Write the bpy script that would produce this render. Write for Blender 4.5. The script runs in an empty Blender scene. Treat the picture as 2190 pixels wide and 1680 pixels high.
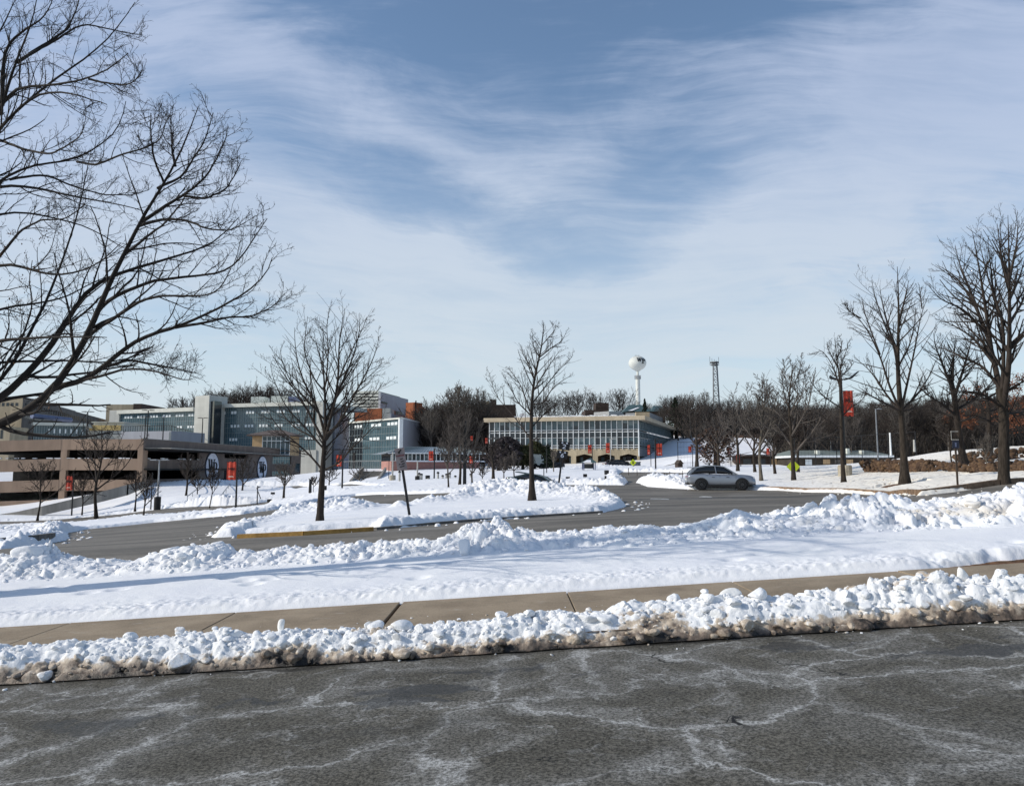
import bpy, math, random
import numpy as np
from mathutils import Vector, Matrix
rad = math.radians
S = bpy.context.scene
# ------------------------------------------------------------------ camera
F, CX, CY = 1600.0, 1095.0, 840.0          # focal length and centre, in units of a 2190 wide picture
EYE = 1.6
PT = math.atan(163.0 / F)                  # camera tilted up a little
cd = bpy.data.cameras.new("camera"); cam = bpy.data.objects.new("camera", cd); S.collection.objects.link(cam)
cam.location = (0, 0, EYE); cam.rotation_euler = (math.pi / 2 + PT, 0, 0)
cd.sensor_width = 36; cd.lens = 36 * F / 2190; cd.clip_start = 0.1; cd.clip_end = 9000
S.camera = cam
# ------------------------------------------------------------------ light
SUN_EL, SUN_AZ = 30.0, 261.0               # azimuth clockwise from +Y
sl = bpy.data.lights.new("sun", "SUN"); sun = bpy.data.objects.new("sun", sl); S.collection.objects.link(sun)
sl.energy = 3.6; sl.angle = rad(0.5); sl.color = (1.0, 0.93, 0.82)
sd = Vector((math.sin(rad(SUN_AZ)) * math.cos(rad(SUN_EL)), math.cos(rad(SUN_AZ)) * math.cos(rad(SUN_EL)), math.sin(rad(SUN_EL))))
sun.rotation_euler = sd.to_track_quat('Z', 'Y').to_euler()
S.view_settings.view_transform = 'Standard'; S.view_settings.look = 'None'
S.view_settings.exposure = 0.0; S.view_settings.gamma = 1.0
W = bpy.data.worlds.new("World"); S.world = W; W.use_nodes = True

class NT:
    def __init__(s, nt): s.nt = nt; nt.nodes.clear()
    def n(s, t, props=None, **inp):
        nd = s.nt.nodes.new(t)
        for k, v in (props or {}).items(): setattr(nd, k, v)
        for k, v in inp.items():
            k2 = int(k[1:]) if k[0] == '_' and k[1:].isdigit() else k.replace('__', ' ')
            s.set(nd.inputs[k2], v)
        return nd
    def set(s, sock, v):
        if isinstance(v, bpy.types.NodeSocket): s.nt.links.new(v, sock)
        elif isinstance(v, bpy.types.Node): s.nt.links.new(v.outputs[0], sock)
        else:
            if isinstance(v, tuple) and len(v) == 3 and sock.type == 'RGBA': v = v + (1,)
            sock.default_value = v
    def m(s, op, a, b=0.0, c=0.0, clamp=False):
        nd = s.nt.nodes.new('ShaderNodeMath'); nd.operation = op; nd.use_clamp = clamp
        s.set(nd.inputs[0], a); s.set(nd.inputs[1], b); s.set(nd.inputs[2], c); return nd.outputs[0]
    def ss(s, x, a, b, o0=0.0, o1=1.0):
        nd = s.nt.nodes.new('ShaderNodeMapRange'); nd.interpolation_type = 'SMOOTHSTEP'
        s.set(nd.inputs[0], x); nd.inputs[1].default_value = a; nd.inputs[2].default_value = b
        nd.inputs[3].default_value = o0; nd.inputs[4].default_value = o1; return nd.outputs[0]
    def mix(s, f, a, b, mode='MIX'):
        nd = s.nt.nodes.new('ShaderNodeMix'); nd.data_type = 'RGBA'; nd.blend_type = mode
        s.set(nd.inputs[0], f); s.set(nd.inputs[6], a); s.set(nd.inputs[7], b); return nd.outputs[2]
    def noise(s, vec, scale, detail=4, rough=0.55, dist=0.0):
        nd = s.n('ShaderNodeTexNoise'); nd.inputs['Scale'].default_value = scale; nd.inputs['Detail'].default_value = detail
        nd.inputs['Roughness'].default_value = rough; nd.inputs['Distortion'].default_value = dist
        if vec is not None: s.set(nd.inputs['Vector'], vec)
        return nd.outputs[0]
    def mapping(s, vec, scale=(1, 1, 1), rot=(0, 0, 0), loc=(0, 0, 0)):
        nd = s.n('ShaderNodeMapping'); s.set(nd.inputs['Vector'], vec)
        nd.inputs['Scale'].default_value = scale; nd.inputs['Rotation'].default_value = rot; nd.inputs['Location'].default_value = loc
        return nd.outputs[0]
    def bump(s, h, strength=0.5, dist=0.02):
        nd = s.n('ShaderNodeBump'); nd.inputs['Strength'].default_value = strength; nd.inputs['Distance'].default_value = dist
        s.set(nd.inputs['Height'], h); return nd.outputs[0]

def build_sky():
    t = NT(W.node_tree)
    sky = t.n('ShaderNodeTexSky', dict(sky_type='NISHITA', sun_disc=False, sun_elevation=rad(SUN_EL), sun_rotation=rad(SUN_AZ)))
    sky.altitude = 100; sky.air_density = 1.0; sky.dust_density = 0.6; sky.ozone_density = 1.6
    tc = t.n('ShaderNodeTexCoord')
    sep = t.n('ShaderNodeSeparateXYZ', Vector=tc.outputs['Generated'])
    x, y, z = sep.outputs
    yy = t.m('MAXIMUM', t.m('ABSOLUTE', y), 0.12)
    az = t.m('DIVIDE', x, yy); el = t.m('DIVIDE', z, yy)      # tangent-plane position of the clouds, looking north
    uv = t.n('ShaderNodeCombineXYZ', X=az, Y=el, Z=t.m('MULTIPLY', y, 0.3)).outputs[0]
    warp = t.n('ShaderNodeTexNoise', Scale=1.6, Detail=3.0, Vector=uv)
    wv = t.n('ShaderNodeVectorMath', dict(operation='MULTIPLY_ADD'), _0=warp.outputs['Color'], _1=(0.34, 0.18, 0.0), _2=uv).outputs[0]
    def blob(cx, cy, sx, sy, rot=0.0):
        m = t.mapping(t.n('ShaderNodeVectorMath', dict(operation='SUBTRACT'), _0=wv, _1=(cx + .17, cy + .09, 0)).outputs[0], (1, 1, 1), (0, 0, -rad(rot)))
        m = t.n('ShaderNodeVectorMath', dict(operation='MULTIPLY'), _0=m, _1=(1 / sx, 1 / sy, 0)).outputs[0]
        l = t.n('ShaderNodeVectorMath', dict(operation='LENGTH'), _0=m).outputs['Value']
        return t.m('POWER', 2.718, t.m('MULTIPLY', t.m('MULTIPLY', l, l), -1.0))
    cov = None
    for (cx, cy, sx, sy, rot, a) in [(-.40, .34, .32, .10, -16, .80), (-.08, .26, .42, .06, -8, .75), (-.22, .52, .24, .07, -14, .60), (-.45, .62, .18, .10, -30, .35),
                                      (.62, .48, .34, .13, 30, .95), (.36, .33, .30, .05, 24, .60), (-.62, .55, .2, .2, 0, .42), (.62, .58, .22, .10, 10, .55),
                                      (.10, .42, .22, .05, 24, .50), (-.05, .44, .25, .04, -16, .40), (-.9, .4, .4, .4, 0, .6), (1.2, .4, .5, .3, 0, .6),
                                      (.02, .63, .20, .10, 20, .10)]:
        b = t.m('MULTIPLY', blob(cx, cy, sx, sy, rot), a)
        cov = b if cov is None else t.m('ADD', cov, b)
    s1 = t.noise(t.mapping(wv, (1.6, 7.5, 1), (0, 0, rad(-14))), 1.7, 8, 0.62, 0.6)
    s2 = t.noise(t.mapping(wv, (2.0, 3.2, 1), (0, 0, rad(22))), 2.1, 7, 0.6, 0.4)
    s3 = t.noise(t.mapping(wv, (3.0, 24.0, 1), (0, 0, rad(-9))), 1.6, 6, 0.65, 0.4)
    st = t.m('ADD', t.m('MULTIPLY', s1, 0.48), t.m('ADD', t.m('MULTIPLY', s2, 0.30), t.m('MULTIPLY', s3, 0.22)))
    f = t.m('ADD', cov, t.m('MULTIPLY', t.m('SUBTRACT', st, 0.5), 2.9))
    low = t.ss(el, 0.52, 0.0, 0.0, 0.95)                         # thin veil thickening toward the horizon
    f = t.ss(f, -0.02, 1.05)
    f = t.m('ADD', t.m('MULTIPLY', f, 0.80), low); f = t.m('MULTIPLY', t.m('MINIMUM', f, 0.96), t.ss(t.m('ADD', t.m('MULTIPLY', s3, .55), t.m('MULTIPLY', s2, .45)), .32, .62, .74, 1.0))
    cc = t.mix(t.ss(el, 0.6, 0.02), (5.1, 5.95, 7.8), (6.6, 7.5, 8.1))
    base = t.mix(1.0, sky.outputs[0], (1.45, 1.50, 1.50), 'MULTIPLY')
    col = t.mix(f, base, cc)
    bg = t.n('ShaderNodeBackground', Color=col, Strength=0.1)
    out = t.n('ShaderNodeOutputWorld'); t.nt.links.new(bg.outputs[0], out.inputs[0])
build_sky()

# ------------------------------------------------------------------ picture <-> world helpers
_c, _s = math.cos(PT), math.sin(PT)
def ray(px, py):
    u = (px - CX) / F; v = (CY - py) / F
    return u, _c - v * _s, _s + v * _c
def P(px, py, Y):
    a, b, c = ray(px, py); return Vector((a * Y / b, Y, EYE + c * Y / b))

# ------------------------------------------------------------------ terrain
def near_plane(x, y):
    return 0.062 * np.clip(x, -30, 14)
CTRL_PX = [(0,1178,21),(0,1195,17),(300,1200,15.5),(300,1160,25),(300,1130,48),(600,1170,17),(600,1130,26.5),(600,1100,45),(600,1083,60),
 (900,1150,18),(900,1115,27),(900,1060,55),(1150,1103,28),(1150,1048,55),(1340,1080,33),(1340,1036,60),(1600,1047,53),(1480,1047,52),
 (1738,1052,47),(1882,1058,41),(1963,1059,38),(1700,1085,25),(1400,1110,20),(1100,1150,17),(1935,1031,43),(2149,1031,33.5),(1805,1035,50),
 (1696,1032,58),(1627,1031,60),(1880,1010,58),(2000,969,72),(2150,958,64),(2190,1006,46),(2190,1030,36),(2300,1030,34),(1750,1000,86),(1600,1000,90),(1500,1000,98),(1900,1005,70),
 (1420,1001,150),(1300,1022,80),(1200,1030,75),(1209,1035,63),(1100,1010,110),(1150,1000,150),(1300,1003,150),(1200,1002,135),(900,1045,75),(900,1005,130),(900,1030,86),
 (750,1045,80),(740,1003,140),(740,1035,97),(645,1037,184),(690,1006,230),(394,1035,133),(478,1037,145),(560,1039,160),(320,1034,116),(507,1088,80),(430,1090,80),
 (300,1094,82),(300,1115,72),(160,1105,98),(213,1111,86),(0,1105,96),(0,1120,85),(0,1150,45),(130,1140,42),(400,1060,100),(560,1058,110),(620,1078,72),(700,1066,64),(800,1058,62),
 (0,1086,112),(-300,1100,112),(-300,1190,30)]
CTRL = [tuple(P(*c)) for c in CTRL_PX]
CTRL += [(x, 15.0, .062 * min(x, 12) * .8 + .02) for x in (-14, -8, -4, 0, 4, 8, 12, 18)]
CTRL += [(12, 20, .35), (20, 25, .5), (22, 14, .9), (-20, 15, -.9), (-30, 22, -1.6), (-60, 30, -3), (30, 30, 1.4), (60, 30, 3), (60, 60, 3.5),
         (35, 100, 1.7), (47, 118, 1.7), (56, 128, 1.9), (70, 150, 3.5), (20, 190, 4.5), (38, 150, 4.6), (50, 200, 9.5), (44, 125, 2.2), (120, 190, 12), (60, 260, 15), (0, 260, 12), (160, 260, 20), (-60, 300, 12), (-160, 260, 12), (-150, 180, 4),
         (-90, 112, -4), (-150, 60, -6), (0, 600, 20), (300, 600, 24), (-400, 600, 16), (600, 200, 20), (-600, 200, 4), (0, 1600, 10), (1200, 1200, 10), (-1200, 1200, 10), (-60, 230, 2), (-120, 230, 3)]
CTRL = np.array(CTRL)
def _fit():
    A = CTRL[:, :2]; n = len(A)
    K = np.linalg.norm(A[:, None] - A[None], axis=2)
    M = np.zeros((n + 3, n + 3)); M[:n, :n] = K - 0.08 * np.eye(n); M[:n, n] = 1; M[:n, n + 1:] = A; M[n, :n] = 1; M[n + 1:, :n] = A.T
    b = np.concatenate([CTRL[:, 2], np.zeros(3)])
    return np.linalg.solve(M, b)
_w = _fit()
def sstep(x, a, b):
    t = np.clip((x - a) / (b - a), 0, 1); return t * t * (3 - 2 * t)
def T(x, y):
    x = np.asarray(x, float); y = np.asarray(y, float); sh = np.broadcast(x, y).shape
    X = np.broadcast_to(x, sh).ravel(); Y = np.broadcast_to(y, sh).ravel()
    n = len(CTRL); out = np.empty(X.size)
    for i in range(0, X.size, 60000):
        a = X[i:i + 60000]; b = Y[i:i + 60000]
        d = np.sqrt((a[:, None] - CTRL[None, :, 0]) ** 2 + (b[:, None] - CTRL[None, :, 1]) ** 2 + 1.0)
        out[i:i + 60000] = d @ _w[:n] + _w[n] + _w[n + 1] * a + _w[n + 2] * b
    npn = near_plane(X, Y)
    k = sstep(Y, 12.6, 15.0)
    vg = npn + 0.14 * sstep(Y, 6.84, 6.86) + 0.12 * sstep(Y, 9, 11)
    return (vg * (1 - k) + out * k).reshape(sh)
def Tz(x, y): return float(T(np.array([x]), np.array([y]))[0])
def R(px, py):
    """ground point seen at a picture position"""
    a, b, c = ray(px, py); t = np.geomspace(3, 900, 2400); 
    z = EYE + c / b * t - T(a / b * t, t)
    i = np.argmax(z < 0)
    if i == 0: i = len(t) - 1
    f = z[i - 1] / (z[i - 1] - z[i]); Y = t[i - 1] + (t[i] - t[i - 1]) * f
    return (a / b * Y, Y)
def G(px, Y, dz=0.0):
    """ground point in picture column px at depth Y"""
    X = (px - CX) / F * Y / (_c + .09 * _s); return Vector((X, Y, Tz(X, Y) + dz))

# ------------------------------------------------------------------ numpy noise
def _h(ix, iy, k):
    ix = np.asarray(ix, dtype=np.int64).astype(np.uint32); iy = np.asarray(iy, dtype=np.int64).astype(np.uint32)
    with np.errstate(over='ignore'):
        h = ix * np.uint32(374761393) + iy * np.uint32(668265263) + np.uint32((k * 2246822519) & 0xffffffff)
        h = (h ^ (h >> np.uint32(13))) * np.uint32(1274126177); h = h ^ (h >> np.uint32(16))
        h = h * np.uint32(2654435761); h = h ^ (h >> np.uint32(15))
    return h.astype(np.float64) / 4294967295.0
def vnoise(x, y, k=0):
    ix = np.floor(x); iy = np.floor(y); fx = x - ix; fy = y - iy
    fx = fx * fx * (3 - 2 * fx); fy = fy * fy * (3 - 2 * fy)
    a = _h(ix, iy, k); b = _h(ix + 1, iy, k); c = _h(ix, iy + 1, k); d = _h(ix + 1, iy + 1, k)
    return a + (b - a) * fx + (c - a) * fy + (a - b - c + d) * fx * fy
def fbm(x, y, oct=4, k=0, g=.5):
    s = 0; a = 1; t = 0
    for o in range(oct):
        s = s + a * vnoise(x * 2 ** o + 17.3 * o, y * 2 ** o - 9.1 * o, k + o); t += a; a *= g
    return s / t - .5
def clods(x, y, size, k=0, tilt=0.9, sharp=2.2):
    """broken lumps: 0..~1 height field of tilted, overlapping clods"""
    X = x / size; Y = y / size; ix = np.floor(X); iy = np.floor(Y); best = np.full(np.shape(X), -9.0)
    for dx in (-1, 0, 1):
        for dy in (-1, 0, 1):
            cx = ix + dx; cy = iy + dy
            ox = cx + .15 + .7 * _h(cx, cy, k); oy = cy + .15 + .7 * _h(cx, cy, k + 1)
            r = .45 + .55 * _h(cx, cy, k + 2); hh = .25 + .75 * _h(cx, cy, k + 3) ** 1.5
            tx = (_h(cx, cy, k + 4) - .5) * tilt; ty = (_h(cx, cy, k + 5) - .5) * tilt
            ax = X - ox; ay = Y - oy; th = _h(cx, cy, k + 6) * 3.14; e = .6 + .5 * _h(cx, cy, k + 7)
            bx = ax * np.cos(th) + ay * np.sin(th); by = (-ax * np.sin(th) + ay * np.cos(th)) / e
            d = np.maximum(np.abs(bx), np.abs(by)) * .5 + np.hypot(bx, by) * .5
            v = hh + tx * ax + ty * ay - (d / r) ** (sharp * 2) * .8
            best = np.maximum(best, v)
    return np.clip(best, -.15, 1.4)
def rough_snow(x, y, k=0, big=.34):
    return (clods(x, y, big, k) * .52 + clods(x + 3.3, y - 7.7, big * .42, k + 20) * .26 + clods(x - 1.7, y + 2.2, big * .18, k + 40) * .13
            + fbm(x / big * 5, y / big * 5, 3, k + 60) * .12)

# ------------------------------------------------------------------ mesh helpers
COL = S.collection
def link(o, parent=None):
    COL.objects.link(o)
    if parent is not None: o.parent = parent
    return o
def setm(o, m):
    if m is None: return o
    for q in (m if isinstance(m, (list, tuple)) else [m]): o.data.materials.append(q)
    return o
def tag(o, label=None, cat=None, group=None, kind=None):
    if label: o['label'] = label
    if cat: o['category'] = cat
    if group: o['group'] = group
    if kind: o['kind'] = kind
    return o
def empty(name, loc=(0, 0, 0), rz=0.0):
    o = bpy.data.objects.new(name, None); o.location = loc; o.rotation_euler = (0, 0, rz); o.empty_display_size = .2
    return link(o)
def mesh_arrays(name, V, Fq, mat=None, parent=None, smooth=False, F3=None, midx=None):
    me = bpy.data.meshes.new(name); V = np.asarray(V, dtype=np.float32).reshape(-1, 3)
    Fq = np.asarray(Fq, dtype=np.int32).reshape(-1, 4) if Fq is not None and len(Fq) else np.zeros((0, 4), np.int32)
    F3 = np.asarray(F3, dtype=np.int32).reshape(-1, 3) if F3 is not None and len(F3) else np.zeros((0, 3), np.int32)
    nq, nt = len(Fq), len(F3)
    me.vertices.add(len(V)); me.vertices.foreach_set('co', V.ravel())
    me.loops.add(nq * 4 + nt * 3); me.polygons.add(nq + nt)
    me.loops.foreach_set('vertex_index', np.concatenate([Fq.ravel(), F3.ravel()]).astype(np.int32))
    me.polygons.foreach_set('loop_start', np.concatenate([np.arange(nq) * 4, nq * 4 + np.arange(nt) * 3]).astype(np.int32))
    me.polygons.foreach_set('loop_total', np.concatenate([np.full(nq, 4), np.full(nt, 3)]).astype(np.int32))
    if smooth: me.polygons.foreach_set('use_smooth', np.concatenate([np.ones(nq, dtype=bool), np.full(nt, smooth != 'quads')]))
    if midx is not None: me.polygons.foreach_set('material_index', np.asarray(midx, np.int32))
    me.update(calc_edges=True); me.validate()
    o = bpy.data.objects.new(name, me); setm(o, mat); return link(o, parent)
def grid_faces(nr, nc, off=0):
    i = np.arange(nr * nc).reshape(nr, nc) + off
    return np.stack([i[:-1, :-1], i[:-1, 1:], i[1:, 1:], i[1:, :-1]], -1).reshape(-1, 4)
def grid_obj(name, X, Y, Z, mat, parent=None, smooth=True):
    return mesh_arrays(name, np.stack([X, Y, Z], -1), grid_faces(*X.shape), mat, parent, smooth)
class MB:
    """collects boxes, bars, tubes, prisms, then builds one mesh"""
    def __init__(s): s.v = []; s.f = []; s.mi = []; s.cur = 0
    def add(s, vs, fs):
        o = len(s.v); s.v += [tuple(v) for v in vs]; s.f += [tuple(o + i for i in f) for f in fs]; s.mi += [s.cur] * len(fs); return s
    def box(s, x0, y0, z0, x1, y1, z1, M=None):
        vs = [Vector(p) for p in ((x0,y0,z0),(x1,y0,z0),(x1,y1,z0),(x0,y1,z0),(x0,y0,z1),(x1,y0,z1),(x1,y1,z1),(x0,y1,z1))]
        if M is not None: vs = [M @ v for v in vs]
        return s.add(vs, [(3,2,1,0),(4,5,6,7),(0,1,5,4),(1,2,6,5),(2,3,7,6),(3,0,4,7)])
    def bar(s, a, b, w, h=None, up=(0, 0, 1)):
        a = Vector(a); b = Vector(b); h = w if h is None else h; d = (b - a).normalized(); up = Vector(up)
        if abs(d.dot(up)) > .97: up = Vector((0, 1, 0))
        sx = d.cross(up).normalized() * w / 2; sz = sx.cross(d).normalized() * h / 2
        vs = [p + q for p in (a, b) for q in (-sx - sz, sx - sz, sx + sz, -sx + sz)]
        return s.add(vs, [(3,2,1,0),(4,5,6,7),(0,1,5,4),(1,2,6,5),(2,3,7,6),(3,0,4,7)])
    def tube(s, pts, r, k=8, caps=True):
        pts = [Vector(p) for p in pts]; n = len(pts); rs = r if isinstance(r, (list, tuple)) else [r] * n
        vs = []; ref = None
        for i, p in enumerate(pts):
            d = (pts[min(i + 1, n - 1)] - pts[max(i - 1, 0)]).normalized()
            if ref is None: ref = Vector((1, 0, 0)) if abs(d.x) < .9 else Vector((0, 1, 0))
            a = d.cross(ref).normalized(); b = d.cross(a).normalized(); ref = b.cross(d) if False else ref
            for j in range(k):
                t = 2 * math.pi * j / k; vs.append(p + (a * math.cos(t) + b * math.sin(t)) * rs[i])
        fs = [(i*k+j, i*k+(j+1)%k, (i+1)*k+(j+1)%k, (i+1)*k+j) for i in range(n-1) for j in range(k)]
        if caps: fs += [tuple(reversed(range(k))), tuple(range((n-1)*k, n*k))]
        return s.add(vs, fs)
    def lathe(s, prof, k=16, c=(0, 0, 0)):
        vs = [(c[0] + r * math.cos(2*math.pi*j/k), c[1] + r * math.sin(2*math.pi*j/k), c[2] + z) for r, z in prof for j in range(k)]
        n = len(prof); fs = [(i*k+j, i*k+(j+1)%k, (i+1)*k+(j+1)%k, (i+1)*k+j) for i in range(n-1) for j in range(k)]
        fs += [tuple(reversed(range(k))), tuple(range((n-1)*k, n*k))]
        return s.add(vs, fs)
    def prism(s, poly, a, b):
        """poly: list of 2D points; a(u,v), b(u,v) map them to the two end caps"""
        n = len(poly); vs = [a(*p) for p in poly] + [b(*p) for p in poly]
        return s.add(vs, [tuple(reversed(range(n))), tuple(range(n, 2*n))] + [(i, (i+1)%n, n+(i+1)%n, n+i) for i in range(n)])
    def build(s, name, mat=None, parent=None, smooth=False, bevel=0.0):
        me = bpy.data.meshes.new(name); me.from_pydata(s.v, [], s.f)
        if smooth: me.polygons.foreach_set('use_smooth', [True] * len(s.f))
        if any(s.mi): me.polygons.foreach_set('material_index', s.mi)
        me.update(); o = bpy.data.objects.new(name, me); setm(o, mat)
        if bevel:
            b = o.modifiers.new('bevel', 'BEVEL'); b.width = bevel; b.segments = 2; b.limit_method = 'ANGLE'
        return link(o, parent)
def copy_tree(o, parent=None):
    c = o.copy(); link(c, parent)
    for ch in list(o.children): copy_tree(ch, c)
    return c

# ------------------------------------------------------------------ materials
def new_mat(name):
    m = bpy.data.materials.new(name); m.use_nodes = True; t = NT(m.node_tree)
    b = t.n('ShaderNodeBsdfPrincipled'); o = t.n('ShaderNodeOutputMaterial'); t.nt.links.new(b.outputs[0], o.inputs[0])
    return m, t, b
def simple(name, col, rough=.8, var=.15, scale=3.0, bump=0.0, bscale=40.0, metal=0.0, spec=.3, streak=False, obj_var=0.0):
    m, t, b = new_mat(name); tc = t.n('ShaderNodeTexCoord'); v = tc.outputs['Object']
    vv = t.mapping(v, (1, 1, .15)) if streak else v
    n = t.noise(vv, scale, 5, .6)
    f = t.ss(n, .3, .7)
    lo = tuple(c * (1 - var) for c in col); hi = tuple(min(1, c * (1 + var)) for c in col)
    c = t.mix(f, lo, hi)
    if obj_var:
        oi = t.n('ShaderNodeObjectInfo'); c = t.mix(t.m('MULTIPLY', oi.outputs['Random'], obj_var), c, (.02, .02, .02))
    t.set(b.inputs['Base Color'], c); b.inputs['Roughness'].default_value = rough; b.inputs['Metallic'].default_value = metal
    b.inputs['Specular IOR Level'].default_value = spec
    if bump: t.set(b.inputs['Normal'], t.bump(t.noise(v, bscale, 3), bump, .02))
    return m
M = {}
def mats_ground():
    # clean snow
    m, t, b = new_mat('snow'); tc = t.n('ShaderNodeTexCoord'); v = tc.outputs['Object']
    c = t.mix(t.ss(t.noise(v, .9, 4), .35, .7), (.79, .80, .83), (.85, .855, .86)); 
    t.set(b.inputs['Base Color'], c); b.inputs['Roughness'].default_value = .75; b.inputs['Specular IOR Level'].default_value = .25
    b.inputs['Subsurface Weight'].default_value = 0.0
    h = t.m('ADD', t.noise(v, 28, 5, .65), t.m('MULTIPLY', t.noise(v, 5, 3), 1.2)); t.set(b.inputs['Normal'], t.bump(h, .5, .02)); M['snow'] = m
    # plough-thrown snow with leaf crumbs, for slopes on the right
    m, t, b = new_mat('snow_with_leaf_crumbs'); tc = t.n('ShaderNodeTexCoord'); v = tc.outputs['Object']
    sp = t.n('ShaderNodeSeparateXYZ', Vector=v)
    vo = t.n('ShaderNodeTexVoronoi', Scale=3.0, Vector=t.mapping(v, (1, 1, .3)))
    right = t.ss(t.m('SUBTRACT', sp.outputs[0], t.m('MULTIPLY', sp.outputs[1], .28)), 0, 9)
    band = t.m('MULTIPLY', right, t.ss(sp.outputs[1], 100, 60))
    speck = t.m('MULTIPLY', t.ss(vo.outputs['Distance'], .30, .14), t.ss(t.noise(v, .45, 4), .34, .5))
    f = t.m('MULTIPLY', speck, band)
    base = t.mix(t.ss(t.noise(v, .5, 4), .35, .7), (.79, .80, .83), (.86, .86, .865))
    base = t.mix(t.m('MULTIPLY', band, .8), base, (.82, .765, .66))
    c = t.mix(t.m('MULTIPLY', f, .9), base, (.24, .165, .10))
    t.set(b.inputs['Base Color'], c); b.inputs['Roughness'].default_value = .8; b.inputs['Specular IOR Level'].default_value = .2
    t.set(b.inputs['Normal'], t.bump(t.noise(v, 8, 5, .65), .5, .05)); M['snow_far'] = m
    # dirty snow of the kerb bank: road grime splashed low on the street side and in patches
    m, t, b = new_mat('kerb_snow'); tc = t.n('ShaderNodeTexCoord'); v = tc.outputs['Object']
    at = t.n('ShaderNodeAttribute', dict(attribute_name='grime'))
    n1 = t.noise(v, 3.2, 6, .68); n2 = t.noise(v, 14, 5, .65)
    g = t.m('ADD', at.outputs['Fac'], t.m('ADD', t.m('MULTIPLY', t.m('SUBTRACT', n1, .5), 1.7), t.m('MULTIPLY', t.m('SUBTRACT', n2, .46), 1.5)))
    white = t.mix(n1, (.76, .78, .80), (.84, .84, .84))
    c = t.mix(t.ss(g, .18, .60), white, (.50, .42, .33)); c = t.mix(t.ss(g, .55, 1.1), c, (.17, .13, .10)); c = t.mix(t.ss(g, 1.05, 1.5), c, (.022, .019, .016))
    t.set(b.inputs['Base Color'], c); t.set(b.inputs['Roughness'], t.ss(g, .2, 1.0, .7, .45)); b.inputs['Specular IOR Level'].default_value = .35
    t.set(b.inputs['Normal'], t.bump(t.m('ADD', t.noise(v, 60, 5, .7), t.m('MULTIPLY', n2, 1.5)), .55, .015)); M['kerb_snow'] = m; M['kerb_snow_block'] = simple('smooth_snow_block', (.80, .795, .77), .7, .06, 3, .4, 30)
    # verge snow: faint grime on a few blocks
    m, t, b = new_mat('verge_snow'); tc = t.n('ShaderNodeTexCoord'); v = tc.outputs['Object']
    at = t.n('ShaderNodeAttribute', dict(attribute_name='grime'))
    n1 = t.noise(v, 2.2, 5, .6)
    g = t.m('ADD', at.outputs['Fac'], t.m('MULTIPLY', t.m('SUBTRACT', n1, .5), 1.1))
    c = t.mix(t.ss(t.noise(v, 1.1, 4), .35, .7), (.79, .80, .83), (.86, .865, .87)); c = t.mix(t.ss(g, .35, .95, 0, .8), c, (.62, .55, .44))
    t.set(b.inputs['Base Color'], c); b.inputs['Roughness'].default_value = .72; b.inputs['Specular IOR Level'].default_value = .25
    hf = t.m('ADD', t.noise(v, 70, 4, .65), t.m('MULTIPLY', t.noise(v, 16, 4), 1.2)); t.set(b.inputs['Normal'], t.bump(hf, .42, .014)); M['verge_snow'] = m
    # near road asphalt, salt stained
    m, t, b = new_mat('salted_asphalt'); tc = t.n('ShaderNodeTexCoord'); v = tc.outputs['Object']
    def warp(sc, amp, src):
        return t.n('ShaderNodeVectorMath', dict(operation='MULTIPLY_ADD'), _0=t.n('ShaderNodeTexNoise', Scale=sc, Detail=5.0, Roughness=.6, Vector=src).outputs['Color'], _1=(amp, amp, 0), _2=src).outputs[0]
    w1 = warp(.9, 1.1, v); w2 = warp(4.0, .28, w1); w3 = warp(14.0, .07, w2)
    def edge(scale, loc, src): return t.n('ShaderNodeTexVoronoi', dict(feature='DISTANCE_TO_EDGE'), Scale=scale, Vector=t.mapping(src, (.85, 1.3, 1), loc=loc)).outputs['Distance']
    p1 = t.noise(w1, .8, 5, .6); p2 = t.noise(t.mapping(w2, (1, 1, 1), loc=(4, 8, 0)), 2.3, 6, .65)
    e1 = edge(.85, (0, 0, 0), w3); e2 = edge(1.9, (3, 5, 0), w3)
    agg = t.noise(v, 48, 5, .85); grain = t.ss(agg, .38, .64)
    salt = t.m('ADD', t.m('MULTIPLY', t.ss(e1, .030, .0), t.ss(p1, .36, .60, .25, .85)), t.m('MULTIPLY', t.ss(e1, .20, .0), .20))
    salt = t.m('ADD', salt, t.m('MULTIPLY', t.ss(e2, .035, .0), t.ss(p2, .42, .60, 0, .55)))
    salt = t.m('ADD', salt, t.ss(p2, .46, .74, 0, .55))
    salt = t.m('MULTIPLY', t.m('MINIMUM', salt, 1.0), t.m('ADD', .16, t.m('MULTIPLY', grain, .80)))
    dark = t.mix(t.ss(p1, .3, .7), t.mix(grain, (.018, .016, .011), (.155, .143, .115)), t.mix(grain, (.028, .025, .018), (.205, .19, .155)))
    c = t.mix(t.m('MINIMUM', salt, 1.0), dark, (.58, .58, .56))
    yy = t.n('ShaderNodeSeparateXYZ', Vector=v).outputs[1]
    wet = t.m('MULTIPLY', t.ss(t.noise(t.mapping(w2, (.45, 2.0, 1), loc=(9, 2, 0)), 1.7, 4), .56, .63), t.ss(yy, 4.4, 5.8))
    c = t.mix(t.m('MULTIPLY', wet, .7), c, t.mix(grain, (.012, .011, .009), (.05, .045, .035)))
    crk = edge(.42, (3, 5, 0), w3); crack = t.m('MULTIPLY', t.ss(crk, .004, .001), t.ss(t.noise(v, .9, 2), .55, .6))
    c = t.mix(crack, c, (.01, .01, .01)); c = t.mix(t.ss(yy, 6.62, 6.80, 0, .8), c, (.012, .011, .010))
    t.set(b.inputs['Base Color'], c); t.set(b.inputs['Roughness'], t.ss(wet, 0, 1, .85, .5)); b.inputs['Specular IOR Level'].default_value = .3
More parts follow.
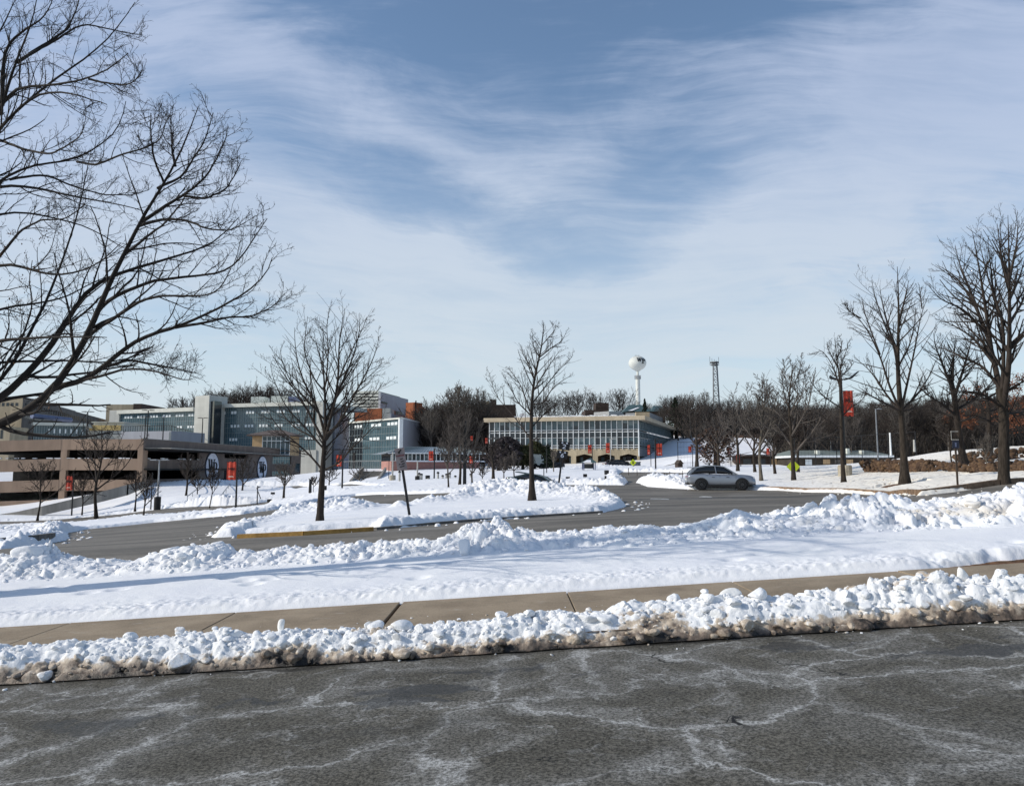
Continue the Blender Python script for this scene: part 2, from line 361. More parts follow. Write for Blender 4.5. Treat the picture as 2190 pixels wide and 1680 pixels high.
    t.set(b.inputs['Normal'], t.bump(agg, .9, .008)); M['asphalt'] = m
    # loop road asphalt
    m, t, b = new_mat('loop_asphalt'); tc = t.n('ShaderNodeTexCoord'); v = tc.outputs['Object']
    n1 = t.noise(t.mapping(v, (.25, 1, 1), (0, 0, .1)), .55, 6, .65); n2 = t.noise(v, 6, 5, .7); n3 = t.noise(t.mapping(v, (.5, .9, 1)), .35, 3)
    c = t.mix(t.ss(n1, .35, .65), (.10, .088, .07), (.205, .182, .15)); c = t.mix(t.ss(n2, .45, .7, 0, .5), c, (.065, .06, .05))
    c = t.mix(t.ss(n3, .64, .72, 0, .35), c, (.36, .36, .36)); c = t.mix(t.ss(t.noise(v, 40, 2), .5, .7, 0, .35), c, (.2, .19, .17))
    t.set(b.inputs['Base Color'], c); b.inputs['Roughness'].default_value = .7; b.inputs['Specular IOR Level'].default_value = .3
    t.set(b.inputs['Normal'], t.bump(t.noise(v, 60, 3), .4, .01)); M['loop'] = m
    # sidewalk concrete, brownish
    m, t, b = new_mat('concrete_walk'); tc = t.n('ShaderNodeTexCoord'); v = tc.outputs['Object']
    n1 = t.noise(v, 1.5, 5, .6); n2 = t.noise(v, 70, 3, .7)
    c = t.mix(t.ss(n1, .3, .7), (.215, .16, .10), (.33, .255, .17)); c = t.mix(t.ss(t.noise(v, 4.5, 6, .7), .5, .72, 0, .5), c, (.15, .115, .075)); c = t.mix(t.ss(t.noise(t.mapping(v, (1, 2.5, 1)), 2.2, 5, .7), .6, .72, 0, .5), c, (.45, .42, .37)); c = t.mix(t.ss(n2, .45, .7, 0, .45), c, (.10, .08, .055)); c = t.mix(t.ss(n2, .5, .3, 0, .35), c, (.36, .31, .23))
    t.set(b.inputs['Base Color'], c); b.inputs['Roughness'].default_value = .85
    t.set(b.inputs['Normal'], t.bump(n2, .4, .004)); M['walk'] = m
    M['soil'] = simple('leaf_litter', (.13, .065, .03), .95, .5, 9, .8, 30)
    M['kerb'] = simple('kerb_stone', (.21, .14, .09), .85, .35, 2.5, .3, 30)
    M['kerb_yellow'] = simple('yellow_kerb_paint', (.36, .21, .06), .7, .3, 4, .3, 40)
    M['kerb_grey'] = simple('grey_kerb', (.14, .13, .12), .85, .3, 4, .3, 40)
mats_ground()
# ------------------------------------------------------------------ near street and pavement
def near_strip(name, x0, x1, y0, y1, dz, mat, nx=80, ny=20):
    X, Y = np.meshgrid(np.linspace(x0, x1, nx), np.linspace(y0, y1, ny)); Z = near_plane(X, Y) + dz
    return grid_obj(name, X, Y, Z, mat)
tag(near_strip('street', -26, 26, -9, 7.06, 0.0, M['asphalt']), kind='structure')
X, Y = np.meshgrid(np.linspace(-40, 40, 161), np.linspace(6.90, 13.2, 40))
tag(grid_obj('verge_ground', X, Y, T(X, Y) - .035, M['soil']), kind='structure')
def sidewalk():
    mb = MB(); y0, y1 = 7.42, 8.93
    joints = []
    for k in range(-12, 12):
        joints.append(k * 1.93 - 1.29)
    def hz(x): return float(near_plane(x, 0)) + .14
    for i in range(len(joints) - 1):
        a, b = joints[i], joints[i + 1]; g0 = .022 if abs(a + 1.29) < .01 else .007; g1 = .022 if abs(b + 1.29) < .01 else .007
        a += g0; b -= g1; vs = []
        zo = random.Random(i).uniform(-.004, .004)
        yl = y1 + (.02 if a < 0 else -.02)
        for z in (-.1, 0.0):
            vs += [(a, y0, hz(a) + z + zo), (b, y0, hz(b) + z + zo), (b, yl, hz(b) + z + zo), (a, yl, hz(a) + z + zo)]
        mb.add(vs, [(3,2,1,0),(4,5,6,7),(0,1,5,4),(1,2,6,5),(2,3,7,6),(3,0,4,7)])
    tag(mb.build('sidewalk', M['walk'], bevel=.006), kind='structure')
sidewalk()
def kerb_line(name, pts, h, w, mat, label=None, cat=None, seg=.6, gap=.012, structure=True, side=1, base=-.05):
    """kerb stones along a world polyline, following the ground"""
    P2 = [Vector((p[0], p[1], 0)) for p in pts]; mb = MB(); L = [0]
    for a, b in zip(P2, P2[1:]): L.append(L[-1] + (b - a).length)
    def at(s):
        s = max(0, min(L[-1], s))
        for i in range(len(P2) - 1):
            if s <= L[i + 1] + 1e-6:
                d = (P2[i + 1] - P2[i]).normalized(); return P2[i] + d * (s - L[i]), d
    n = max(1, round(L[-1] / seg)); seg = L[-1] / n
    for i in range(n):
        a, da = at(i * seg + gap / 2); b, db = at((i + 1) * seg - gap / 2)
        na = Vector((-da.y, da.x, 0)) * w * side; nb = Vector((-db.y, db.x, 0)) * w * side
        q = [a, b, b + nb, a + na]; zs = [Tz(p.x, p.y) for p in (a, b)]; zs = [zs[0], zs[1], zs[1], zs[0]]
        mb.add([(p.x, p.y, z + base) for p, z in zip(q, zs)] + [(p.x, p.y, z + h) for p, z in zip(q, zs)], [(3,2,1,0),(4,5,6,7),(0,1,5,4),(1,2,6,5),(2,3,7,6),(3,0,4,7)])
    o = mb.build(name, mat); tag(o, kind='structure') if structure else tag(o, label, cat)
    return o
mbk = MB()
for i in range(17):
    a, b = -26 + i * 3.05, -26 + (i + 1) * 3.05 - .012
    za, zb = float(near_plane(a, 0)), float(near_plane(b, 0))
    mbk.add([(a,7.07,za-.1),(b,7.07,zb-.1),(b,7.22,zb-.1),(a,7.22,za-.1),(a,7.076,za+.13),(b,7.076,zb+.13),(b,7.22,zb+.13),(a,7.22,za+.13)], [(3,2,1,0),(4,5,6,7),(0,1,5,4),(1,2,6,5),(2,3,7,6),(3,0,4,7)])
tag(mbk.build('kerb', M['kerb_grey']), kind='structure')

# ------------------------------------------------------------------ chunks of broken snow
def ico(n):
    import bmesh
    bm = bmesh.new(); bmesh.ops.create_icosphere(bm, subdivisions=n, radius=1.0); bm.verts.ensure_lookup_table()
    v = np.array([x.co[:] for x in bm.verts]); f = np.array([[q.index for q in p.verts] for p in bm.faces]); bm.free(); return v, f
ICO1, ICO2, ICO3 = ico(2), ico(3), ico(4)
def chunks(rng, pos, size, base=ICO1, flat=.72, K=7):
    """convex broken blocks: (N,3) centres, (N,) radii -> verts, tris"""
    D, Fc = base; N = len(pos)
    n = rng.normal(size=(N, K, 3)); n /= np.linalg.norm(n, axis=2, keepdims=True); o = rng.uniform(.42, .92, (N, K))
    dot = np.einsum('vd,nkd->nvk', D, n); r = np.where(dot > .05, o[:, None, :] / np.maximum(dot, .05), 9)
    q_ = 20.0; r = -np.log(np.exp(-r * q_).sum(2) + math.exp(-q_ * .95)) / q_                      # soft minimum keeps the edges worn
    r = r * (1 + .045 * (42 / len(D)) ** .6 * rng.normal(size=(N, len(D))))
    V = D[None] * r[..., None]
    sc = np.stack([rng.uniform(.75, 1.35, N), rng.uniform(.75, 1.35, N), rng.uniform(flat * .7, flat * 1.25, N)], 1)
    V = V * sc[:, None, :]
    ax = rng.normal(size=(N, 3)) * .35; a = rng.uniform(0, 6.28, N); c, s = np.cos(a), np.sin(a)
    Vx = V[..., 0] * c[:, None] - V[..., 1] * s[:, None]; Vy = V[..., 0] * s[:, None] + V[..., 1] * c[:, None]
    V = np.stack([Vx, Vy, V[..., 2]], -1)
    c, s = np.cos(ax[:, 0]), np.sin(ax[:, 0]); Vy = V[..., 1] * c[:, None] - V[..., 2] * s[:, None]; Vz = V[..., 1] * s[:, None] + V[..., 2] * c[:, None]
    V = np.stack([V[..., 0], Vy, Vz], -1) * size[:, None, None] + pos[:, None, :]
    Fa = Fc[None] + (np.arange(N) * len(D))[:, None, None]
    return V.reshape(-1, 3), Fa.reshape(-1, 3)
def set_attr(o, name, vals):
    a = o.data.attributes.new(name, 'FLOAT', 'POINT'); a.data.foreach_set('value', np.asarray(vals, np.float32))

def interp(px, tab):
    a = np.array(tab, float); return np.interp(px, a[:, 0], a[:, 1])

# kerb-side bank: dirty ploughed snow between the street and the pavement
def kerb_bank():
    rng = np.random.default_rng(5)
    nx, ny = 1500, 96
    x = np.linspace(-11, 11, nx); X, V = np.meshgrid(x, np.linspace(0, 1, ny))
    px = CX + X / 7.2 * F
    w1 = 7.44 + .10 * np.sin(X * 1.3) + .16 * fbm(X * 1.1, X * 0, 4, 3) * 2       # where it ends on the pavement
    y0 = 6.74 + .03 * fbm(X * 6, X * 0, 3, 8)
    Y = y0 + (w1 - y0) * V
    hmax = interp(px, [(-900, .10), (0, .03), (200, .035), (450, .035), (620, .07), (800, .02), (900, .03), (1100, .035), (1300, .05), (1500, .10), (1700, .10), (1900, .15), (2050, .14), (2190, .10), (3000, .10)])
    prof = np.clip(sstep(V, 0, .25) * .30 + sstep(V, .10, .75) * .70, 0, 1) * (1 - sstep(V, .72, 1.0))
    va = sstep(fbm(X * .9, Y * 1.2, 3, 14), -.12, .12); rs = (rough_snow(X, Y, 11, .34) * va + rough_snow(X, Y, 31, .15) * (1 - va)) * (.7 + .5 * sstep(fbm(X * 1.4, Y, 2, 19), -.1, .15))
    base = near_plane(X, Y) + .165 * sstep(V, -.03, .42)
    env = sstep(V, 0, .06) * (1 - sstep(V, .84, 1.0))
    Z = base + prof * hmax * .75 + env * (rs - .16) * (.10 + hmax * .5)
    Z = np.where(V < .004, near_plane(X, Y) + .012, Z)
    grime = np.clip(1.40 - V * 6.2, -0.25, 1.5) + .0
    grime = grime + .30 * sstep(rs, .28, .12) * (1 - sstep(V, .5, .8)) + .70 * sstep(fbm(X * 1.5, Y * 3.5, 4, 77, .65), -.01, .20) - .06 + .55 * (.35 - rs) * (1 - sstep(V, .1, .45))
    Vv = [np.stack([X, Y, Z], -1).reshape(-1, 3)]; g = [grime.ravel()]
    Fq = grid_faces(ny, nx)
    # loose blocks
    F3 = []; off = nx * ny
    for base_, N, lo, hi, zl in ((ICO1, 3000, .008, .034, .0), (ICO2, 300, .035, .075, .0), (ICO3, 14, .08, .12, .0)):
        xx = rng.uniform(-10.5, 10.5, N); vv = rng.beta(1.15, 1.5, N) * .92 + .03
        ii = np.clip(((xx + 11) / 22 * (nx - 1)).astype(int), 0, nx - 1); jj = np.clip((vv * (ny - 1)).astype(int), 0, ny - 1)
        s = lo + (hi - lo) * rng.random(N) ** 1.8
        s = s * (1 + .28 * sstep(xx, 1.0, 3.5)) 
        pos = np.stack([xx, Y[jj, ii], Z[jj, ii] + s * rng.uniform(-.25, .45, N)], 1)
        v, f = chunks(rng, pos, s, base_)
        gg = np.repeat(grime[jj, ii] * .8 - .10 + rng.uniform(-.22, .30, N), len(base_[0])) - .0
        Vv.append(v); F3.append(f + off); off += len(v); g.append(gg)
    for N, ya, yb_, z0_ in ((260, 7.46, 7.95, .14), (80, 6.5, 6.76, 0.0)):
        xx = rng.uniform(-8, 8, N); yy = ya + (yb_ - ya) * (rng.random(N) ** 2 if z0_ else 1 - rng.random(N) ** 2); s = .004 + .018 * rng.random(N) ** 2.5
        pos = np.stack([xx, yy, near_plane(xx, yy) + z0_ + s * .3], 1); v, f = chunks(rng, pos, s, ICO1); Vv.append(v); F3.append(f + off); off += len(v); g.append(np.repeat(rng.uniform(-.2, .5, N), len(ICO1[0])))
    o = mesh_arrays('kerb_snow_bank', np.concatenate(Vv), Fq, M['kerb_snow'], smooth='quads', F3=np.concatenate(F3))
    set_attr(o, 'grime', np.concatenate(g)); tag(o, 'dirty ploughed snow bank between the street and the sidewalk', 'snow', kind='stuff')
kerb_bank()

# verge snow with the big ploughed bank at its back
B_BASE = [(-700, 1262), (-300, 1255), (0, 1247), (300, 1240), (600, 1224), (900, 1202), (1100, 1191), (1400, 1181), (1700, 1166), (2000, 1151), (2190, 1142), (2600, 1125), (3200, 1100)]
B_TOP = [(-700, 1190), (-300, 1200), (-120, 1204), (-20, 1192), (45, 1176), (90, 1176), (150, 1196), (200, 1203), (240, 1196), (285, 1218), (325, 1186), (370, 1172), (425, 1164), (478, 1168), (500, 1192), (560, 1184), (640, 1190), (700, 1184), (800, 1180),
         (880, 1172), (930, 1158), (960, 1144), (1010, 1126), (1065, 1121), (1110, 1138), (1170, 1152), (1200, 1156), (1250, 1144), (1290, 1132), (1360, 1132), (1440, 1130), (1500, 1118), (1560, 1104), (1640, 1104), (1700, 1092), (1790, 1078),
         (1850, 1070), (1950, 1072), (2040, 1060), (2120, 1052), (2190, 1042), (2400, 1040), (3200, 1040)]
def verge_snow():
    rng = np.random.default_rng(9)
    nx, ny = 1500, 250
    x = np.linspace(-17, 17, nx); V = np.concatenate([np.linspace(0, .06, 24)[:-1], np.linspace(.06, .42, 86)[:-1], np.linspace(.42, 1, 142)])
    ny = len(V)
    X, V = np.meshgrid(x, V)
    y0 = 8.94 + .02 * fbm(X * 4, X * 0, 4, 5) - .00 * X; y1 = 14.3 + .4 * fbm(X * .5, X * 0, 3, 4)
    y0 = y0 + .10 * sstep(X, 5.3, 6.4) * (.6 + fbm(X * 2.2, X * 0, 3, 15))
    Y = y0 + (y1 - y0) * V
    # crest position and height from the picture profile at a crest depth
    pxc = CX + X / 12.6 * F * 1.007
    base_py = interp(pxc, B_BASE); top_py = interp(pxc, B_TOP)
    yb = interp(pxc, [(-700, 11.6), (900, 11.6), (1600, 11.2), (2200, 10.7), (3200, 10.7)])
    yc = yb + interp(pxc, [(-700, 1.0), (0, 1.0), (600, .8), (1000, 1.1), (1500, 1.1), (2190, 1.7), (3200, 1.7)])
    v = (CY - top_py) / F; zc = EYE + (_s + v * _c) / (_c - v * _s) * yc
    gnd = near_plane(X, Y) + .14 + .12 * sstep(Y, 9, 11)
    snow = gnd + .10 + .02 * fbm(X * .8, Y * .8, 3, 31) + .035 * fbm(X * 3, Y * 3, 3, 32) * (1 - sstep(V, .06, .22) * .75)
    # crumbly cut edge along the pavement
    edge = (1 - sstep(V, .03, .16)); snow = snow + edge * (clods(X + .3 * fbm(X * 3, Y * 3, 3, 7), Y + .2 * fbm(X * 4, Y * 4, 3, 9), .045, 55) * .016 + fbm(X * 11, Y * 16, 4, 57, .65) * .05) * (.4 + .6 * sstep(V, 0, .02))
    snow = gnd + (snow - gnd) * sstep(V, 0, .035) - .03 * (1 - sstep(V, 0, .008))
    H = np.maximum(zc - (near_plane(X, Y) + .36), .12)
    rise = sstep(Y, yb - .15, yc) ** .75; fall = 1 - sstep(Y, yc + .35, yc + 1.5)
    va = sstep(fbm(X * .55, Y * .8, 3, 161), -.12, .16); vb = sstep(fbm(X * .9 + 7, Y * .9, 3, 166), -.14, .12)
    rs = (rough_snow(X, Y, 101, .46) * va + rough_snow(X, Y, 121, .22) * (1 - va)) * (.45 + .65 * vb) + .14 * (1 - vb); mask = sstep(Y, yb - .18 + .25 * fbm(X * 2, Y * 0, 3, 66), yb + .22) * (1 - sstep(Y, yc + .9, yc + 1.5))
    k = np.clip(H / .42, .45, 1.35)
    bank = rise * fall * H * .80 + mask * (rs - .24) * .44 * k
    back = T(X, Y)
    kk = sstep(Y, yc + .2, yc + 1.3)
    Z = snow * (1 - kk) + (back - .05) * kk + bank
    Z = np.where(V > .995, back - .25, Z)
    fr = np.random.default_rng(31)
    for k_ in range(34):
        fx = fr.uniform(-8, 8); fy = 9.7 + 1.4 * fr.random() if k_ < 9 else 10.2 + .35 * math.sin(k_) + .02 * k_; fx = fx if k_ < 9 else -6 + (k_ - 16) * .34
        Z = Z - .045 * np.exp(-(((X - fx) / .13) ** 2 + ((Y - fy) / .09) ** 2) ** 1.5)
    Z = Z - .22 * sstep(X, 4.7, 5.5) * (1 - sstep(Y - 9.0 - .5 * fbm(X * 1.5, Y * 0, 3, 91), .28, .50)) * sstep(fbm(X * 1.2, Y * 3.0, 3, 92), -.26, -.08)
    grime = mask * sstep(fbm(X * .9, Y * 1.2, 3, 71), .04, .2) * .45 * sstep(X, 1.5, 5) + mask * .25 * sstep(X, 3, 7)
    Vv = [np.stack([X, Y, Z], -1).reshape(-1, 3)]; g = [grime.ravel()]; Fq = grid_faces(ny, nx)
    F3 = []; off = nx * ny
    vs = V[:, 0]
    for base_, N, lo, hi in ((ICO1, 3400, .015, .05), (ICO2, 420, .05, .12), (ICO3, 60, .12, .25)):
        xx = rng.uniform(-14, 14, N); ii = np.clip(((xx + 17) / 34 * (nx - 1)).astype(int), 0, nx - 1)
        yy = yb[0, ii] - .12 + (yc[0, ii] + .6 - yb[0, ii]) * rng.random(N) ** .9
        vv = (yy - y0[0, ii]) / (y1[0, ii] - y0[0, ii]); jj = np.clip(np.searchsorted(vs, vv), 0, ny - 1)
        s = (lo + (hi - lo) * rng.random(N) ** 1.6) * np.clip(H[jj, ii] / .4, .55, 1.3)
        s = np.where(pxc[0, ii] > 1450, s * 1.15, s)
        pos = np.stack([xx, yy, Z[jj, ii] + s * rng.uniform(-.35, .3, N)], 1)
        v_, f_ = chunks(rng, pos, s, base_); Vv.append(v_); F3.append(f_ + off); off += len(v_)
        g.append(np.repeat(grime[jj, ii] + rng.uniform(-.2, .2, N) + .22 * (rng.random(N) < .15) * (xx > 2), len(base_[0])))
    o = mesh_arrays('verge_snow_bank', np.concatenate(Vv), Fq, M['verge_snow'], smooth=True, F3=np.concatenate(F3))
    set_attr(o, 'grime', np.concatenate(g)); tag(o, 'white verge snow rising to the big ploughed bank behind the sidewalk', 'snow', kind='stuff')
verge_snow()

# ------------------------------------------------------------------ roads seen beyond the bank (outlines of bare asphalt)
def RL(pts): return [R(*p) for p in pts]
far_edge = RL([(134, 1140), (187, 1131), (328, 1117), (420, 1108), (513, 1100), (590, 1089), (640, 1079), (700, 1068), (760, 1060), (840, 1057), (930, 1055), (1010, 1051), (1100, 1045), (1209, 1036.5), (1335, 1037)])
entry = RL([(1341, 1030), (1337, 1024), (1322, 1014), (1330, 1009), (1400, 1009), (1480, 1011), (1480, 1020), (1410, 1021), (1372, 1024), (1362, 1032), (1387, 1040)])
right_edge = RL([(1440, 1044), (1500, 1047), (1600, 1047.5), (1667, 1048.5), (1738, 1052.5), (1882, 1058.5), (1964, 1060)])
ROAD_A = [(-60, 13.4)] + [(-60, 30)] + RL([(-200, 1180), (0, 1174), (70, 1167), (135, 1156), (150, 1149)]) + far_edge + entry + right_edge + [(24, 34), (40, 28), (60, 13.4)]
ISL = RL([(452, 1150), (500, 1147), (520, 1144), (650, 1136.5), (790, 1128), (810, 1132), (900, 1124), (1000, 1115), (1150, 1105), (1290, 1096), (1338, 1084), (1330, 1072), (1270, 1061), (1200, 1053), (1130, 1049), (1040, 1056),
          (950, 1075), (880, 1083), (800, 1087), (700, 1092), (600, 1104), (520, 1122), (462, 1140)])
ROAD_C = RL([(-200, 1132), (0, 1124), (150, 1120), (290, 1104), (469, 1093.5), (560, 1083), (582, 1077), (575, 1072), (482, 1081), (299, 1093.5), (150, 1108), (0, 1115), (-200, 1124)])
ROAD_D = RL([(480, 1041), (560, 1042), (620, 1043), (720, 1041), (817, 1042), (817, 1038.5), (720, 1037), (640, 1038), (480, 1036)])
def sdist(X, Y, poly):
    """signed distance, negative inside"""
    x = X.ravel(); y = Y.ravel(); n = len(poly); d = np.full(x.size, 1e9); ins = np.zeros(x.size, bool)
    for i in range(n):
        (ax, ay), (bx, by) = poly[i], poly[(i + 1) % n]; ex, ey = bx - ax, by - ay; L = ex * ex + ey * ey + 1e-9
        t = np.clip(((x - ax) * ex + (y - ay) * ey) / L, 0, 1); d = np.minimum(d, np.hypot(x - ax - t * ex, y - ay - t * ey))
        c = ((ay > y) != (by > y)); 
        with np.errstate(divide='ignore', invalid='ignore'): xi = ex * (y - ay) / (by - ay if by != ay else 1e-9) + ax
        ins ^= c & (x < xi)
    return np.where(ins, -d, d).reshape(X.shape)
# ploughed heaps: picture position on the ground, radius along the view, radius across, height
HEAPS = [ # foot, top, radius along the view, radius across
 (590,1106,1092,2.2,2.2),(635,1102,1085,2,2.0),(716,1096,1070,2.4,1.6),(750,1096,1073,2.2,1.3),(796,1092,1085,1.6,1.0),(856,1090,1074,.8,.45),(920,1080,1066,1.3,1.1),(905,1082,1070,1.0,.8),
 (971,1072,1056,2.0,1.6),(1008,1064,1038,2.6,2.0),(1045,1062,1034,3,2.2),(1085,1060,1031,3,2.4),(1135,1060,1034,3,2.2),(1170,1062,1037,2.6,1.8),(1205,1064,1049,2.2,1.6),(1238,1066,1045,2.2,1.6),(1281,1074,1060,2,1.4),(1318,1082,1074,1.3,1.2),
 (960,1122,1117,.7,3.0),(1080,1112,1107,.7,4),(1200,1104,1094,.8,2.6),(1290,1095,1086,.8,1.6),(1150,1107,1098,.8,2),(880,1126,1120,.7,2.0),(840,1129,1122,.6,1.2),
 (1420,1040,1024,2.2,3.0),(1400,1036,1021,2.0,1.4),(1450,1041,1027,1.6,3.0),(1490,1042,1030,1.4,3),(1620,1045,1038,1.0,3.0),
 (60,1146,1133,3,6),(-40,1150,1132,4,8),(780,1048,1044,2,6),(850,1046,1042,2,5),(700,1058,1050,2,5),(910,1042,1040,2,5),(640,1068,1062,2,4),(960,1044,1041,2,4),
 (250,1106,1102,2,8),(140,1114,1108,3,6),(420,1083,1068,3,6),(460,1080,1064,3,4),(350,1090,1080,3,6),(600,1082,1077,2,4),(440,1037,1028,3,6),(600,1037,1030,3,8),(670,1038,1031,2,4),
 (1250,1033,1024,2,5),(1300,1031,1023,2,4),(1160,1036,1031,2,6),(1290,1004,996,3,8),(1240,1006,1000,3,6),(1390,1003,999,3,8)]
def _hp(a, b, t, c, d):
    x, y = R(a, b); return (x, y, c, d, max(.1, (b - t) / F * y - .12))
HEAPS = [_hp(*q) for q in HEAPS]
# bare patches of mulch and rock: position, radius, radius
BARE = [(1925, 1037, 1.0, 1.6), (1905, 1041, .7, 1.3), (1797, 1036, .5, 1.0), (2125, 1037, .9, 1.5), (2105, 1042, .6, 1.2), (1685, 1033, .3, .9), (1620, 1032, .3, .9), (2040, 1021, .5, 1.3), (2060, 1017, .6, 1.6), (1880, 1033, .3, 1.0),
        (75, 1092, .5, 1.4), (268, 1082, .4, 2.2), (382, 1059, .5, 3), (1240, 1003, .4, 4)]
BARE = [(*R(a, b), c, d) for a, b, c, d in BARE]
def lot_and_snow():
    # adaptive grid: finer close to the viewer
    Yr = np.concatenate([np.geomspace(13.6, 66, 640), np.geomspace(66.3, 130, 130), np.geomspace(131, 420, 80), np.geomspace(430, 2600, 24)])
    u = np.concatenate([np.linspace(-2.4, -.74, 70)[:-1], np.linspace(-.74, .74, 980), np.linspace(.74, 2.4, 70)[1:]])
    U, Y = np.meshgrid(u, Yr); X = U * (Y + 3)
    Tb = T(X, Y)
    sub = (slice(0, None, 4), slice(0, None, 5))
    keep = Y[sub][:, 0] < 230
    Xa, Ya, Ta = X[sub][keep], Y[sub][keep], Tb[sub][keep]
    # asphalt sheet on a coarser grid of the same vertices
    tag(grid_obj('loop_road', Xa, Ya, Ta, M['loop']), kind='structure')
    wob = .22 * fbm(X * .9, Y * .9, 3, 201) + .10 * fbm(X * 4, Y * 4, 2, 207)
    sA = np.maximum(sdist(X, Y, ROAD_A), -sdist(X, Y, ISL)); sC = sdist(X, Y, ROAD_C); sD = sdist(X, Y, ROAD_D)
    d = np.minimum(sA, np.minimum(sC, sD)) + wob
    isl = sdist(X, Y, ISL)
    cover = sstep(d, -.12, .30)
    depth = -.09 + cover * (.09 + .17) + .05 * fbm(X * .3, Y * .3, 3, 205) + .015 * fbm(X * 2, Y * 2, 3, 206) + .09 * fbm(X * 2.4, Y * 1.6, 4, 208) * sstep(X - Y * .28, 0, 8) * (Y < 90)
    depth = np.where(d < -.3, -.14 - .1 * np.clip(-d, 0, 3), depth)
    vm = sstep(fbm(X * .4, Y * .5, 3, 361), -.12, .14); rs = rough_snow(X, Y, 301, .44) * vm + rough_snow(X, Y, 321, .26) * (1 - vm)
    # thrown ridge along the road edges
    ridge = np.exp(-((d - .75) / .55) ** 2) * (.5 + fbm(X * .25, Y * .25, 3, 210) * 1.3)
    zone = 1 - sstep(X, 9, 16) * (1 - sstep(Y, 52, 60)) * (Y > 30)
    ridge = ridge * np.where(isl < .5, .30, .55) * np.clip(zone, .12, 1) * np.where((Y > 50) & (X < -4), .45, 1)
    kx = np.array(RL([(515, 1146), (785, 1131)])); mid = kx.mean(0); kd = np.abs((X - mid[0]) / (abs(kx[1,0]-kx[0,0]) / 2 + .2)); ridge = ridge * np.where((kd < 1) & (Y < 31) & (Y > 20), .15, 1)
    hp = np.zeros_like(X)
    for (hx, hy, ry, rx, hh) in HEAPS:
        q = ((X - hx) / rx) ** 2 + ((Y - hy) / ry) ** 2; hp = np.maximum(hp, hh * np.exp(-q * 1.1))
    hp = hp * sstep(d, -.25, .35)
    h = depth + (ridge * .45 + hp) + np.clip(ridge * 2.0 + hp * 1.3, 0, .62) * (rs - .25) * .80
    # bare patches
    for (bx, by, ry, rx) in BARE:
        q = ((X - bx) / rx) ** 2 + ((Y - by) / ry) ** 2 + 1.2 * fbm(X * 1.2, Y * 1.2, 3, 240); h = np.where(q < 1, np.minimum(h, .10 + .12 * q - .16), h)
    # rocky leaf-strewn bank at the right
    # small scatter crumbs on asphalt near the edges
    cr = clods(X, Y, .26, 350); h = np.where((d > -1.1) & (d < .1) & (cr > .98) & (Y < 60), np.maximum(h, (cr - .98) * .5), h)
    Z = Tb + h
    o = grid_obj('snow_field', X, Y, Z, M['snow_far']); tag(o, kind='structure')
    # leaf-litter ground just below the snow on the right, visible in the bare patches
    X2, Y2 = np.meshgrid(np.linspace(8, 60, 150), np.linspace(36, 100, 120)); keep = None
    Z2 = T(X2, Y2) + .012
    Z2 = np.where(np.minimum(sdist(X2, Y2, ROAD_A), 9) < .3, Z2 - .3, Z2)
    tag(grid_obj('leaf_litter_ground', X2, Y2, Z2, M['soil']), kind='structure')
lot_and_snow()
# kerbs of the loop road
kerb_line('loop_kerb', [R(1600, 1046), R(1667, 1048), R(1738, 1051.8), R(1882, 1057.5), R(1964, 1059.3), (24.2, 34.2)], .24, .18, M['kerb'], seg=1.5, gap=.03)
kerb_line('island_kerb', [R(506, 1151), R(650, 1144.5), R(800, 1135)], .11, .16, M['kerb_yellow'], seg=2.4, gap=.02)
kerb_line('island_kerb', [R(805, 1133), R(900, 1124), R(1000, 1115), R(1150, 1105), R(1290, 1096)], .07, .16, M['kerb_grey'], seg=2.4, gap=.02)
kerb_line('road_kerb', [R(-150, 1176), R(0, 1172), R(60, 1168), R(118, 1158)], .36, .18, M['kerb_grey'], seg=2.4, gap=.02)

# brown leaf-strewn floor of the woods, above the snow
def woods_floor(name, x0, x1, y0, y1, poly):
    X, Y = np.meshgrid(np.linspace(x0, x1, 120), np.linspace(y0, y1, 90)); d = sdist(X, Y, poly) + 4 * fbm(X * .08, Y * .08, 3, 401)
    Z = T(X, Y) + np.where(d < 0, .42, -.8) ; tag(grid_obj(name, X, Y, Z, M['woods_floor']), kind='structure')
M['woods_floor'] = simple('woods_floor_leaves', (.075, .045, .030), .95, .5, .25, .6, 4)
woods_floor('woods_floor', 20, 260, 112, 300, [(66, 150), (62, 132), (75, 122), (200, 118), (250, 200), (240, 290), (50, 290), (48, 225), (58, 205), (70, 180)])
woods_floor('woods_floor', -60, 30, 170, 330, [(-30, 192), (-14, 190), (-4, 200), (4, 225), (4, 320), (-50, 320), (-42, 240)])

# worn paint on the loop road
def mark(pts):
    q = [R(*p) for p in pts]; c = np.mean(np.array(q), 0); mb = MB(); mb.add([(x, y, Tz(x, y) + .006) for x, y in q], [tuple(range(len(q)))]); tag(mb.build('road_marking', M['worn_paint']), kind='structure')
M['worn_paint'] = simple('worn_white_paint', (.42, .42, .40), .8, .5, 3)
mark([(1494, 1062.6), (1524, 1063.4), (1520, 1061.2), (1500, 1060.6)]); mark([(1390, 1066.8), (1432, 1068), (1428, 1066.2), (1392, 1065.2)]); mark([(793, 1182), (806, 1181), (822, 1167.5), (815, 1168)])
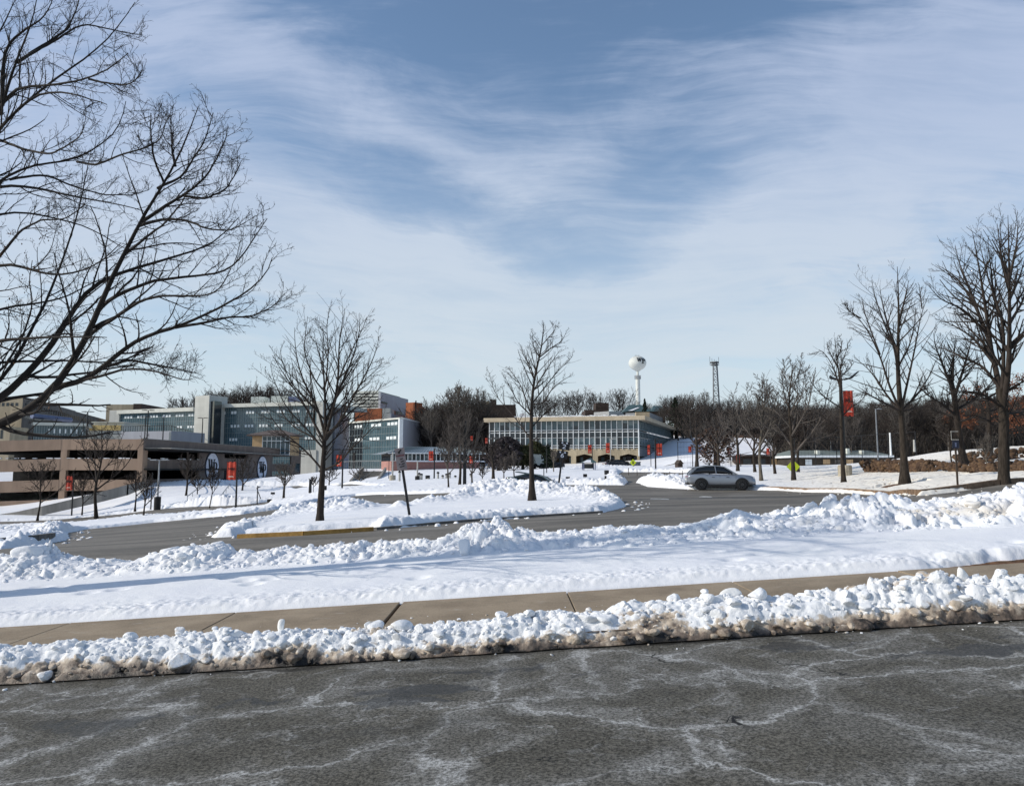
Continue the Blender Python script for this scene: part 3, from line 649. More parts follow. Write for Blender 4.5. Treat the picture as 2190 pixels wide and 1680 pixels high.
# ------------------------------------------------------------------ bare trees
def bark(name, col, lit=1.6):
    m, t, b = new_mat(name); tc = t.n('ShaderNodeTexCoord'); v = tc.outputs['Object']
    n = t.noise(t.mapping(v, (9, 9, 1.6)), 1.6, 5, .7)
    c = t.mix(t.ss(n, .3, .7), tuple(x * .6 for x in col), tuple(x * lit for x in col))
    t.set(b.inputs['Base Color'], c); b.inputs['Roughness'].default_value = .9; b.inputs['Specular IOR Level'].default_value = .15
    t.set(b.inputs['Normal'], t.bump(n, .8, .03)); return m
M['bark_dark'] = bark('dark_bark', (.030, .024, .020)); M['bark'] = bark('grey_brown_bark', (.036, .029, .023)); M['bark_pale'] = bark('pale_bark', (.11, .095, .075))
M['twig'] = simple('twigs', (.040, .031, .026), .9, .3, 2); M['twig_warm'] = simple('warm_twigs', (.088, .075, .066), .9, .35, 2); M['twig_pale'] = simple('pale_twigs', (.105, .092, .08), .9, .3, 2)
M['twig_near'] = simple('near_twigs', (.022, .018, .016), .9, .3, 2)
def tubes(P, Rr, k):
    """P (m,n,3) polylines, Rr (m,n) radii -> verts, quads"""
    m, n, _ = P.shape
    d = np.empty_like(P); d[:, 1:-1] = P[:, 2:] - P[:, :-2]; d[:, 0] = P[:, 1] - P[:, 0]; d[:, -1] = P[:, -1] - P[:, -2]
    d /= np.linalg.norm(d, axis=2, keepdims=True) + 1e-9
    ref = np.where(np.abs(d[:, :1, 2:3]) > .9, np.array([[[1., 0, 0]]]), np.array([[[0., 0, 1.]]])); ref = np.broadcast_to(ref, d.shape)
    a = np.cross(d, ref); a /= np.linalg.norm(a, axis=2, keepdims=True) + 1e-9; b = np.cross(d, a)
    t = np.arange(k) * 2 * np.pi / k
    V = P[:, :, None, :] + (a[:, :, None, :] * np.cos(t)[None, None, :, None] + b[:, :, None, :] * np.sin(t)[None, None, :, None]) * Rr[:, :, None, None]
    i = np.arange(m * n * k).reshape(m, n, k); j = np.roll(i, -1, axis=2)
    return V.reshape(-1, 3), np.stack([i[:, :-1], j[:, :-1], j[:, 1:], i[:, 1:]], -1).reshape(-1, 4)
def resample(pts, n):
    p = np.array(pts, float); L = np.concatenate([[0], np.cumsum(np.linalg.norm(np.diff(p, axis=0), axis=1))]); s = np.linspace(0, L[-1], n)
    # smooth with a Catmull-like blend
    q = np.stack([np.interp(s, L, p[:, k]) for k in range(3)], 1)
    if n > 4:
        for _ in range(2): q[1:-1] = .25 * q[:-2] + .5 * q[1:-1] + .25 * q[2:]
    return q
def spawn(rng, P, Rr, cnt, lo, hi, ang, up, lr, rr, n=5, wob=.12, rmin=.004, grav=0.0, keep_len=None, alt=False):
    """children for each parent polyline"""
    m, npt, _ = P.shape; M_ = m * cnt
    t = (np.arange(cnt)[None] + rng.uniform(0, 1, (m, cnt))) / cnt; t = lo + (hi - lo) * t; t = t.ravel()
    pi = np.repeat(np.arange(m), cnt); f = t * (npt - 1); i = np.minimum(f.astype(int), npt - 2); fr = (f - i)[:, None]
    p0 = P[pi, i] * (1 - fr) + P[pi, i + 1] * fr; r0 = Rr[pi, i] * (1 - fr[:, 0]) + Rr[pi, i + 1] * fr[:, 0]
    tg = P[pi, i + 1] - P[pi, i]; tg /= np.linalg.norm(tg, axis=1, keepdims=True) + 1e-9
    Lp = np.linalg.norm(np.diff(P, axis=1), axis=2).sum(1)[pi]
    q = rng.normal(size=(M_, 3)); q -= (q * tg).sum(1, keepdims=True) * tg; q /= np.linalg.norm(q, axis=1, keepdims=True) + 1e-9
    an = np.radians(rng.normal(ang, ang * .2, M_))[:, None]; d = tg * np.cos(an) + q * np.sin(an)
    L = Lp * lr * (1 - .55 * t) * rng.uniform(.55, 1.25, M_)
    if keep_len is not None: L = np.maximum(L, keep_len)
    r = np.maximum(np.minimum(r0 * rr, .045 * L + .002), rmin)
    out = np.empty((M_, n, 3)); out[:, 0] = p0; st = (L / (n - 1))[:, None]
    w = rng.normal(size=(M_, 3)) * wob
    for k in range(1, n):
        d = d + np.array([0, 0, up + grav * k]) / (n - 1) + w / (n - 1) * 1.5 + rng.normal(size=(M_, 3)) * wob * .35; d /= np.linalg.norm(d, axis=1, keepdims=True)
        out[:, k] = out[:, k - 1] + d * st
    rad_ = r[:, None] * np.linspace(1, .35, n)[None]; rad_ = np.maximum(rad_, rmin * .6)
    return out, rad_
def merge(parts):
    V = []; Q = []; o = 0
    for v, q in parts: V.append(v); Q.append(q + o); o += len(v)
    return np.concatenate(V), np.concatenate(Q)
def tree_mesh(rng, limbs, limb_r, levels, rmin, k0=7, origin=None):
    """limbs: list of (n,3) polylines, limb_r list of (r0,r1). levels: list of spawn kwargs"""
    n0 = 14; L0 = np.stack([resample(l, n0) for l in limbs]); R0 = np.stack([np.linspace(a, b, n0) for a, b in limb_r])
    R0 = np.maximum(R0, rmin)
    parts = [tubes(L0, R0, k0)]; P_, R_ = L0, R0; prevs = (L0, R0)
    for li, kw in enumerate(levels):
        kw = dict(kw); both = kw.pop('both', False); kk = kw.pop('k', 3)
        if both: 
            A = spawn(rng, prevs[0], prevs[1], rmin=rmin, **dict(kw, cnt=both)); parts.append(tubes(A[0], A[1], kk))
        B = spawn(rng, P_, R_, rmin=rmin, **kw); parts.append(tubes(B[0], B[1], kk)); prevs = (P_, R_); P_, R_ = B
    return merge(parts)
LV = lambda d=1.0: [dict(cnt=max(2, int(9 * d)), lo=.15, hi=.97, ang=42, up=.35, lr=.42, rr=.62, n=6, k=4),
                    dict(cnt=max(2, int(6 * d)), lo=.15, hi=.95, ang=42, up=.30, lr=.45, rr=.60, n=5, k=3, both=int(9 * d)),
                    dict(cnt=3, lo=.2, hi=.95, ang=45, up=.2, lr=.5, rr=.6, n=3, k=3)]
def guided(name, label, base, Y, trunk, limbs, r, mats, seed=1, group=None, rmin=.006, levels=None, depth=1.6, rscale=.36, cat='tree', flare=1.5, trunk_top=.35):
    """a tree whose trunk and main limbs follow the photograph; each limb leans towards or away from the viewer"""
    rng = np.random.default_rng(seed)
    root = empty(name, (0, 0, 0)); 
    b = G(base[0], Y); z0 = P(base[0], base[1], Y).z; root.location = (b.x, b.y, z0)
    o = np.array(root.location)
    def w(px, py, dy=0.0): return np.array(P(px, py, Y + dy)) - o
    tp = [w(x, y) for x, y in trunk]; tp[0] = np.array([tp[0][0], 0, -.25]); n = 16; tr = resample([tp[0], tp[0] + [0, 0, .3]] + tp[1:], n)
    rr = np.linspace(1, trunk_top, n) * r; rr[0] *= flare * 1.15; rr[1] *= 1 + (flare - 1) * .35
    v, q = tubes(tr[None], rr[None], 12); t_o = mesh_arrays('trunk', v, q, mats[0], root, smooth=True)
    ls = [tr[8:]]; lr = [(rr[8] * .97, max(rr[-1] * .6, rmin))]
    for i, l in enumerate(limbs):
        l, sc = (l[:-1], l[-1]) if isinstance(l[-1], (int, float)) else (l, 1.0)
        dy = rng.choice([-1, 1]) * rng.uniform(.35, 1.0) * depth; m = len(l)
        pts = [w(x, y, dy * (j / (m - 1)) ** 1.2) for j, (x, y) in enumerate(l)]
        pts[-1] = pts[-2] + (pts[-1] - pts[-2]) * .72
        k = np.argmin(np.linalg.norm(tr - pts[0], axis=1)); pts = [tr[k]] + pts[1:] if np.linalg.norm(tr[k] - pts[0]) < .6 else pts
        ls.append(pts); lr.append((r * rscale * sc, rmin * 1.3))
    v, q = tree_mesh(rng, ls, lr, levels or LV(), rmin)
    mesh_arrays('crown', v, q, mats[1], root, smooth=True)
    return tag(root, label, cat, group)

# the two trees on the traffic island
guided('bare_tree', 'bare spreading tree on the snowy island beside the leaning white sign', (684, 1113), 28,
  [(684,1113),(686,1074),(690,1006),(693,959),(695,925),(697,900)],
  [[(688,1004),(663,972),(632,945),(598,918),(574,884),(558,842),.8],[(697,1011),(724,993),(751,959),(778,935),(803,905),(829,891),.75],[(690,955),(666,930),(632,918),(600,880),(585,830),.7],
   [(692,950),(666,894),(649,860),(618,816),(595,782),(581,755)],[(693,930),(680,870),(656,830),(639,789),(630,735),(630,687)],[(694,920),(695,836),(690,768),(692,720),(690,684)],
   [(695,836),(673,816),(649,751),(655,700),(659,667),.6],[(697,938),(717,857),(725,802),(724,735),(730,701),(741,643),1.3],[(703,904),(730,823),(758,758),(771,701),(769,656)],
   [(700,930),(717,921),(744,870),(781,802),(802,762),(815,701)],[(700,950),(724,904),(764,867),(798,850),(829,802),.9],[(725,885),(747,857),(775,815),(809,789),(820,768),.6],[(697,819),(703,751),(698,700),(707,643),.6],
   [(722,816),(751,751),(775,705),(788,667),.6],[(690,900),(660,860),(622,820),(600,765),(599,735),.7],[(700,960),(740,915),(775,880),(818,850),.6],[(690,960),(655,915),(610,870),(580,800),(578,770),.6]],
  .15, (M['bark_dark'], M['twig']), 3, rmin=.0056, levels=LV(1.0), depth=1.8)
guided('bare_tree', 'slender bare tree on the island right of the leaning white sign', (1138, 1061), 40,
  [(1138,1061),(1137,1010),(1136,961),(1136,885),(1141,809),(1156,758),(1161,732),(1163,689)],
  [[(1136,930),(1113,908),(1095,885),(1067,854),(1044,826)],[(1136,895),(1107,860),(1087,819),(1077,801)],[(1134,877),(1120,840),(1109,814),(1092,795),(1088,778)],[(1067,854),(1055,830),(1049,809),(1046,792),.5],
   [(1137,815),(1135,783),(1118,758),(1113,730)],[(1137,875),(1161,865),(1181,829),(1209,809),(1232,798)],[(1161,865),(1175,815),(1202,783),(1225,765),(1224,755)],[(1139,840),(1163,798),(1186,765),(1202,742)],
   [(1156,758),(1181,742),(1202,730),(1214,703)],[(1160,745),(1186,707),(1190,689),.7],[(1138,905),(1176,872),(1217,844)],[(1137,951),(1150,940),(1165,928),.5],[(1150,775),(1140,740),(1138,700),.7],[(1120,850),(1118,815),(1112,790),.5]],
  .15, (M['bark_dark'], M['twig']), 8, rmin=.0070, levels=LV(.9), depth=2.0, rscale=.28, trunk_top=.12)
# right-hand group
guided('bare_tree', 'tall bare tree with three upright leaders by the stone planter', (1935, 1031), 43,
  [(1935,1031),(1931,929),(1927,880),(1921,820),(1919,766),(1923,684),(1921,620),(1919,570)],
  [[(1927,872),(1902,827),(1882,758),(1849,693),(1801,644)],[(1882,758),(1862,705),(1846,660),(1842,625),.7],[(1921,830),(1915,746),(1894,701),(1866,619),(1864,590)],[(1930,865),(1955,754),(1972,660),(1992,619)],[(1972,660),(1968,630),(1965,600),.5],
   [(1924,885),(1882,856),(1849,839),(1825,845)],[(1921,690),(1935,640),(1947,583)],[(1919,766),(1900,700),(1885,640),(1880,600)],[(1928,880),(1965,840),(1990,800),(2005,760)],[(1928,880),(1900,850),(1860,790),(1815,755)],[(1925,800),(1945,740),(1955,700),(1960,640),.7],
   [(1928,890),(1975,870),(2010,850),.7],[(1840,680),(1815,665),(1800,640),.6]],
  .22, (M['bark'], M['twig']), 21, rmin=.0078, levels=LV(.95), depth=2.4, rscale=.36, trunk_top=.06)
guided('bare_tree', 'slim bare tree with a narrow crown beside the lamp post and red banner', (1805, 1035), 50,
  [(1805,1035),(1801,980),(1800,929),(1797,860),(1796,807),(1790,770),(1785,725)],
  [[(1797,830),(1785,790),(1772,766),(1755,745),(1738,765)],[(1796,807),(1800,775),(1812,745),(1815,725)],[(1792,790),(1770,745),(1768,725)],[(1797,815),(1815,790),(1830,770)],[(1799,880),(1765,850),(1735,820),(1728,800)],[(1799,900),(1820,870),(1845,855),(1860,820)],
   [(1800,920),(1770,900),(1745,870)],[(1790,770),(1800,745),(1798,715)]], .15, (M['bark'], M['twig']), 22, rmin=.010, levels=LV(.9), depth=1.8, rscale=.32, trunk_top=.08)
guided('bare_tree', 'biggest bare tree, at the right edge on the leaf-strewn snow slope', (2147, 1031), 33.5,
  [(2147,1031),(2147,960),(2147,888),(2141,845),(2139,830)],
  [[(2141,850),(2130,790),(2120,745),(2102,684),(2061,611),(2030,575),(1998,565),1.5],[(2149,870),(2156,810),(2159,760),(2159,603),(2157,510),(2155,440),1.5],[(2143,860),(2147,760),(2147,684),(2114,603),(2086,481),1.1],[(2120,745),(2105,640),(2092,560),(2075,470),1.0],[(2159,640),(2182,590),(2195,540),.8],
   [(2160,690),(2190,640),(2205,560),.8],[(2135,810),(2100,780),(2061,766),(2020,745),(1988,737),.9],[(2128,780),(2080,720),(2030,690),(1990,680),.8],[(2112,715),(2060,660),(2010,640),(1985,610),.8],[(2152,850),(2180,820),(2215,800),.8],[(2159,620),(2140,540),(2130,455),.8],
   [(2158,600),(2175,520),(2178,450),.8],[(2145,870),(2100,840),(2050,835),(2010,850),.7],[(2150,880),(2190,880),(2230,870),.7],[(2100,690),(2075,620),(2050,560),(2040,510),.8],[(2157,740),(2200,700),(2240,660),.8],[(2147,690),(2125,640),(2118,560),(2110,500),.7]],
  .235, (M['bark'], M['twig']), 33, rmin=.0066, levels=LV(1.15), depth=2.6, rscale=.40, flare=1.4, trunk_top=.8)
guided('bare_tree', 'gnarled dark tree on the rocky bank behind the parking sign', (2061, 986), 52,
  [(2061,986),(2052,940),(2046,888),(2040,840),(2030,800)],
  [[(2040,840),(2020,790),(2000,740),(1995,700),1.2],[(2042,850),(2060,790),(2075,740),(2080,700),1.2],[(2046,888),(2010,860),(1975,840),(1960,800)],[(2045,880),(2090,850),(2120,820),(2140,780)],[(2035,820),(2040,760),(2045,700)],[(2045,900),(2090,890),(2130,870)],[(2046,895),(2000,880),(1970,880)]],
  .25, (M['bark_dark'], M['twig_near']), 35, rmin=.010, levels=LV(1.3), depth=3.0, rscale=.4, trunk_top=.6)

# the big tree whose branches reach in from the left edge
def corner_tree():
    Y = 10.2; rng = np.random.default_rng(77)
    root = empty('bare_tree', (0, 0, 0)); b = G(-260, Y); root.location = b; o = np.array(b)
    def w(px, py, dy=0.0): return np.array(P(px, py, Y + dy)) - o
    tr = resample([(0, 0, -.3), (0, 0, .5), w(-255, 1150), w(-248, 1050), w(-235, 950), w(-225, 820), w(-200, 640), w(-185, 450), w(-190, 250), w(-180, 20), w(-165, -200)], 22)
    rr = np.linspace(.30, .09, 22); rr[0] = .48; rr[1] = .36
    v, q = tubes(tr[None], rr[None], 14); mesh_arrays('trunk', v, q, M['bark_dark'], root, smooth=True)
    LM = [ # radius, points (picture positions)
     (.115, [(-235,960),(-100,935),(0,905),(62,884),(119,828),(150,784),(187,722),(212,656),(241,587),(272,528),(300,468),(337,403),(375,356),(403,281),(423,225)]),
     (.10, [(-232,930),(-110,905),(0,859),(47,812),(94,759),(125,715),(162,656),(187,606),(250,581),(312,565),(406,537),(469,522),(512,462)]),
     (.06, [(119,828),(144,822),(187,809),(225,781),(259,750),(316,711),(375,700),(437,672),(500,640),(550,612),(584,572),(586,546)]),
     (.032, [(375,700),(437,690),(487,675),(531,678),(587,656),(598,637)]),
     (.085, [(-200,620),(-90,470),(0,240),(16,187),(34,125),(69,50),(78,-10)]),
     (.05, [(0,245),(10,94),(56,56),(94,31),(110,-10)]),
     (.055, [(-205,640),(-80,360),(0,259),(62,206),(125,156),(187,119),(231,75),(281,3)]),
     (.042, [(-60,330),(19,200),(47,187),(125,181),(190,169),(237,148),(275,116)]),
     (.024, [(190,169),(230,178),(269,183),(290,175),(303,150)]),
     (.035, [(37,134),(78,103),(140,64),(160,20),(170,-20)]), (.03, [(41,130),(94,100),(175,50),(281,70),(305,72)]),
     (.045, [(-205,600),(-90,470),(0,381),(47,356),(103,345),(162,345),(200,319),(244,291),(266,253),(269,216)]),
     (.026, [(165,346),(203,353),(250,334),(312,319),(341,300),(350,269)]),
     (.05, [(-210,560),(-90,430),(0,394),(78,397),(141,416),(203,425),(259,434),(312,450)]),
     (.026, [(20,384),(94,370),(156,397),(219,416),(281,416),(320,405)]),
     (.04, [(-212,640),(-90,500),(0,450),(62,450),(125,466),(187,481),(234,509),(290,540)]),
     (.05, [(-228,900),(-90,860),(0,828),(34,769),(72,697),(84,669),(109,631),(125,581),(144,534),(159,475),(175,416),(187,353),(195,325)]),
     (.06, [(-225,830),(-90,750),(0,728),(62,722),(125,722),(187,719),(230,722)]), (.045, [(-228,860),(-90,790),(0,776),(78,775),(150,773),(187,781),(250,778),(300,760),(335,755)]),
     (.04, [(187,722),(200,706),(250,675),(312,637),(375,631),(453,631),(487,597),(497,570)]), (.042, [(205,672),(225,643),(312,603),(375,590),(469,581),(500,562),(537,512),(556,484),(570,462)]),
     (.04, [(303,475),(359,437),(406,409),(447,375),(459,344),(478,319),(487,281)]), (.026, [(394,419),(437,425),(484,406),(506,369),(516,344)]),
     (.034, [(300,482),(344,469),(391,470),(437,487),(487,494),(525,475)]), (.034, [(141,822),(187,812),(225,803),(281,787),(344,800),(390,818),(416,815)]), (.034, [(219,784),(281,768),(344,781),(385,790),(416,793)]),
     (.03, [(266,545),(320,500),(350,480),(390,430),(405,390)]), (.03, [(337,403),(390,380),(440,300),(452,245)]), (.024, [(350,390),(330,340),(323,290),(322,240)]), (.03, [(375,356),(365,320),(360,270),(358,250)]),
     (.05, [(-205,520),(-100,380),(-20,300),(30,240),(80,200),(140,195),(200,215),(230,225)]), (.03, [(0,300),(50,320),(110,330),(160,300),(175,280)]),
     (.05, [(-200,480),(-120,250),(-30,120),(20,30),(40,-20)]), (.05, [(-215,700),(-100,620),(0,560),(50,570),(110,590),(170,580),(220,560),(260,520)]), (.045, [(-220,760),(-110,700),(0,660),(60,650),(130,640),(200,600),(235,590)]),
     (.03, [(-10,560),(40,500),(90,470),(140,470),(180,440)]), (.04, [(-225,880),(-100,850),(0,800),(40,740),(60,690),(70,640),(60,600),(68,560)])]
    pts = []; rs = []
    for i, (r, l) in enumerate(LM):
        dy = rng.uniform(-1, 1) * 2.0; m = len(l)
        if i in (0, 1): dy = .6 * (1 if i else -1)
        pts.append([w(x, y, dy * (j / (m - 1)) ** 1.1) for j, (x, y) in enumerate(l)]); rs.append((r * .72, .005))
    n0 = 22; L0 = np.stack([resample(p, n0) for p in pts]); R0 = np.stack([a + (b_ - a) * np.linspace(0, 1, n0) ** .85 for a, b_ in rs])
    L0[:, 1:] += np.cumsum(rng.normal(size=(len(L0), n0 - 1, 3)) * .004, axis=1)
    parts = [tubes(L0, R0, 7)]
    A = spawn(rng, L0, R0, 14, .2, .985, 40, .45, .26, .5, n=8, wob=.28, rmin=.0045, keep_len=.35); parts.append(tubes(A[0], A[1], 4))
    B = spawn(rng, A[0], A[1], 6, .15, .97, 42, .38, .40, .55, n=6, wob=.26, rmin=.0028, keep_len=.16); parts.append(tubes(B[0], B[1], 3))
    C = spawn(rng, B[0], B[1], 3, .15, .97, 48, .2, .30, .7, n=3, wob=.25, rmin=.0026, keep_len=.05); parts.append(tubes(C[0], C[1], 3))
    C2 = spawn(rng, L0, R0, 16, .5, .99, 50, .3, .05, .35, n=3, wob=.2, rmin=.0034, keep_len=.08); parts.append(tubes(C2[0], C2[1], 3))
    v, q = merge(parts); mesh_arrays('crown', v, q, M['twig_near'], root, smooth=True)
    # a few dead keys and leaves still hanging on the twigs at the far left
    mb = MB(); r2 = random.Random(5)
    tips = np.concatenate([B[0][:, -1], A[0][:, 4]]); 
    for t_ in tips:
        pw = t_ + o; px = CX + F * pw[0] / pw[1]; py = CY - F * ((pw[2] - EYE) / pw[1] - math.tan(PT)) 
        if (px < 75 and 470 < py < 600 and r2.random() < .55) or (px < 130 and 790 < py < 980 and r2.random() < .35) or (px < 60 and 600 < py < 790 and r2.random() < .3):
            for _ in range(3):
                p = Vector(t_) + Vector((r2.uniform(-.05, .05), r2.uniform(-.05, .05), r2.uniform(-.09, 0)))
                a = r2.uniform(0, 6.28); s = r2.uniform(.010, .022); u = Vector((math.cos(a), math.sin(a), 0)) * s; v_ = Vector((r2.uniform(-.4, .4), r2.uniform(-.4, .4), -1)) * s * 1.5
                mb.add([p, p + u * .5 + v_ * .5, p + v_, p - u * .5 + v_ * .5], [(0, 1, 2, 3)])
    if mb.v: mb.build('dead_leaves', M['soil'], root)
    tag(root, 'large bare tree whose dark branches reach in from the left edge', 'tree')
corner_tree()

# generic tree builder
def auto_limbs(rng, h, r, fork=.28, n=11, spread=.42, form='vase'):
    r = r * .85; tr = resample([(0, 0, -.2), (0, 0, .3), (rng.normal() * .02 * h, rng.normal() * .02 * h, fork * h), (rng.normal() * .03 * h, rng.normal() * .03 * h, .62 * h), (rng.normal() * .05 * h, rng.normal() * .05 * h, .97 * h)], 14)
    limbs = []; rr = []
    for i in range(n):
        f = fork + (.78 - fork) * (i / n) ** 1.1; z = f * h; k = np.argmin(np.abs(tr[:, 2] - z)); p0 = tr[k]; a = i * 2.4 + rng.uniform(-.4, .4)
        L = h * (1 - f) * rng.uniform(.75, 1.05); s = spread * rng.uniform(.75, 1.2) * (1.35 - f * .8)
        top = p0 + np.array([math.cos(a) * L * s, math.sin(a) * L * s, L * (.92 if form == 'vase' else .6)]); midp = p0 + (top - p0) * .45 + np.array([math.cos(a), math.sin(a), -.35]) * L * .10
        limbs.append([p0, midp, top]); rr.append((r * (1 - f) * .75 + .01, .01))
    return tr, limbs, rr
def auto_tree(name, label, x, y, h, r, seed, mats, group=None, fork=.28, n=11, spread=.42, dens=.8, rmin=.012, levels=None, z=None, form='vase', one=False, cat='tree'):
    rng = np.random.default_rng(seed); tr, limbs, rr = auto_limbs(rng, h, r, fork, n, spread, form)
    root = None if one else empty(name, (x, y, Tz(x, y) if z is None else z))
    rt = np.linspace(1, .1, 14) * r; rt[0] *= 1.5; rt[1] *= 1.15
    lv = levels or LV(dens); v, q = tree_mesh(rng, limbs + [tr[6:]], rr + [(r * .55, .02)], lv, rmin, 5)
    tv, tq = tubes(tr[None], rt[None], 8)
    if one:
        V, Q = merge([(tv, tq), (v, q)]); o = mesh_arrays(name, V, Q, mats[1]); o.location = (x, y, Tz(x, y) if z is None else z); return tag(o, label, cat, group)
    mesh_arrays('trunk', tv, tq, mats[0], root, smooth=True); mesh_arrays('crown', v, q, mats[1], root)
    return tag(root, label, cat, group)
def at_px(px, py_base, py_top, Y):
    """ground position and height of something whose foot and top are seen at these heights"""
    g = G(px, Y); return g.x, g.y, P(px, py_top, Y).z - g.z
LVs = [dict(cnt=7, lo=.15, hi=.95, ang=40, up=.35, lr=.42, rr=.6, n=4, k=3), dict(cnt=5, lo=.15, hi=.95, ang=42, up=.3, lr=.45, rr=.6, n=3, k=3, both=6)]
MT = (M['bark'], M['twig']); MW = (M['bark'], M['twig_warm']); MP = (M['bark_pale'], M['twig_pale'])
SMALL = [ # px, foot, top, depth, trunk r, materials, seed, spread, fork, label
 (213,1110,900,86,.20,MT,1,.55,.3,'larger bare tree on the snow strip in front of the parking garage'),
 (88,1112,985,90,.12,MT,2,.6,.3,'small bare tree left of the red banner lamp by the garage'),
 (182,1103,1010,92,.10,MT,3,.6,.3,'little bare tree just right of the red banner lamp by the garage'),
 (294,1087,1005,88,.11,MT,4,.55,.35,'small round-headed tree left of its twin below the garage corner'),
 (313,1105,1020,76,.10,MT,5,.45,.3,'small upright tree right of its twin below the garage corner'),
 (401,1070,968,100,.17,MT,6,.55,.25,'stout low-branched tree on the slope under the left round emblem'),
 (425,1065,1016,104,.10,MT,7,.8,.25,'low spreading tree close to the stair on the garage slope'),
 (452,1090,1000,82,.07,MT,8,.25,.35,'thin leaning sapling on the strip before the stair'),
 (520,1055,975,112,.16,MT,9,.5,.2,'bushy dark tree between the two round emblems'),
 (609,1071,985,82,.16,MW,10,.5,.32,'bare tree with brown twigs beside the trash bin'),
 (672,1062,1018,84,.05,MT,11,.7,.45,'tiny sapling with a forked top on the slope left of the island tree'),
 (770,1038,1000,100,.14,MP,12,1.1,.15,'low pale bush-like tree beside the concrete steps'),
 (705,1035,1003,104,.10,MT,13,1.1,.2,'tiny wide tree behind the island tree trunk'),
 (960,1056,925,66,.09,MW,14,.45,.3,'young tree with thin trunk behind the leaning white sign'),
 (983,1045,880,72,.15,MW,15,.42,.25,'taller brown-twigged tree in the row near the dark lamp post'),
 (1010,1043,945,76,.10,MT,16,.4,.25,'narrow young tree right of the dark lamp post'),
 (1055,1030,930,84,.20,MT,17,.5,.3,'dark sturdy tree with twisted limbs left of the evergreen shrubs'),
 (1078,1033,975,82,.08,MW,18,.35,.3,'young reddish tree beside the sturdy dark tree'),
 (1100,1032,965,82,.09,MW,19,.35,.3,'young reddish tree nearest the buried sedan'),
 (1032,1040,990,78,.06,MT,20,.3,.3,'short sapling in the snow behind the heap'),
 (1184,1017,960,100,.09,MP,21,.3,.4,'pale sapling right of the black numbered signs'),
 (1204,1012,975,108,.06,MT,22,.3,.4,'small sapling left of the bus shelter'),
 (1627,1031,815,60,.15,MP,23,.46,.28,'medium bare tree with pale trunk right of the silver suv'),
 (1696,1032,765,58,.18,MW,24,.42,.24,'tall bare tree whose trunk crosses the right yellow diamond sign'),
 (1657,1024,900,70,.16,MT,25,.5,.35,'dark-trunked tree between the two pale trees right of the suv'),
 (1706,1020,880,72,.18,MT,26,.5,.35,'tree close behind the right yellow diamond sign'),
 (1614,1016,880,76,.17,MT,27,.5,.3,'bare tree on the snow directly beyond the suv bonnet'),
 (1577,1014,850,80,.20,MW,28,.55,.35,'bare tree rising above the suv windscreen'),
 (1490,1002,862,96,.26,MT,29,.6,.35,'wide-limbed dark tree left of the suv by the tall fence'),
 (1537,1003,880,104,.22,MW,30,.6,.25,'russet bushy tree above the suv roof'),
 (2035,1004,880,56,.07,MT,31,.3,.3,'thin crooked sapling left of the parking sign on the rocky bank'),
 (2110,1015,930,48,.05,MP,32,.3,.3,'pale leaning sapling between the parking sign and the biggest tree'),
]
for px, f, tp, Y, r, mm, sd, sp, fk, lab in SMALL:
    x, y, h = at_px(px, f, tp, Y); dz = P(px, f, Y).z
    z = min(max(dz, Tz(x, y) - .1), Tz(x, y) + .35); h = P(px, tp, Y).z - z
    auto_tree('bare_tree', lab, x, y, h, r, 100 + sd, mm, None, fk, 9, sp, .7 if Y > 75 else 1.2, rmin=.00028 * Y if Y > 50 else .010, z=z)
# ------------------------------------------------------------------ woods: individual trees sharing a few meshes
def wood_protos():
    out = []
    for i, (mat, sp, fk) in enumerate([(M['twig_warm'], .5, .35), (M['twig'], .55, .3), (M['twig_warm'], .45, .4), (M['twig_pale'], .40, .45), (M['twig'], .6, .25), (M['twig_near'], .5, .3)]):
        o = auto_tree('wood_tree', None, 0, -500, 12, .19, 500 + i, (mat, mat), None, fk, 11, sp, rmin=.03, one=True, z=0,
                      levels=[dict(cnt=9, lo=.12, hi=.97, ang=42, up=.3, lr=.45, rr=.6, n=4, k=3), dict(cnt=6, lo=.12, hi=.97, ang=42, up=.25, lr=.5, rr=.6, n=3, k=3, both=6)])
        out.append(o)
    return out
WP_ = wood_protos(); _used = [0]
rw = random.Random(42)
def wood(px, Y, h, label, group, proto=None, z=None):
    g = G(px, Y); k = rw.randrange(len(WP_)) if proto is None else proto; src = WP_[k]
    if src.location.y < -400: o = src
    else: o = src.copy(); link(o)
    o.location = (g.x, g.y, g.z - .1 if z is None else z); s = h / 12; o.scale = (s * rw.uniform(.85, 1.2), s * rw.uniform(.85, 1.2), s); o.rotation_euler = (0, 0, rw.uniform(0, 6.28))
    return tag(o, label, 'tree', group)
ORD = ['first', 'second', 'third', 'fourth', 'fifth', 'sixth', 'seventh', 'eighth', 'ninth', 'tenth', 'eleventh', 'twelfth', 'thirteenth', 'fourteenth', 'fifteenth', 'sixteenth', 'seventeenth', 'eighteenth', 'nineteenth', 'twentieth']
def px_of(o): return CX + F * o.location.x / o.location.y
def number(objs, fmt):
    for i, o in enumerate(sorted(objs, key=px_of)): o['label'] = fmt % ORD[i] if i < len(ORD) else fmt % 'last'
def rlabel(px):
    return ('bare tree in the brown woods between the library and the lattice mast' if px < 1545 else 'bare tree in the woods beyond the low snowy-roofed house' if px < 1690 else
            'bare tree in the dark woods behind the low pale-roofed hall' if px < 1900 else 'bare tree in the woods behind the snow hump and rocky bank')
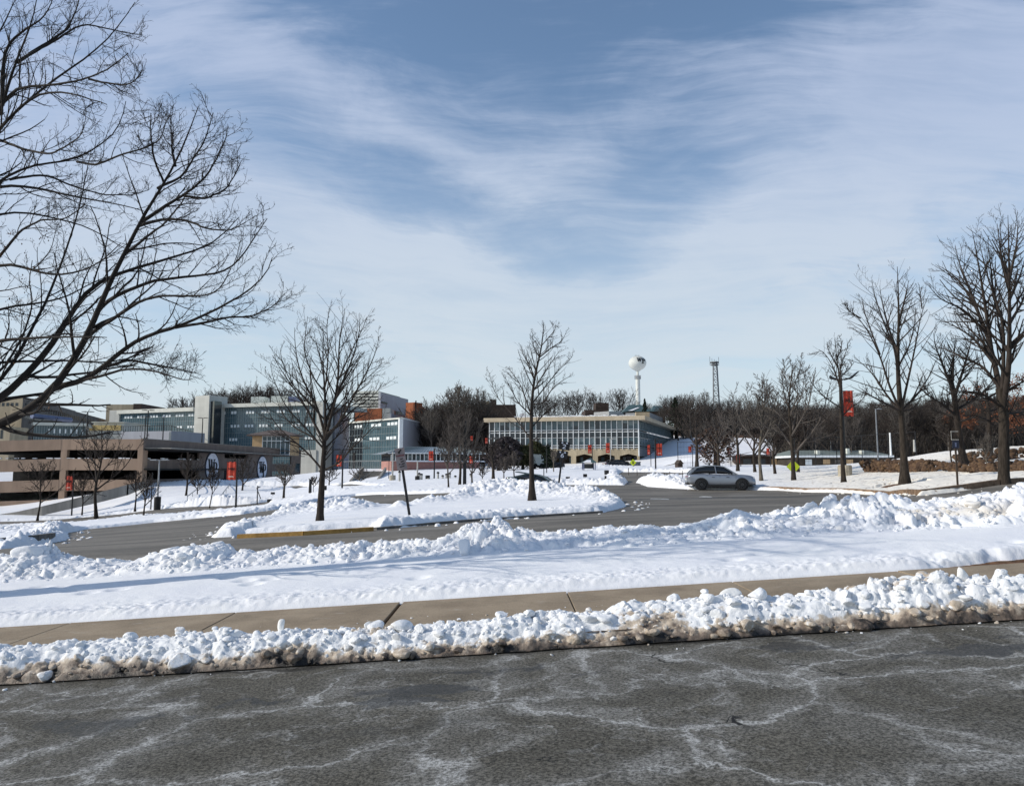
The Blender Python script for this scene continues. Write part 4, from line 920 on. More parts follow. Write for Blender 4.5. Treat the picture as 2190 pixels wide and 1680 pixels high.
# right-hand woods behind the fences
def topline(px): return 8 + interp(px, [(1400, 868), (1450, 858), (1500, 860), (1580, 855), (1640, 865), (1700, 866), (1800, 862), (1900, 858), (2000, 850), (2100, 845), (2300, 840)])
for i in range(175):
    px = 1450 + (i * 0.6180339 % 1) * 820 + rw.uniform(-6, 6); Y = rw.choice([128, 134, 142, 152, 165, 180, 200, 230] if px > 1640 else [200, 208, 216, 226, 238, 250]) + rw.uniform(-6, 6); g = G(px, Y)
    top = P(px, float(topline(px)) + rw.uniform(-16, 34), Y).z; h = min(max(top - g.z, 7), 24)
    wood(px, Y, h, rlabel(px), 'trees of the woods on the right')
for i in range(9):
    px = 1408 + i * 6; Y = rw.uniform(232, 250); g = G(px, Y); wood(px, Y, max(7, P(px, 868 + rw.uniform(-8, 10), Y).z - g.z), rlabel(px), 'trees of the woods on the right')
# hillside thicket between the brick building and the library
for i in range(80):
    px = 908 + rw.uniform(0, 140); Y = rw.choice([190, 200, 215, 228, 250]) + rw.uniform(-6, 6); g = G(px, Y)
    top = P(px, interp(px, [(900, 874), (930, 864), (1000, 868), (1040, 878), (1100, 890)]) + rw.uniform(-10, 26), Y).z; h = min(max(top - g.z, 7), 24)
    wood(px, Y, h, 'bare tree in the dense thicket between brick building and columned library', 'trees of the thicket left of the library')
# crest trees against the sky
crest = []
for px, Y, top, n in [(392,420,850,2),(405,420,845,1),(440,420,838,2),(465,420,832,2),(490,420,836,2),(515,430,828,2),(545,430,822,2),(570,430,824,2),(590,430,830,1),(610,430,840,2),(645,430,842,2),(1150,330,850,2),(1180,330,846,2),(1205,330,842,1),(1235,340,838,2),(1262,340,840,1),(1278,340,836,1),(1322,340,834,1),(1335,340,838,1),(1385,330,858,2),(1405,330,856,1),(1430,330,850,2),(1455,300,848,2)]:
    for k in range(n):
        q = px + rw.uniform(-9, 9); g = G(q, Y); crest.append(wood(q, Y + rw.uniform(-8, 8), max(8, P(q, top + rw.uniform(-3, 6), Y).z - g.z), 'far round-crowned tree on the skyline crest', 'skyline crest trees', proto=rw.choice([1, 4, 5])))
for lo, hi, fmt in ((0, 500, '%s from left of the skyline trees by the pale stair tower'), (500, 700, '%s from left of the skyline trees above the glass wing roof'), (1100, 1300, '%s from left of the skyline trees above the library roof'), (1300, 1360, '%s skyline tree just left of the water tower'), (1360, 1500, '%s from left of the skyline trees right of the water tower')):
    number([o for o in crest if lo <= px_of(o) < hi], fmt)
# taller thin trees poking above the thicket
thin = []
for px, top, Y in [(975, 822, 190), (983, 825, 195), (1003, 838, 200), (1030, 830, 200), (1022, 845, 205), (1478, 840, 205), (1510, 836, 205)]:
    g = G(px, Y); thin.append(wood(px, Y, P(px, top, Y).z - g.z, 'tall thin pale-twigged tree standing above the thicket', 'tall thin trees above the thicket', proto=3))

number(thin, '%s from left of the tall thin pale trees above the woods')
# evergreens
def evergreen(name, label, px, foot, top, Y, wd, mat, seed, shape='cone', cat='tree'):
    rng = np.random.default_rng(seed); g = G(px, Y); z0 = g.z; h = P(px, top, Y).z - z0
    root = empty(name, (g.x, g.y, z0)); mb = MB(); mb.tube([(0, 0, -.3), (0, 0, h * .9)], [wd * .06 + .05, .03], 7); mb.build('trunk', M['bark_dark'], root)
    N = 3600; t = rng.random(N) ** (.8 if shape == 'cone' else .55); a = rng.uniform(0, 6.28, N)
    prof = (1 - t) ** .8 * 1.0 + .03 if shape == 'cone' else np.sqrt(np.clip(1 - (2 * t - .95) ** 2 * .95, .05, 1))
    lay = .72 + .28 * np.sin(t * 38 + a * 1.0) if shape == 'cone' else .8 + .2 * np.sin(a * 3 + t * 9)
    rr_ = wd / 2 * prof * lay * rng.uniform(.35, 1, N) ** .5 * (1 if shape == 'cone' else 1 + .35 * np.sin(a * 4 + t * 7 + seed) * np.sin(t * 11 + a * 2))
    c = np.stack([np.cos(a) * rr_, np.sin(a) * rr_, h * (.06 + .94 * t)], 1)
    s = (.035 * wd + .07) * rng.uniform(.5, 1.3, N)
    u = rng.normal(size=(N, 3)); u[:, 2] *= .5; u /= np.linalg.norm(u, axis=1, keepdims=True); v = np.cross(u, rng.normal(size=(N, 3))); v /= np.linalg.norm(v, axis=1, keepdims=True)
    V = np.stack([c - u * s[:, None], c + v * s[:, None] * .35, c + u * s[:, None], c - v * s[:, None] * .35], 1)
    mesh_arrays('foliage', V.reshape(-1, 3), np.arange(N * 4).reshape(N, 4), mat, root); return tag(root, label, cat)
M['needles'] = simple('dark_needles', (.020, .030, .018), .9, .5, 1.2); M['needles_olive'] = simple('olive_needles', (.055, .055, .022), .9, .5, 1.2)
M['needles_grey'] = simple('grey_twiggy_leaves', (.055, .045, .048), .9, .5, 1.5); M['leaf_rust'] = simple('rust_leaves', (.16, .06, .03), .9, .5, 2.5); M['leaf_brown'] = simple('brown_leaves', (.075, .045, .032), .9, .5, 2.5)
evergreen('evergreen_tree', 'tall dark conifer beside the right corner of the library', 1447, 985, 850, 212, 7.5, M['needles'], 1)
evergreen('evergreen_tree', 'slim conifer against the green-roofed house under the water tower', 1381, 880, 852, 255, 4.5, M['needles'], 2)
evergreen('evergreen_shrub', 'big rounded grey-purple shrub at the left end of the library front', 1082, 1000, 934, 120, 5.6, M['needles_grey'], 3, 'ball', 'shrub')
evergreen('evergreen_shrub', 'low grey-purple shrub spreading left of the big rounded one', 1066, 1003, 962, 118, 5.0, M['needles_grey'], 4, 'ball', 'shrub')
evergreen('evergreen_shrub', 'olive green shrub left of the second island tree', 1118, 998, 952, 122, 4.5, M['needles_olive'], 5, 'ball', 'shrub')
evergreen('evergreen_shrub', 'olive green shrub right of the second island tree', 1142, 998, 944, 124, 5.0, M['needles_olive'], 6, 'ball', 'shrub')
evergreen('evergreen_shrub', 'dark olive shrub before the first library arch', 1160, 998, 955, 126, 4.5, M['needles_olive'], 7, 'ball', 'shrub')
evergreen('evergreen_tree', 'small dark upright conifer before the library arches', 1172, 1000, 950, 120, 2.6, M['needles'], 8)
evergreen('evergreen_shrub', 'rusty bush at the left edge of the tall fence by the suv', 1530, 1003, 912, 118, 6.5, M['leaf_brown'], 9, 'ball', 'shrub')
# rust coloured oak leaves on the bank at the right
def leafy_oak():
    rng = np.random.default_rng(66); root = empty('oak_tree', G(2118, 60)); o = np.array(root.location)
    def w(px, py, dy=0): return np.array(P(px, py, 60 + dy)) - o
    tr = resample([w(2118, 985), w(2116, 900), w(2110, 840)], 8); v, q = tubes(tr[None], np.linspace(.24, .1, 8)[None], 8); mesh_arrays('trunk', v, q, M['bark_dark'], root, smooth=True)
    limbs = [[w(2116, 900), w(2080, 885, -1), w(2040, 895, -2)], [w(2116, 905), w(2070, 900, 1), w(2020, 900, 1.5)], [w(2114, 880), w(2150, 870, 1), w(2190, 860, 2)], [w(2116, 910), w(2160, 900, -1), w(2215, 895, -2)], [w(2112, 860), w(2090, 840, 2), w(2060, 835, 3)], [w(2112, 850), w(2150, 830), w(2185, 810)], [w(2116, 895), w(2180, 880), w(2230, 850)]]
    n0 = 10; L0 = np.stack([resample(l, n0) for l in limbs]); R0 = np.tile(np.linspace(.1, .02, n0), (len(limbs), 1))
    A = spawn(rng, L0, R0, 8, .2, .98, 45, .05, .4, .5, n=5, wob=.3, rmin=.015); B = spawn(rng, A[0], A[1], 6, .2, .98, 45, .0, .5, .6, n=4, wob=.3, rmin=.012)
    v, q = merge([tubes(L0, R0, 5), tubes(*A, 3), tubes(*B, 3)]); mesh_arrays('crown', v, q, M['twig_near'], root)
    c = np.concatenate([B[0][:, 1:].reshape(-1, 3), A[0][:, 2:].reshape(-1, 3)]); c = np.repeat(c, 3, 0) + rng.normal(size=(len(c) * 3, 3)) * .16
    N = len(c); s = .075 * rng.uniform(.5, 1.3, N)[:, None]; u = rng.normal(size=(N, 3)); u /= np.linalg.norm(u, axis=1, keepdims=True); v_ = np.cross(u, rng.normal(size=(N, 3))); v_ /= np.linalg.norm(v_, axis=1, keepdims=True)
    V = np.stack([c - u * s, c + v_ * s * .7, c + u * s, c - v_ * s * .7], 1); mesh_arrays('leaves', V.reshape(-1, 3), np.arange(N * 4).reshape(N, 4), M['leaf_rust'], root)
    tag(root, 'oak still holding rust-red leaves behind the biggest bare tree', 'tree')
leafy_oak()

# undergrowth: a mass of brush filling the woods between the trunks
def brush(name, label, gen, N, seed, mat, hgt):
    rng = np.random.default_rng(seed); p = np.array([gen(rng) for _ in range(N)]); z = T(p[:, 0], p[:, 1]); base = np.stack([p[:, 0], p[:, 1], z + .2], 1)
    m = 7; A = np.repeat(base, m, 0) + rng.normal(size=(N * m, 3)) * [.5, .5, 0]; h = hgt * rng.uniform(.4, 1.2, (N * m, 1)); d = np.concatenate([rng.normal(size=(N * m, 2)) * .35, np.ones((N * m, 1))], 1)
    B = A + d * h * .5; C = B + (d + np.concatenate([rng.normal(size=(N * m, 2)) * .35, np.zeros((N * m, 1))], 1)) * h * .5
    P_ = np.stack([A, B, C], 1); R_ = np.tile([.06, .045, .02], (N * m, 1)); v, q = tubes(P_, R_, 3); o = mesh_arrays(name, v, q, mat); return tag(o, label, 'undergrowth', kind='stuff')
def g1(rng):
    px = rng.uniform(1460, 2260); Y = rng.uniform(132 if px > 1660 else 206, 260) ; return (px - CX) / F * Y, Y
def g2(rng):
    px = rng.uniform(908, 1048); Y = rng.uniform(196, 262) ; return (px - CX) / F * Y, Y
brush('undergrowth', 'brown brush filling the woods on the right', g1, 2600, 1, M['twig_pale'], 6.0)
brush('undergrowth', 'brown brush filling the thicket left of the library', g2, 1100, 2, M['twig_pale'], 8.5)
# ------------------------------------------------------------------ building materials
def glassy(name, col, rough=.12, var=.35, sc=.35):
    m, t, b = new_mat(name); tc = t.n('ShaderNodeTexCoord'); v = tc.outputs['Object']
    vo = t.n('ShaderNodeTexVoronoi', Scale=sc, Vector=t.mapping(v, (1, 1, 1.4)))
    n = t.noise(v, .12, 3)
    c = t.mix(t.m('ADD', t.m('MULTIPLY', vo.outputs['Color'], .5), t.m('MULTIPLY', n, .5)), tuple(x * (1 - var) for x in col), tuple(x * (1 + var) for x in col))
    t.set(b.inputs['Base Color'], c); b.inputs['Roughness'].default_value = rough; b.inputs['Specular IOR Level'].default_value = .6; return m
def panelled(name, col, w, h, line=.55, rough=.7, var=.12, mort=.02):
    """wall cladding with joints: brick texture laid in the wall's own plane (x along, z up)"""
    m, t, b = new_mat(name); tc = t.n('ShaderNodeTexCoord'); sp = t.n('ShaderNodeSeparateXYZ', Vector=tc.outputs['Object'])
    al = t.m('ADD', sp.outputs[0], sp.outputs[1]); uv = t.n('ShaderNodeCombineXYZ', X=al, Y=sp.outputs[2]).outputs[0]
    br = t.n('ShaderNodeTexBrick', dict(offset=0.0), Vector=uv, Scale=1.0); br.inputs['Brick Width'].default_value = w; br.inputs['Row Height'].default_value = h
    br.inputs['Mortar Size'].default_value = mort; br.inputs['Color1'].default_value = (1, 1, 1, 1); br.inputs['Color2'].default_value = (1 - var,) * 3 + (1,); br.inputs['Mortar'].default_value = (line,) * 3 + (1,)
    n = t.noise(t.mapping(tc.outputs['Object'], (1, 1, .25)), .6, 5, .65)
    c = t.mix(t.ss(n, .3, .75), tuple(x * (1 - var) for x in col), tuple(min(1, x * (1 + var)) for x in col)); c = t.mix(1.0, c, br.outputs['Color'], 'MULTIPLY')
    t.set(b.inputs['Base Color'], c); b.inputs['Roughness'].default_value = rough; b.inputs['Specular IOR Level'].default_value = .3; return m
M['garage'] = panelled('garage_concrete', (.35, .245, .175), 5.5, 30, .8, .85, .14)
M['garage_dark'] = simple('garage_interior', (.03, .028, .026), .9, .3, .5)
M['concrete'] = simple('grey_concrete', (.27, .25, .22), .9, .2, .8, streak=True)
M['roofcap'] = simple('cream_fascia', (.58, .58, .52), .6, .1, .5)
M['pale_wall'] = panelled('pale_panels', (.50, .50, .46), 1.5, 1.2, .86, .7, .08)
M['grey_wall'] = panelled('blue_grey_panels', (.36, .37, .41), .9, 30, .85, .6, .06)
M['white_paint'] = simple('white_frames', (.72, .74, .74), .5, .08, 1)
M['blind'] = simple('pale_blinds', (.72, .76, .76), .7, .1, 1)
M['glass_blue'] = glassy('blue_green_curtain_glass', (.075, .125, .145)); M['glass_dark'] = glassy('dark_glass', (.02, .026, .032)); M['glass_teal'] = glassy('teal_pane', (.05, .085, .10)); M['glass_light'] = glassy('pane_with_curtain', (.13, .17, .18))
M['mullion'] = simple('grey_mullions', (.19, .23, .24), .6, .1, 1)
M['brick'] = panelled('red_brick', (.36, .12, .055), .6, .25, .8, .9, .2, .02); M['brick_pink'] = panelled('pinkish_brick', (.38, .20, .17), .6, .25, .85, .9, .15, .02)
M['stone'] = panelled('tan_stone', (.42, .35, .24), 1.45, 30, .8, .9, .2, .04)
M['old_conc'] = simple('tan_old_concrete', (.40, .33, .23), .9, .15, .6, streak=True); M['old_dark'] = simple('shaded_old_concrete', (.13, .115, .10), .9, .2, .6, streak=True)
M['dark_brick'] = simple('dark_brown_wall', (.05, .035, .028), .9, .3, 1); M['roof_green'] = simple('green_metal_roof', (.06, .10, .10), .5, .2, .8); M['roof_tile'] = simple('brown_grey_tile', (.12, .095, .085), .9, .35, 3)
M['metal_dark'] = simple('black_paint', (.012, .012, .013), .45, .2, 3); M['metal_grey'] = simple('galvanised', (.30, .31, .32), .45, .2, 3, metal=.4)
M['snowcap'] = M['snow']; M['steel_blue'] = simple('blue_grey_metal', (.13, .15, .24), .35, .15, 1, metal=.3)
M['ochre'] = simple('tan_stucco', (.50, .34, .19), .9, .12, 1); M['louvre'] = simple('white_louvre', (.62, .64, .58), .6, .1, 1)
M['glass_roof'] = glassy('greenhouse_roof', (.20, .235, .25), .25, .4, .8)
M['door_dark'] = simple('dark_opening', (.012, .011, .012), .8, .2, 1)
M['lime'] = simple('ivory_tank_paint', (.56, .57, .53), .55, .06, .15); M['ink'] = simple('black_letters', (.010, .010, .012), .6, .1, 1); M['emblem'] = simple('lavender_grey_disc', (.78, .79, .86), .6, .14, .5)
M['gold'] = simple('lit_gold_louvre', (.70, .52, .22), .5, .35, 2)

def frame(A, B, o, z=0.0):
    """matrix: x along A->B, y inward (into the building), z up, relative to the root"""
    A = Vector((A[0], A[1], 0)); B = Vector((B[0], B[1], 0)); d = (B - A).normalized(); n = Vector((-d.y, d.x, 0)); oo = Vector(o)
    m = Matrix(((d.x, n.x, 0, A.x - oo.x), (d.y, n.y, 0, A.y - oo.y), (0, 0, 1, z - oo.z), (0, 0, 0, 1))); return m, (B - A).length
def s_at(A, B, px):
    """distance along A->B where picture column px crosses that wall"""
    k = (px - CX) / F * 1.0; A = Vector((A[0], A[1])); B = Vector((B[0], B[1])); d = (B - A); c = _c + .09 * _s
    # x/y = k/c
    q = k / c; return (q * A.y - A.x) / (d.x - q * d.y) * d.length
def bx(name, mat, parent, Mx, s0, z0, s1, z1, y0=0.0, y1=.3, mb=None):
    if mb is None: return MB().box(s0, y0, z0, s1, y1, z1, Mx).build(name, mat, parent)
    mb.box(s0, y0, z0, s1, y1, z1, Mx)
def zp(py, Y): return P(CX, py, Y).z
def xy(px, Y): 
    p = P(px, 930, Y); return (p.x, p.y)
# letters W and P with serifs, unit height, as lists of convex polygons
def poly_W():
    def st(x0, x1, w0): return [(x0, 1), (x0 + w0, 1), (x1 + w0, 0), (x1, 0)]
    return [st(.06, .26, .17), [(.35, .0), (.43, 0), (.60, .95), (.54, .95)], st(.44, .62, .17), [(.71, 0), (.79, 0), (1.00, 1), (.94, 1)],
            [(-.02, 1.0), (.32, 1.0), (.32, .94), (-.02, .94)], [(.86, 1.0), (1.12, 1.0), (1.12, .94), (.86, .94)]]
def poly_P():
    out = [[(.12, 0), (.28, 0), (.28, 1), (.12, 1)], [(0, 0), (.40, 0), (.40, .06), (0, .06)], [(0, 1), (.2, 1), (.2, .94), (0, .94)]]
    n = 7
    for i in range(n):
        a0 = -math.pi / 2 + math.pi * i / n; a1 = -math.pi / 2 + math.pi * (i + 1) / n
        o = lambda a, rx, rz: (.36 + rx * math.cos(a), .735 + rz * math.sin(a))
        out.append([o(a0, .19, .205), o(a0, .34, .265), o(a1, .34, .265), o(a1, .19, .205)])
    out.append([(.27, .47), (.37, .47), (.37, .53), (.27, .53)]); out.append([(.27, .94), (.37, .94), (.37, 1), (.27, 1)])
    return out
def put_letters(mb, items, fn, t0=0.0, t1=.12):
    """items: (polys, u, v, scale_u, scale_v); fn(u,v,t)->point"""
    k = 0
    for polys, u, v, su, sv in items:
        for p in polys:
            k += 1; e = .0012 * k
            q = [(u + a * su, v + b * sv) for a, b in p]; mb.prism(q, lambda a, b: fn(a, b, t0), lambda a, b: fn(a, b, t1 + e))

def mass(root, name, pts, z0, z1, mat):
    o = root.location; return MB().prism([(p[0], p[1]) for p in pts], lambda u, v: Vector((u - o.x, v - o.y, z0 - o.z)), lambda u, v: Vector((u - o.x, v - o.y, z1 - o.z))).build(name, mat, root)
# ------------------------------------------------------------------ parking garage
def garage():
    C = xy(308, 113); D = xy(645, 182); K = xy(140, 113); Lf = (K[0] - 34, 111.0)
    zt, z1, z2, z3, z4, z5, z6, z7 = 6.12, 4.5, 3.18, 1.46, .05, -1.6, -2.9, -4.1
    root = empty('parking_garage', (C[0], C[1], -4.0)); o = root.location
    M1, L1 = frame(K, C, o); M2, L2 = frame(C, D, o); M0, L0 = frame(Lf, K, o); g = M['garage']
    # level bands of the lit front between K and C
    bands = [(z1, zt), (z3, z2), (z5, z4), (z7 - .6, z6)]
    for a, b in bands:
        bx('spandrel', g, root, M1, -.6, a, L1 - .75, b)
        # sloping ramp bands to the left of K
        mb = MB(); dr = -1.15
        mb.add([M0 @ Vector(p) for p in ((0, 0, a + dr), (L0 - .6, 0, a), (L0 - .6, .3, a), (0, .3, a + dr), (0, 0, b + dr * .9), (L0 - .6, 0, b), (L0 - .6, .3, b), (0, .3, b + dr * .9))], [(3,2,1,0),(4,5,6,7),(0,1,5,4),(1,2,6,5),(2,3,7,6),(3,0,4,7)])
        mb.build('spandrel', g, root)
    for s in (0.0, L1 - .8 + .05): bx('column', g, root, M1, s - .05 if s else -.55, z7, s + .75 if s else .35, z1 + .01 if not s else zt + .02, -.06 if s else .02, .7)
    bx('column', g, root, M0, 1.0, z7 - 1, 1.9, z1, .05, .7); bx('column', g, root, M0, 18, z7 - 1, 18.9, z1, .05, .7)
    # interior: floors, back wall, core
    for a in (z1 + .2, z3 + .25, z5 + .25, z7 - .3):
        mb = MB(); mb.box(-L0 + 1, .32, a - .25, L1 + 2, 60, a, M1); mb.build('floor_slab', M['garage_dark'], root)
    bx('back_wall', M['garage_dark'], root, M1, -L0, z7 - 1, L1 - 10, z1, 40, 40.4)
    r = random.Random(3); sd_ = MB()
    for q in range(26):
        s = r.uniform(-14, L1 - 2); sd_.box(s, .05, z2, s + r.uniform(.3, 1.2), .28, z2 + r.uniform(.05, .16), M1)
    for q in range(12):
        s = r.uniform(1, 20); sd_.box(s, .05, z2, s + r.uniform(.3, 2.2), .3, z2 + r.uniform(.06, .2), M2)
    sd_.build('ledge_snow', M['snow'], root)
    # right-hand wall in shade
    sp = lambda px: s_at(C, D, px)
    b2 = [(z1, zt + .02, 0, L2), (z3, z2, .4, sp(426)), (z7, z4, .4, sp(426)),
          (z4 - .2, z1, sp(426), sp(480)), (-4, z4 - .2, sp(426), sp(477)),
          (-4, z1, sp(531), sp(583)), (z3 - .1, z2 + .5, sp(480), sp(531)), (.3, z2 - .3 , sp(480), sp(531)),
          (z3 - .3, z2 - .4, sp(583), sp(623)), (-4, z4 - .2, sp(583), sp(623)), (-4, z1, sp(623), L2)]
    for a, b, s0, s1 in b2:
        if s0 == sp(480) and a == .3: continue
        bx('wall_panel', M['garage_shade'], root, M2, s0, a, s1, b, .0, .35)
    bx('column', g, root, M2, 0.0, z7, 1.2, z1, -.05, .6)
    bx('door', M['door_dark'], root, M2, sp(480) + .1, -2.4, sp(511), z3 - .2, .15, .3)
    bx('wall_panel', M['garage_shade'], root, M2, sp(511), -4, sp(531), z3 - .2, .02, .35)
    mb = MB(); mb.box(0, .36, -4, L2, .5, z1, M2); 
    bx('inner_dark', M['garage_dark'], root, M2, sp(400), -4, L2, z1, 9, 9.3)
    bx('top_deck', M['concrete'], root, M1, -L0, z1 + .2, L1 + 4, z1 + .35, .4, 74)
    # stair tower window and coping snow
    bx('window', M['glass_teal'], root, M2, sp(632), .9, sp(641), 3.0, -.03, .02); bx('window', M['glass_teal'], root, M2, sp(632), -1.9, sp(641), -.4, -.03, .02)
    bx('roof_coping', M['concrete'], root, M2, 0, zt + .02, L2, zt + .12, -.06, .42)
    # round emblems
    for px, py in ((453.5, 997.6), (560.5, 1000.5)):
        s = s_at(C, D, px); Yw = C[1] + (D[1] - C[1]) * s / L2; zc = zp(py, Yw); R0 = 2.42
        e = MB(); n = 40; e.prism([(s + (R0 + .3) * math.cos(2 * math.pi * i / n), zc + (R0 + .3) * math.sin(2 * math.pi * i / n)) for i in range(n)], lambda a, b: M2 @ Vector((a, 0, b)), lambda a, b: M2 @ Vector((a, -.10, b)))
        em = e.build('emblem', M['ink_blue'], root)
        d = MB(); d.prism([(s + R0 * math.cos(2 * math.pi * i / n), zc + R0 * math.sin(2 * math.pi * i / n)) for i in range(n)], lambda a, b: M2 @ Vector((a, -.09, b)), lambda a, b: M2 @ Vector((a, -.15, b))); d.build('disc', M['emblem'], em)
        mt = MB(); rr = random.Random(4)
        for q in range(9):
            u = s - 1.6 + q * .4; hgt = rr.uniform(.1, .35); mt.prism([(u - .3, zc - 1.75), (u + .35, zc - 1.75), (u + rr.uniform(-.1, .15), zc - 1.75 + hgt)], lambda a, b: M2 @ Vector((a, -.14, b)), lambda a, b: M2 @ Vector((a, -.165 - .002 * q, b)))
        mt.build('mountain_mark', M['mtn'], em)
        lt = MB(); put_letters(lt, [(poly_W(), s - 1.95, zc - 1.0, 2.5, 2.35), (poly_P(), s - .05, zc - 1.9, 2.5, 2.75)], lambda a, b, t: M2 @ Vector((a, -.20 - t, b)), 0, .06); lt.build('letters', M['ink'], em)
    tag(root, 'brown concrete parking garage with open decks and two round emblems', 'parking garage')
    # retaining wall running down from the corner
    pts = [(308, 1029, 1034, 112), (272, 1036, 1049, 104), (220, 1050, 1062, 100), (150, 1068, 1078, 98), (90, 1082, 1091, 97), (40, 1093, 1100, 97), (-30, 1104, 1110, 97)]
    w = empty('retaining_wall', G(272, 104)); mb = MB(); oo = w.location
    for (a, t0, b0, Y0), (b, t1, b1, Y1) in zip(pts, pts[1:]):
        p0, p1 = P(a, t0, Y0), P(b, t1, Y1); q0 = Vector((p0.x, p0.y, P(a, b0, Y0).z - .6)); q1 = Vector((p1.x, p1.y, P(b, b1, Y1).z - .6)); k = Vector((.0, .4, 0))
        mb.add([v - oo for v in (q0, q1, q1 + k, q0 + k, p0, p1, p1 + k, p0 + k)], [(0,1,2,3),(7,6,5,4),(4,5,1,0),(5,6,2,1),(6,7,3,2),(7,4,0,3)])
    mb.build('wall', M['concrete'], w); tag(w, 'grey retaining wall running down the snow slope from the garage corner', 'retaining wall')
M['garage_shade'] = panelled('garage_shaded_concrete', (.20, .155, .13), 3.6, 30, .8, .85, .16); M['mtn'] = simple('grey_print', (.45, .47, .50), .7, .2, 2); M['ink_blue'] = simple('dark_blue_ring', (.02, .025, .045), .5, .1, 1)  # garage side: darker copy of its concrete, shade put into the colour
garage()
# stair and lift lobby standing on the garage deck
def lobby():
    A = xy(540, 168); B = xy(624, 168); z0 = 4.7; zb, zt = zp(953, 168), zp(932, 168)
    root = empty('stair_lobby', (A[0], A[1], z0)); o = root.location; Mx, L = frame(A, B, o)
    a = s_at(A, B, 560); bx('wall', M['ochre'], root, Mx, 0, z0, a, zt, 0, 6); bx('wall', M['ochre'], root, Mx, L - .4, z0, L, zt, 0, 6)
    bx('glazing', M['glass_teal'], root, Mx, a, z0, L - .4, zt, .1, .3)
    f = MB(); 
    for i in range(7): s = a + (L - .4 - a) * i / 6; f.box(s - .06, -.05, z0, s + .06, .1, zt, Mx)
    for z in (z0 + .1, zp(943, 168), zt - .12): f.box(a, -.06, z, L - .4, .08, z + .14, Mx)
    f.build('window_frame', M['white_paint'], root)
    r = MB(); e = 1.0; ze = zt; zr = zp(918, 168); c0 = [Mx @ Vector(p) for p in ((-e, -e, ze), (L + e, -e, ze), (L + e, 7, ze), (-e, 7, ze))]; rd = [Mx @ Vector((2.8, 3, zr)), Mx @ Vector((L - 2.8, 3, zr))]
    c1 = [p + Vector((0, 0, .25)) for p in c0]; r.add(c0 + c1 + rd, [(3,2,1,0),(0,1,5,4),(1,2,6,5),(2,3,7,6),(3,0,4,7),(4,5,9,8),(5,6,9),(6,7,8,9),(7,4,8)]); r.build('roof', M['roof_tile'], root)
    tag(root, 'tan stair lobby with hipped tile roof on top of the garage', 'building')
lobby()

# ------------------------------------------------------------------ glass-fronted academic building
def curtain(root, Mx, s0, z0, s1, z1, rows, cols, glass, name='glazing', fr=.10, y=.0):
    bx(name, glass, root, Mx, s0, z0, s1, z1, y, y + .3)
    f = MB()
    for i in range(cols + 1): s = s0 + (s1 - s0) * i / cols; f.box(s - fr / 2, y - .08, z0, s + fr / 2, y - .01, z1, Mx)
    for j in range(rows + 1): z = z0 + (z1 - z0) * j / rows; f.box(s0, y - .06, z - fr / 2, s1, y - .012, z + fr / 2, Mx)
    f.build('mullions', M['mullion'], root)
def blinds(root, Mx, A, B, rows, y=-.10):
    for py0, py1, Y, groups in rows:
        for g0, n, w, gap in groups:
            mb = MB()
            for i in range(n):
                s = s_at(A, B, g0 + i * gap); s2 = s_at(A, B, g0 + i * gap + w); mb.box(s, y, zp(py1, Y), s2, y + .02, zp(py0, Y), Mx)
            mb.build('window_blind', M['blind'], root)
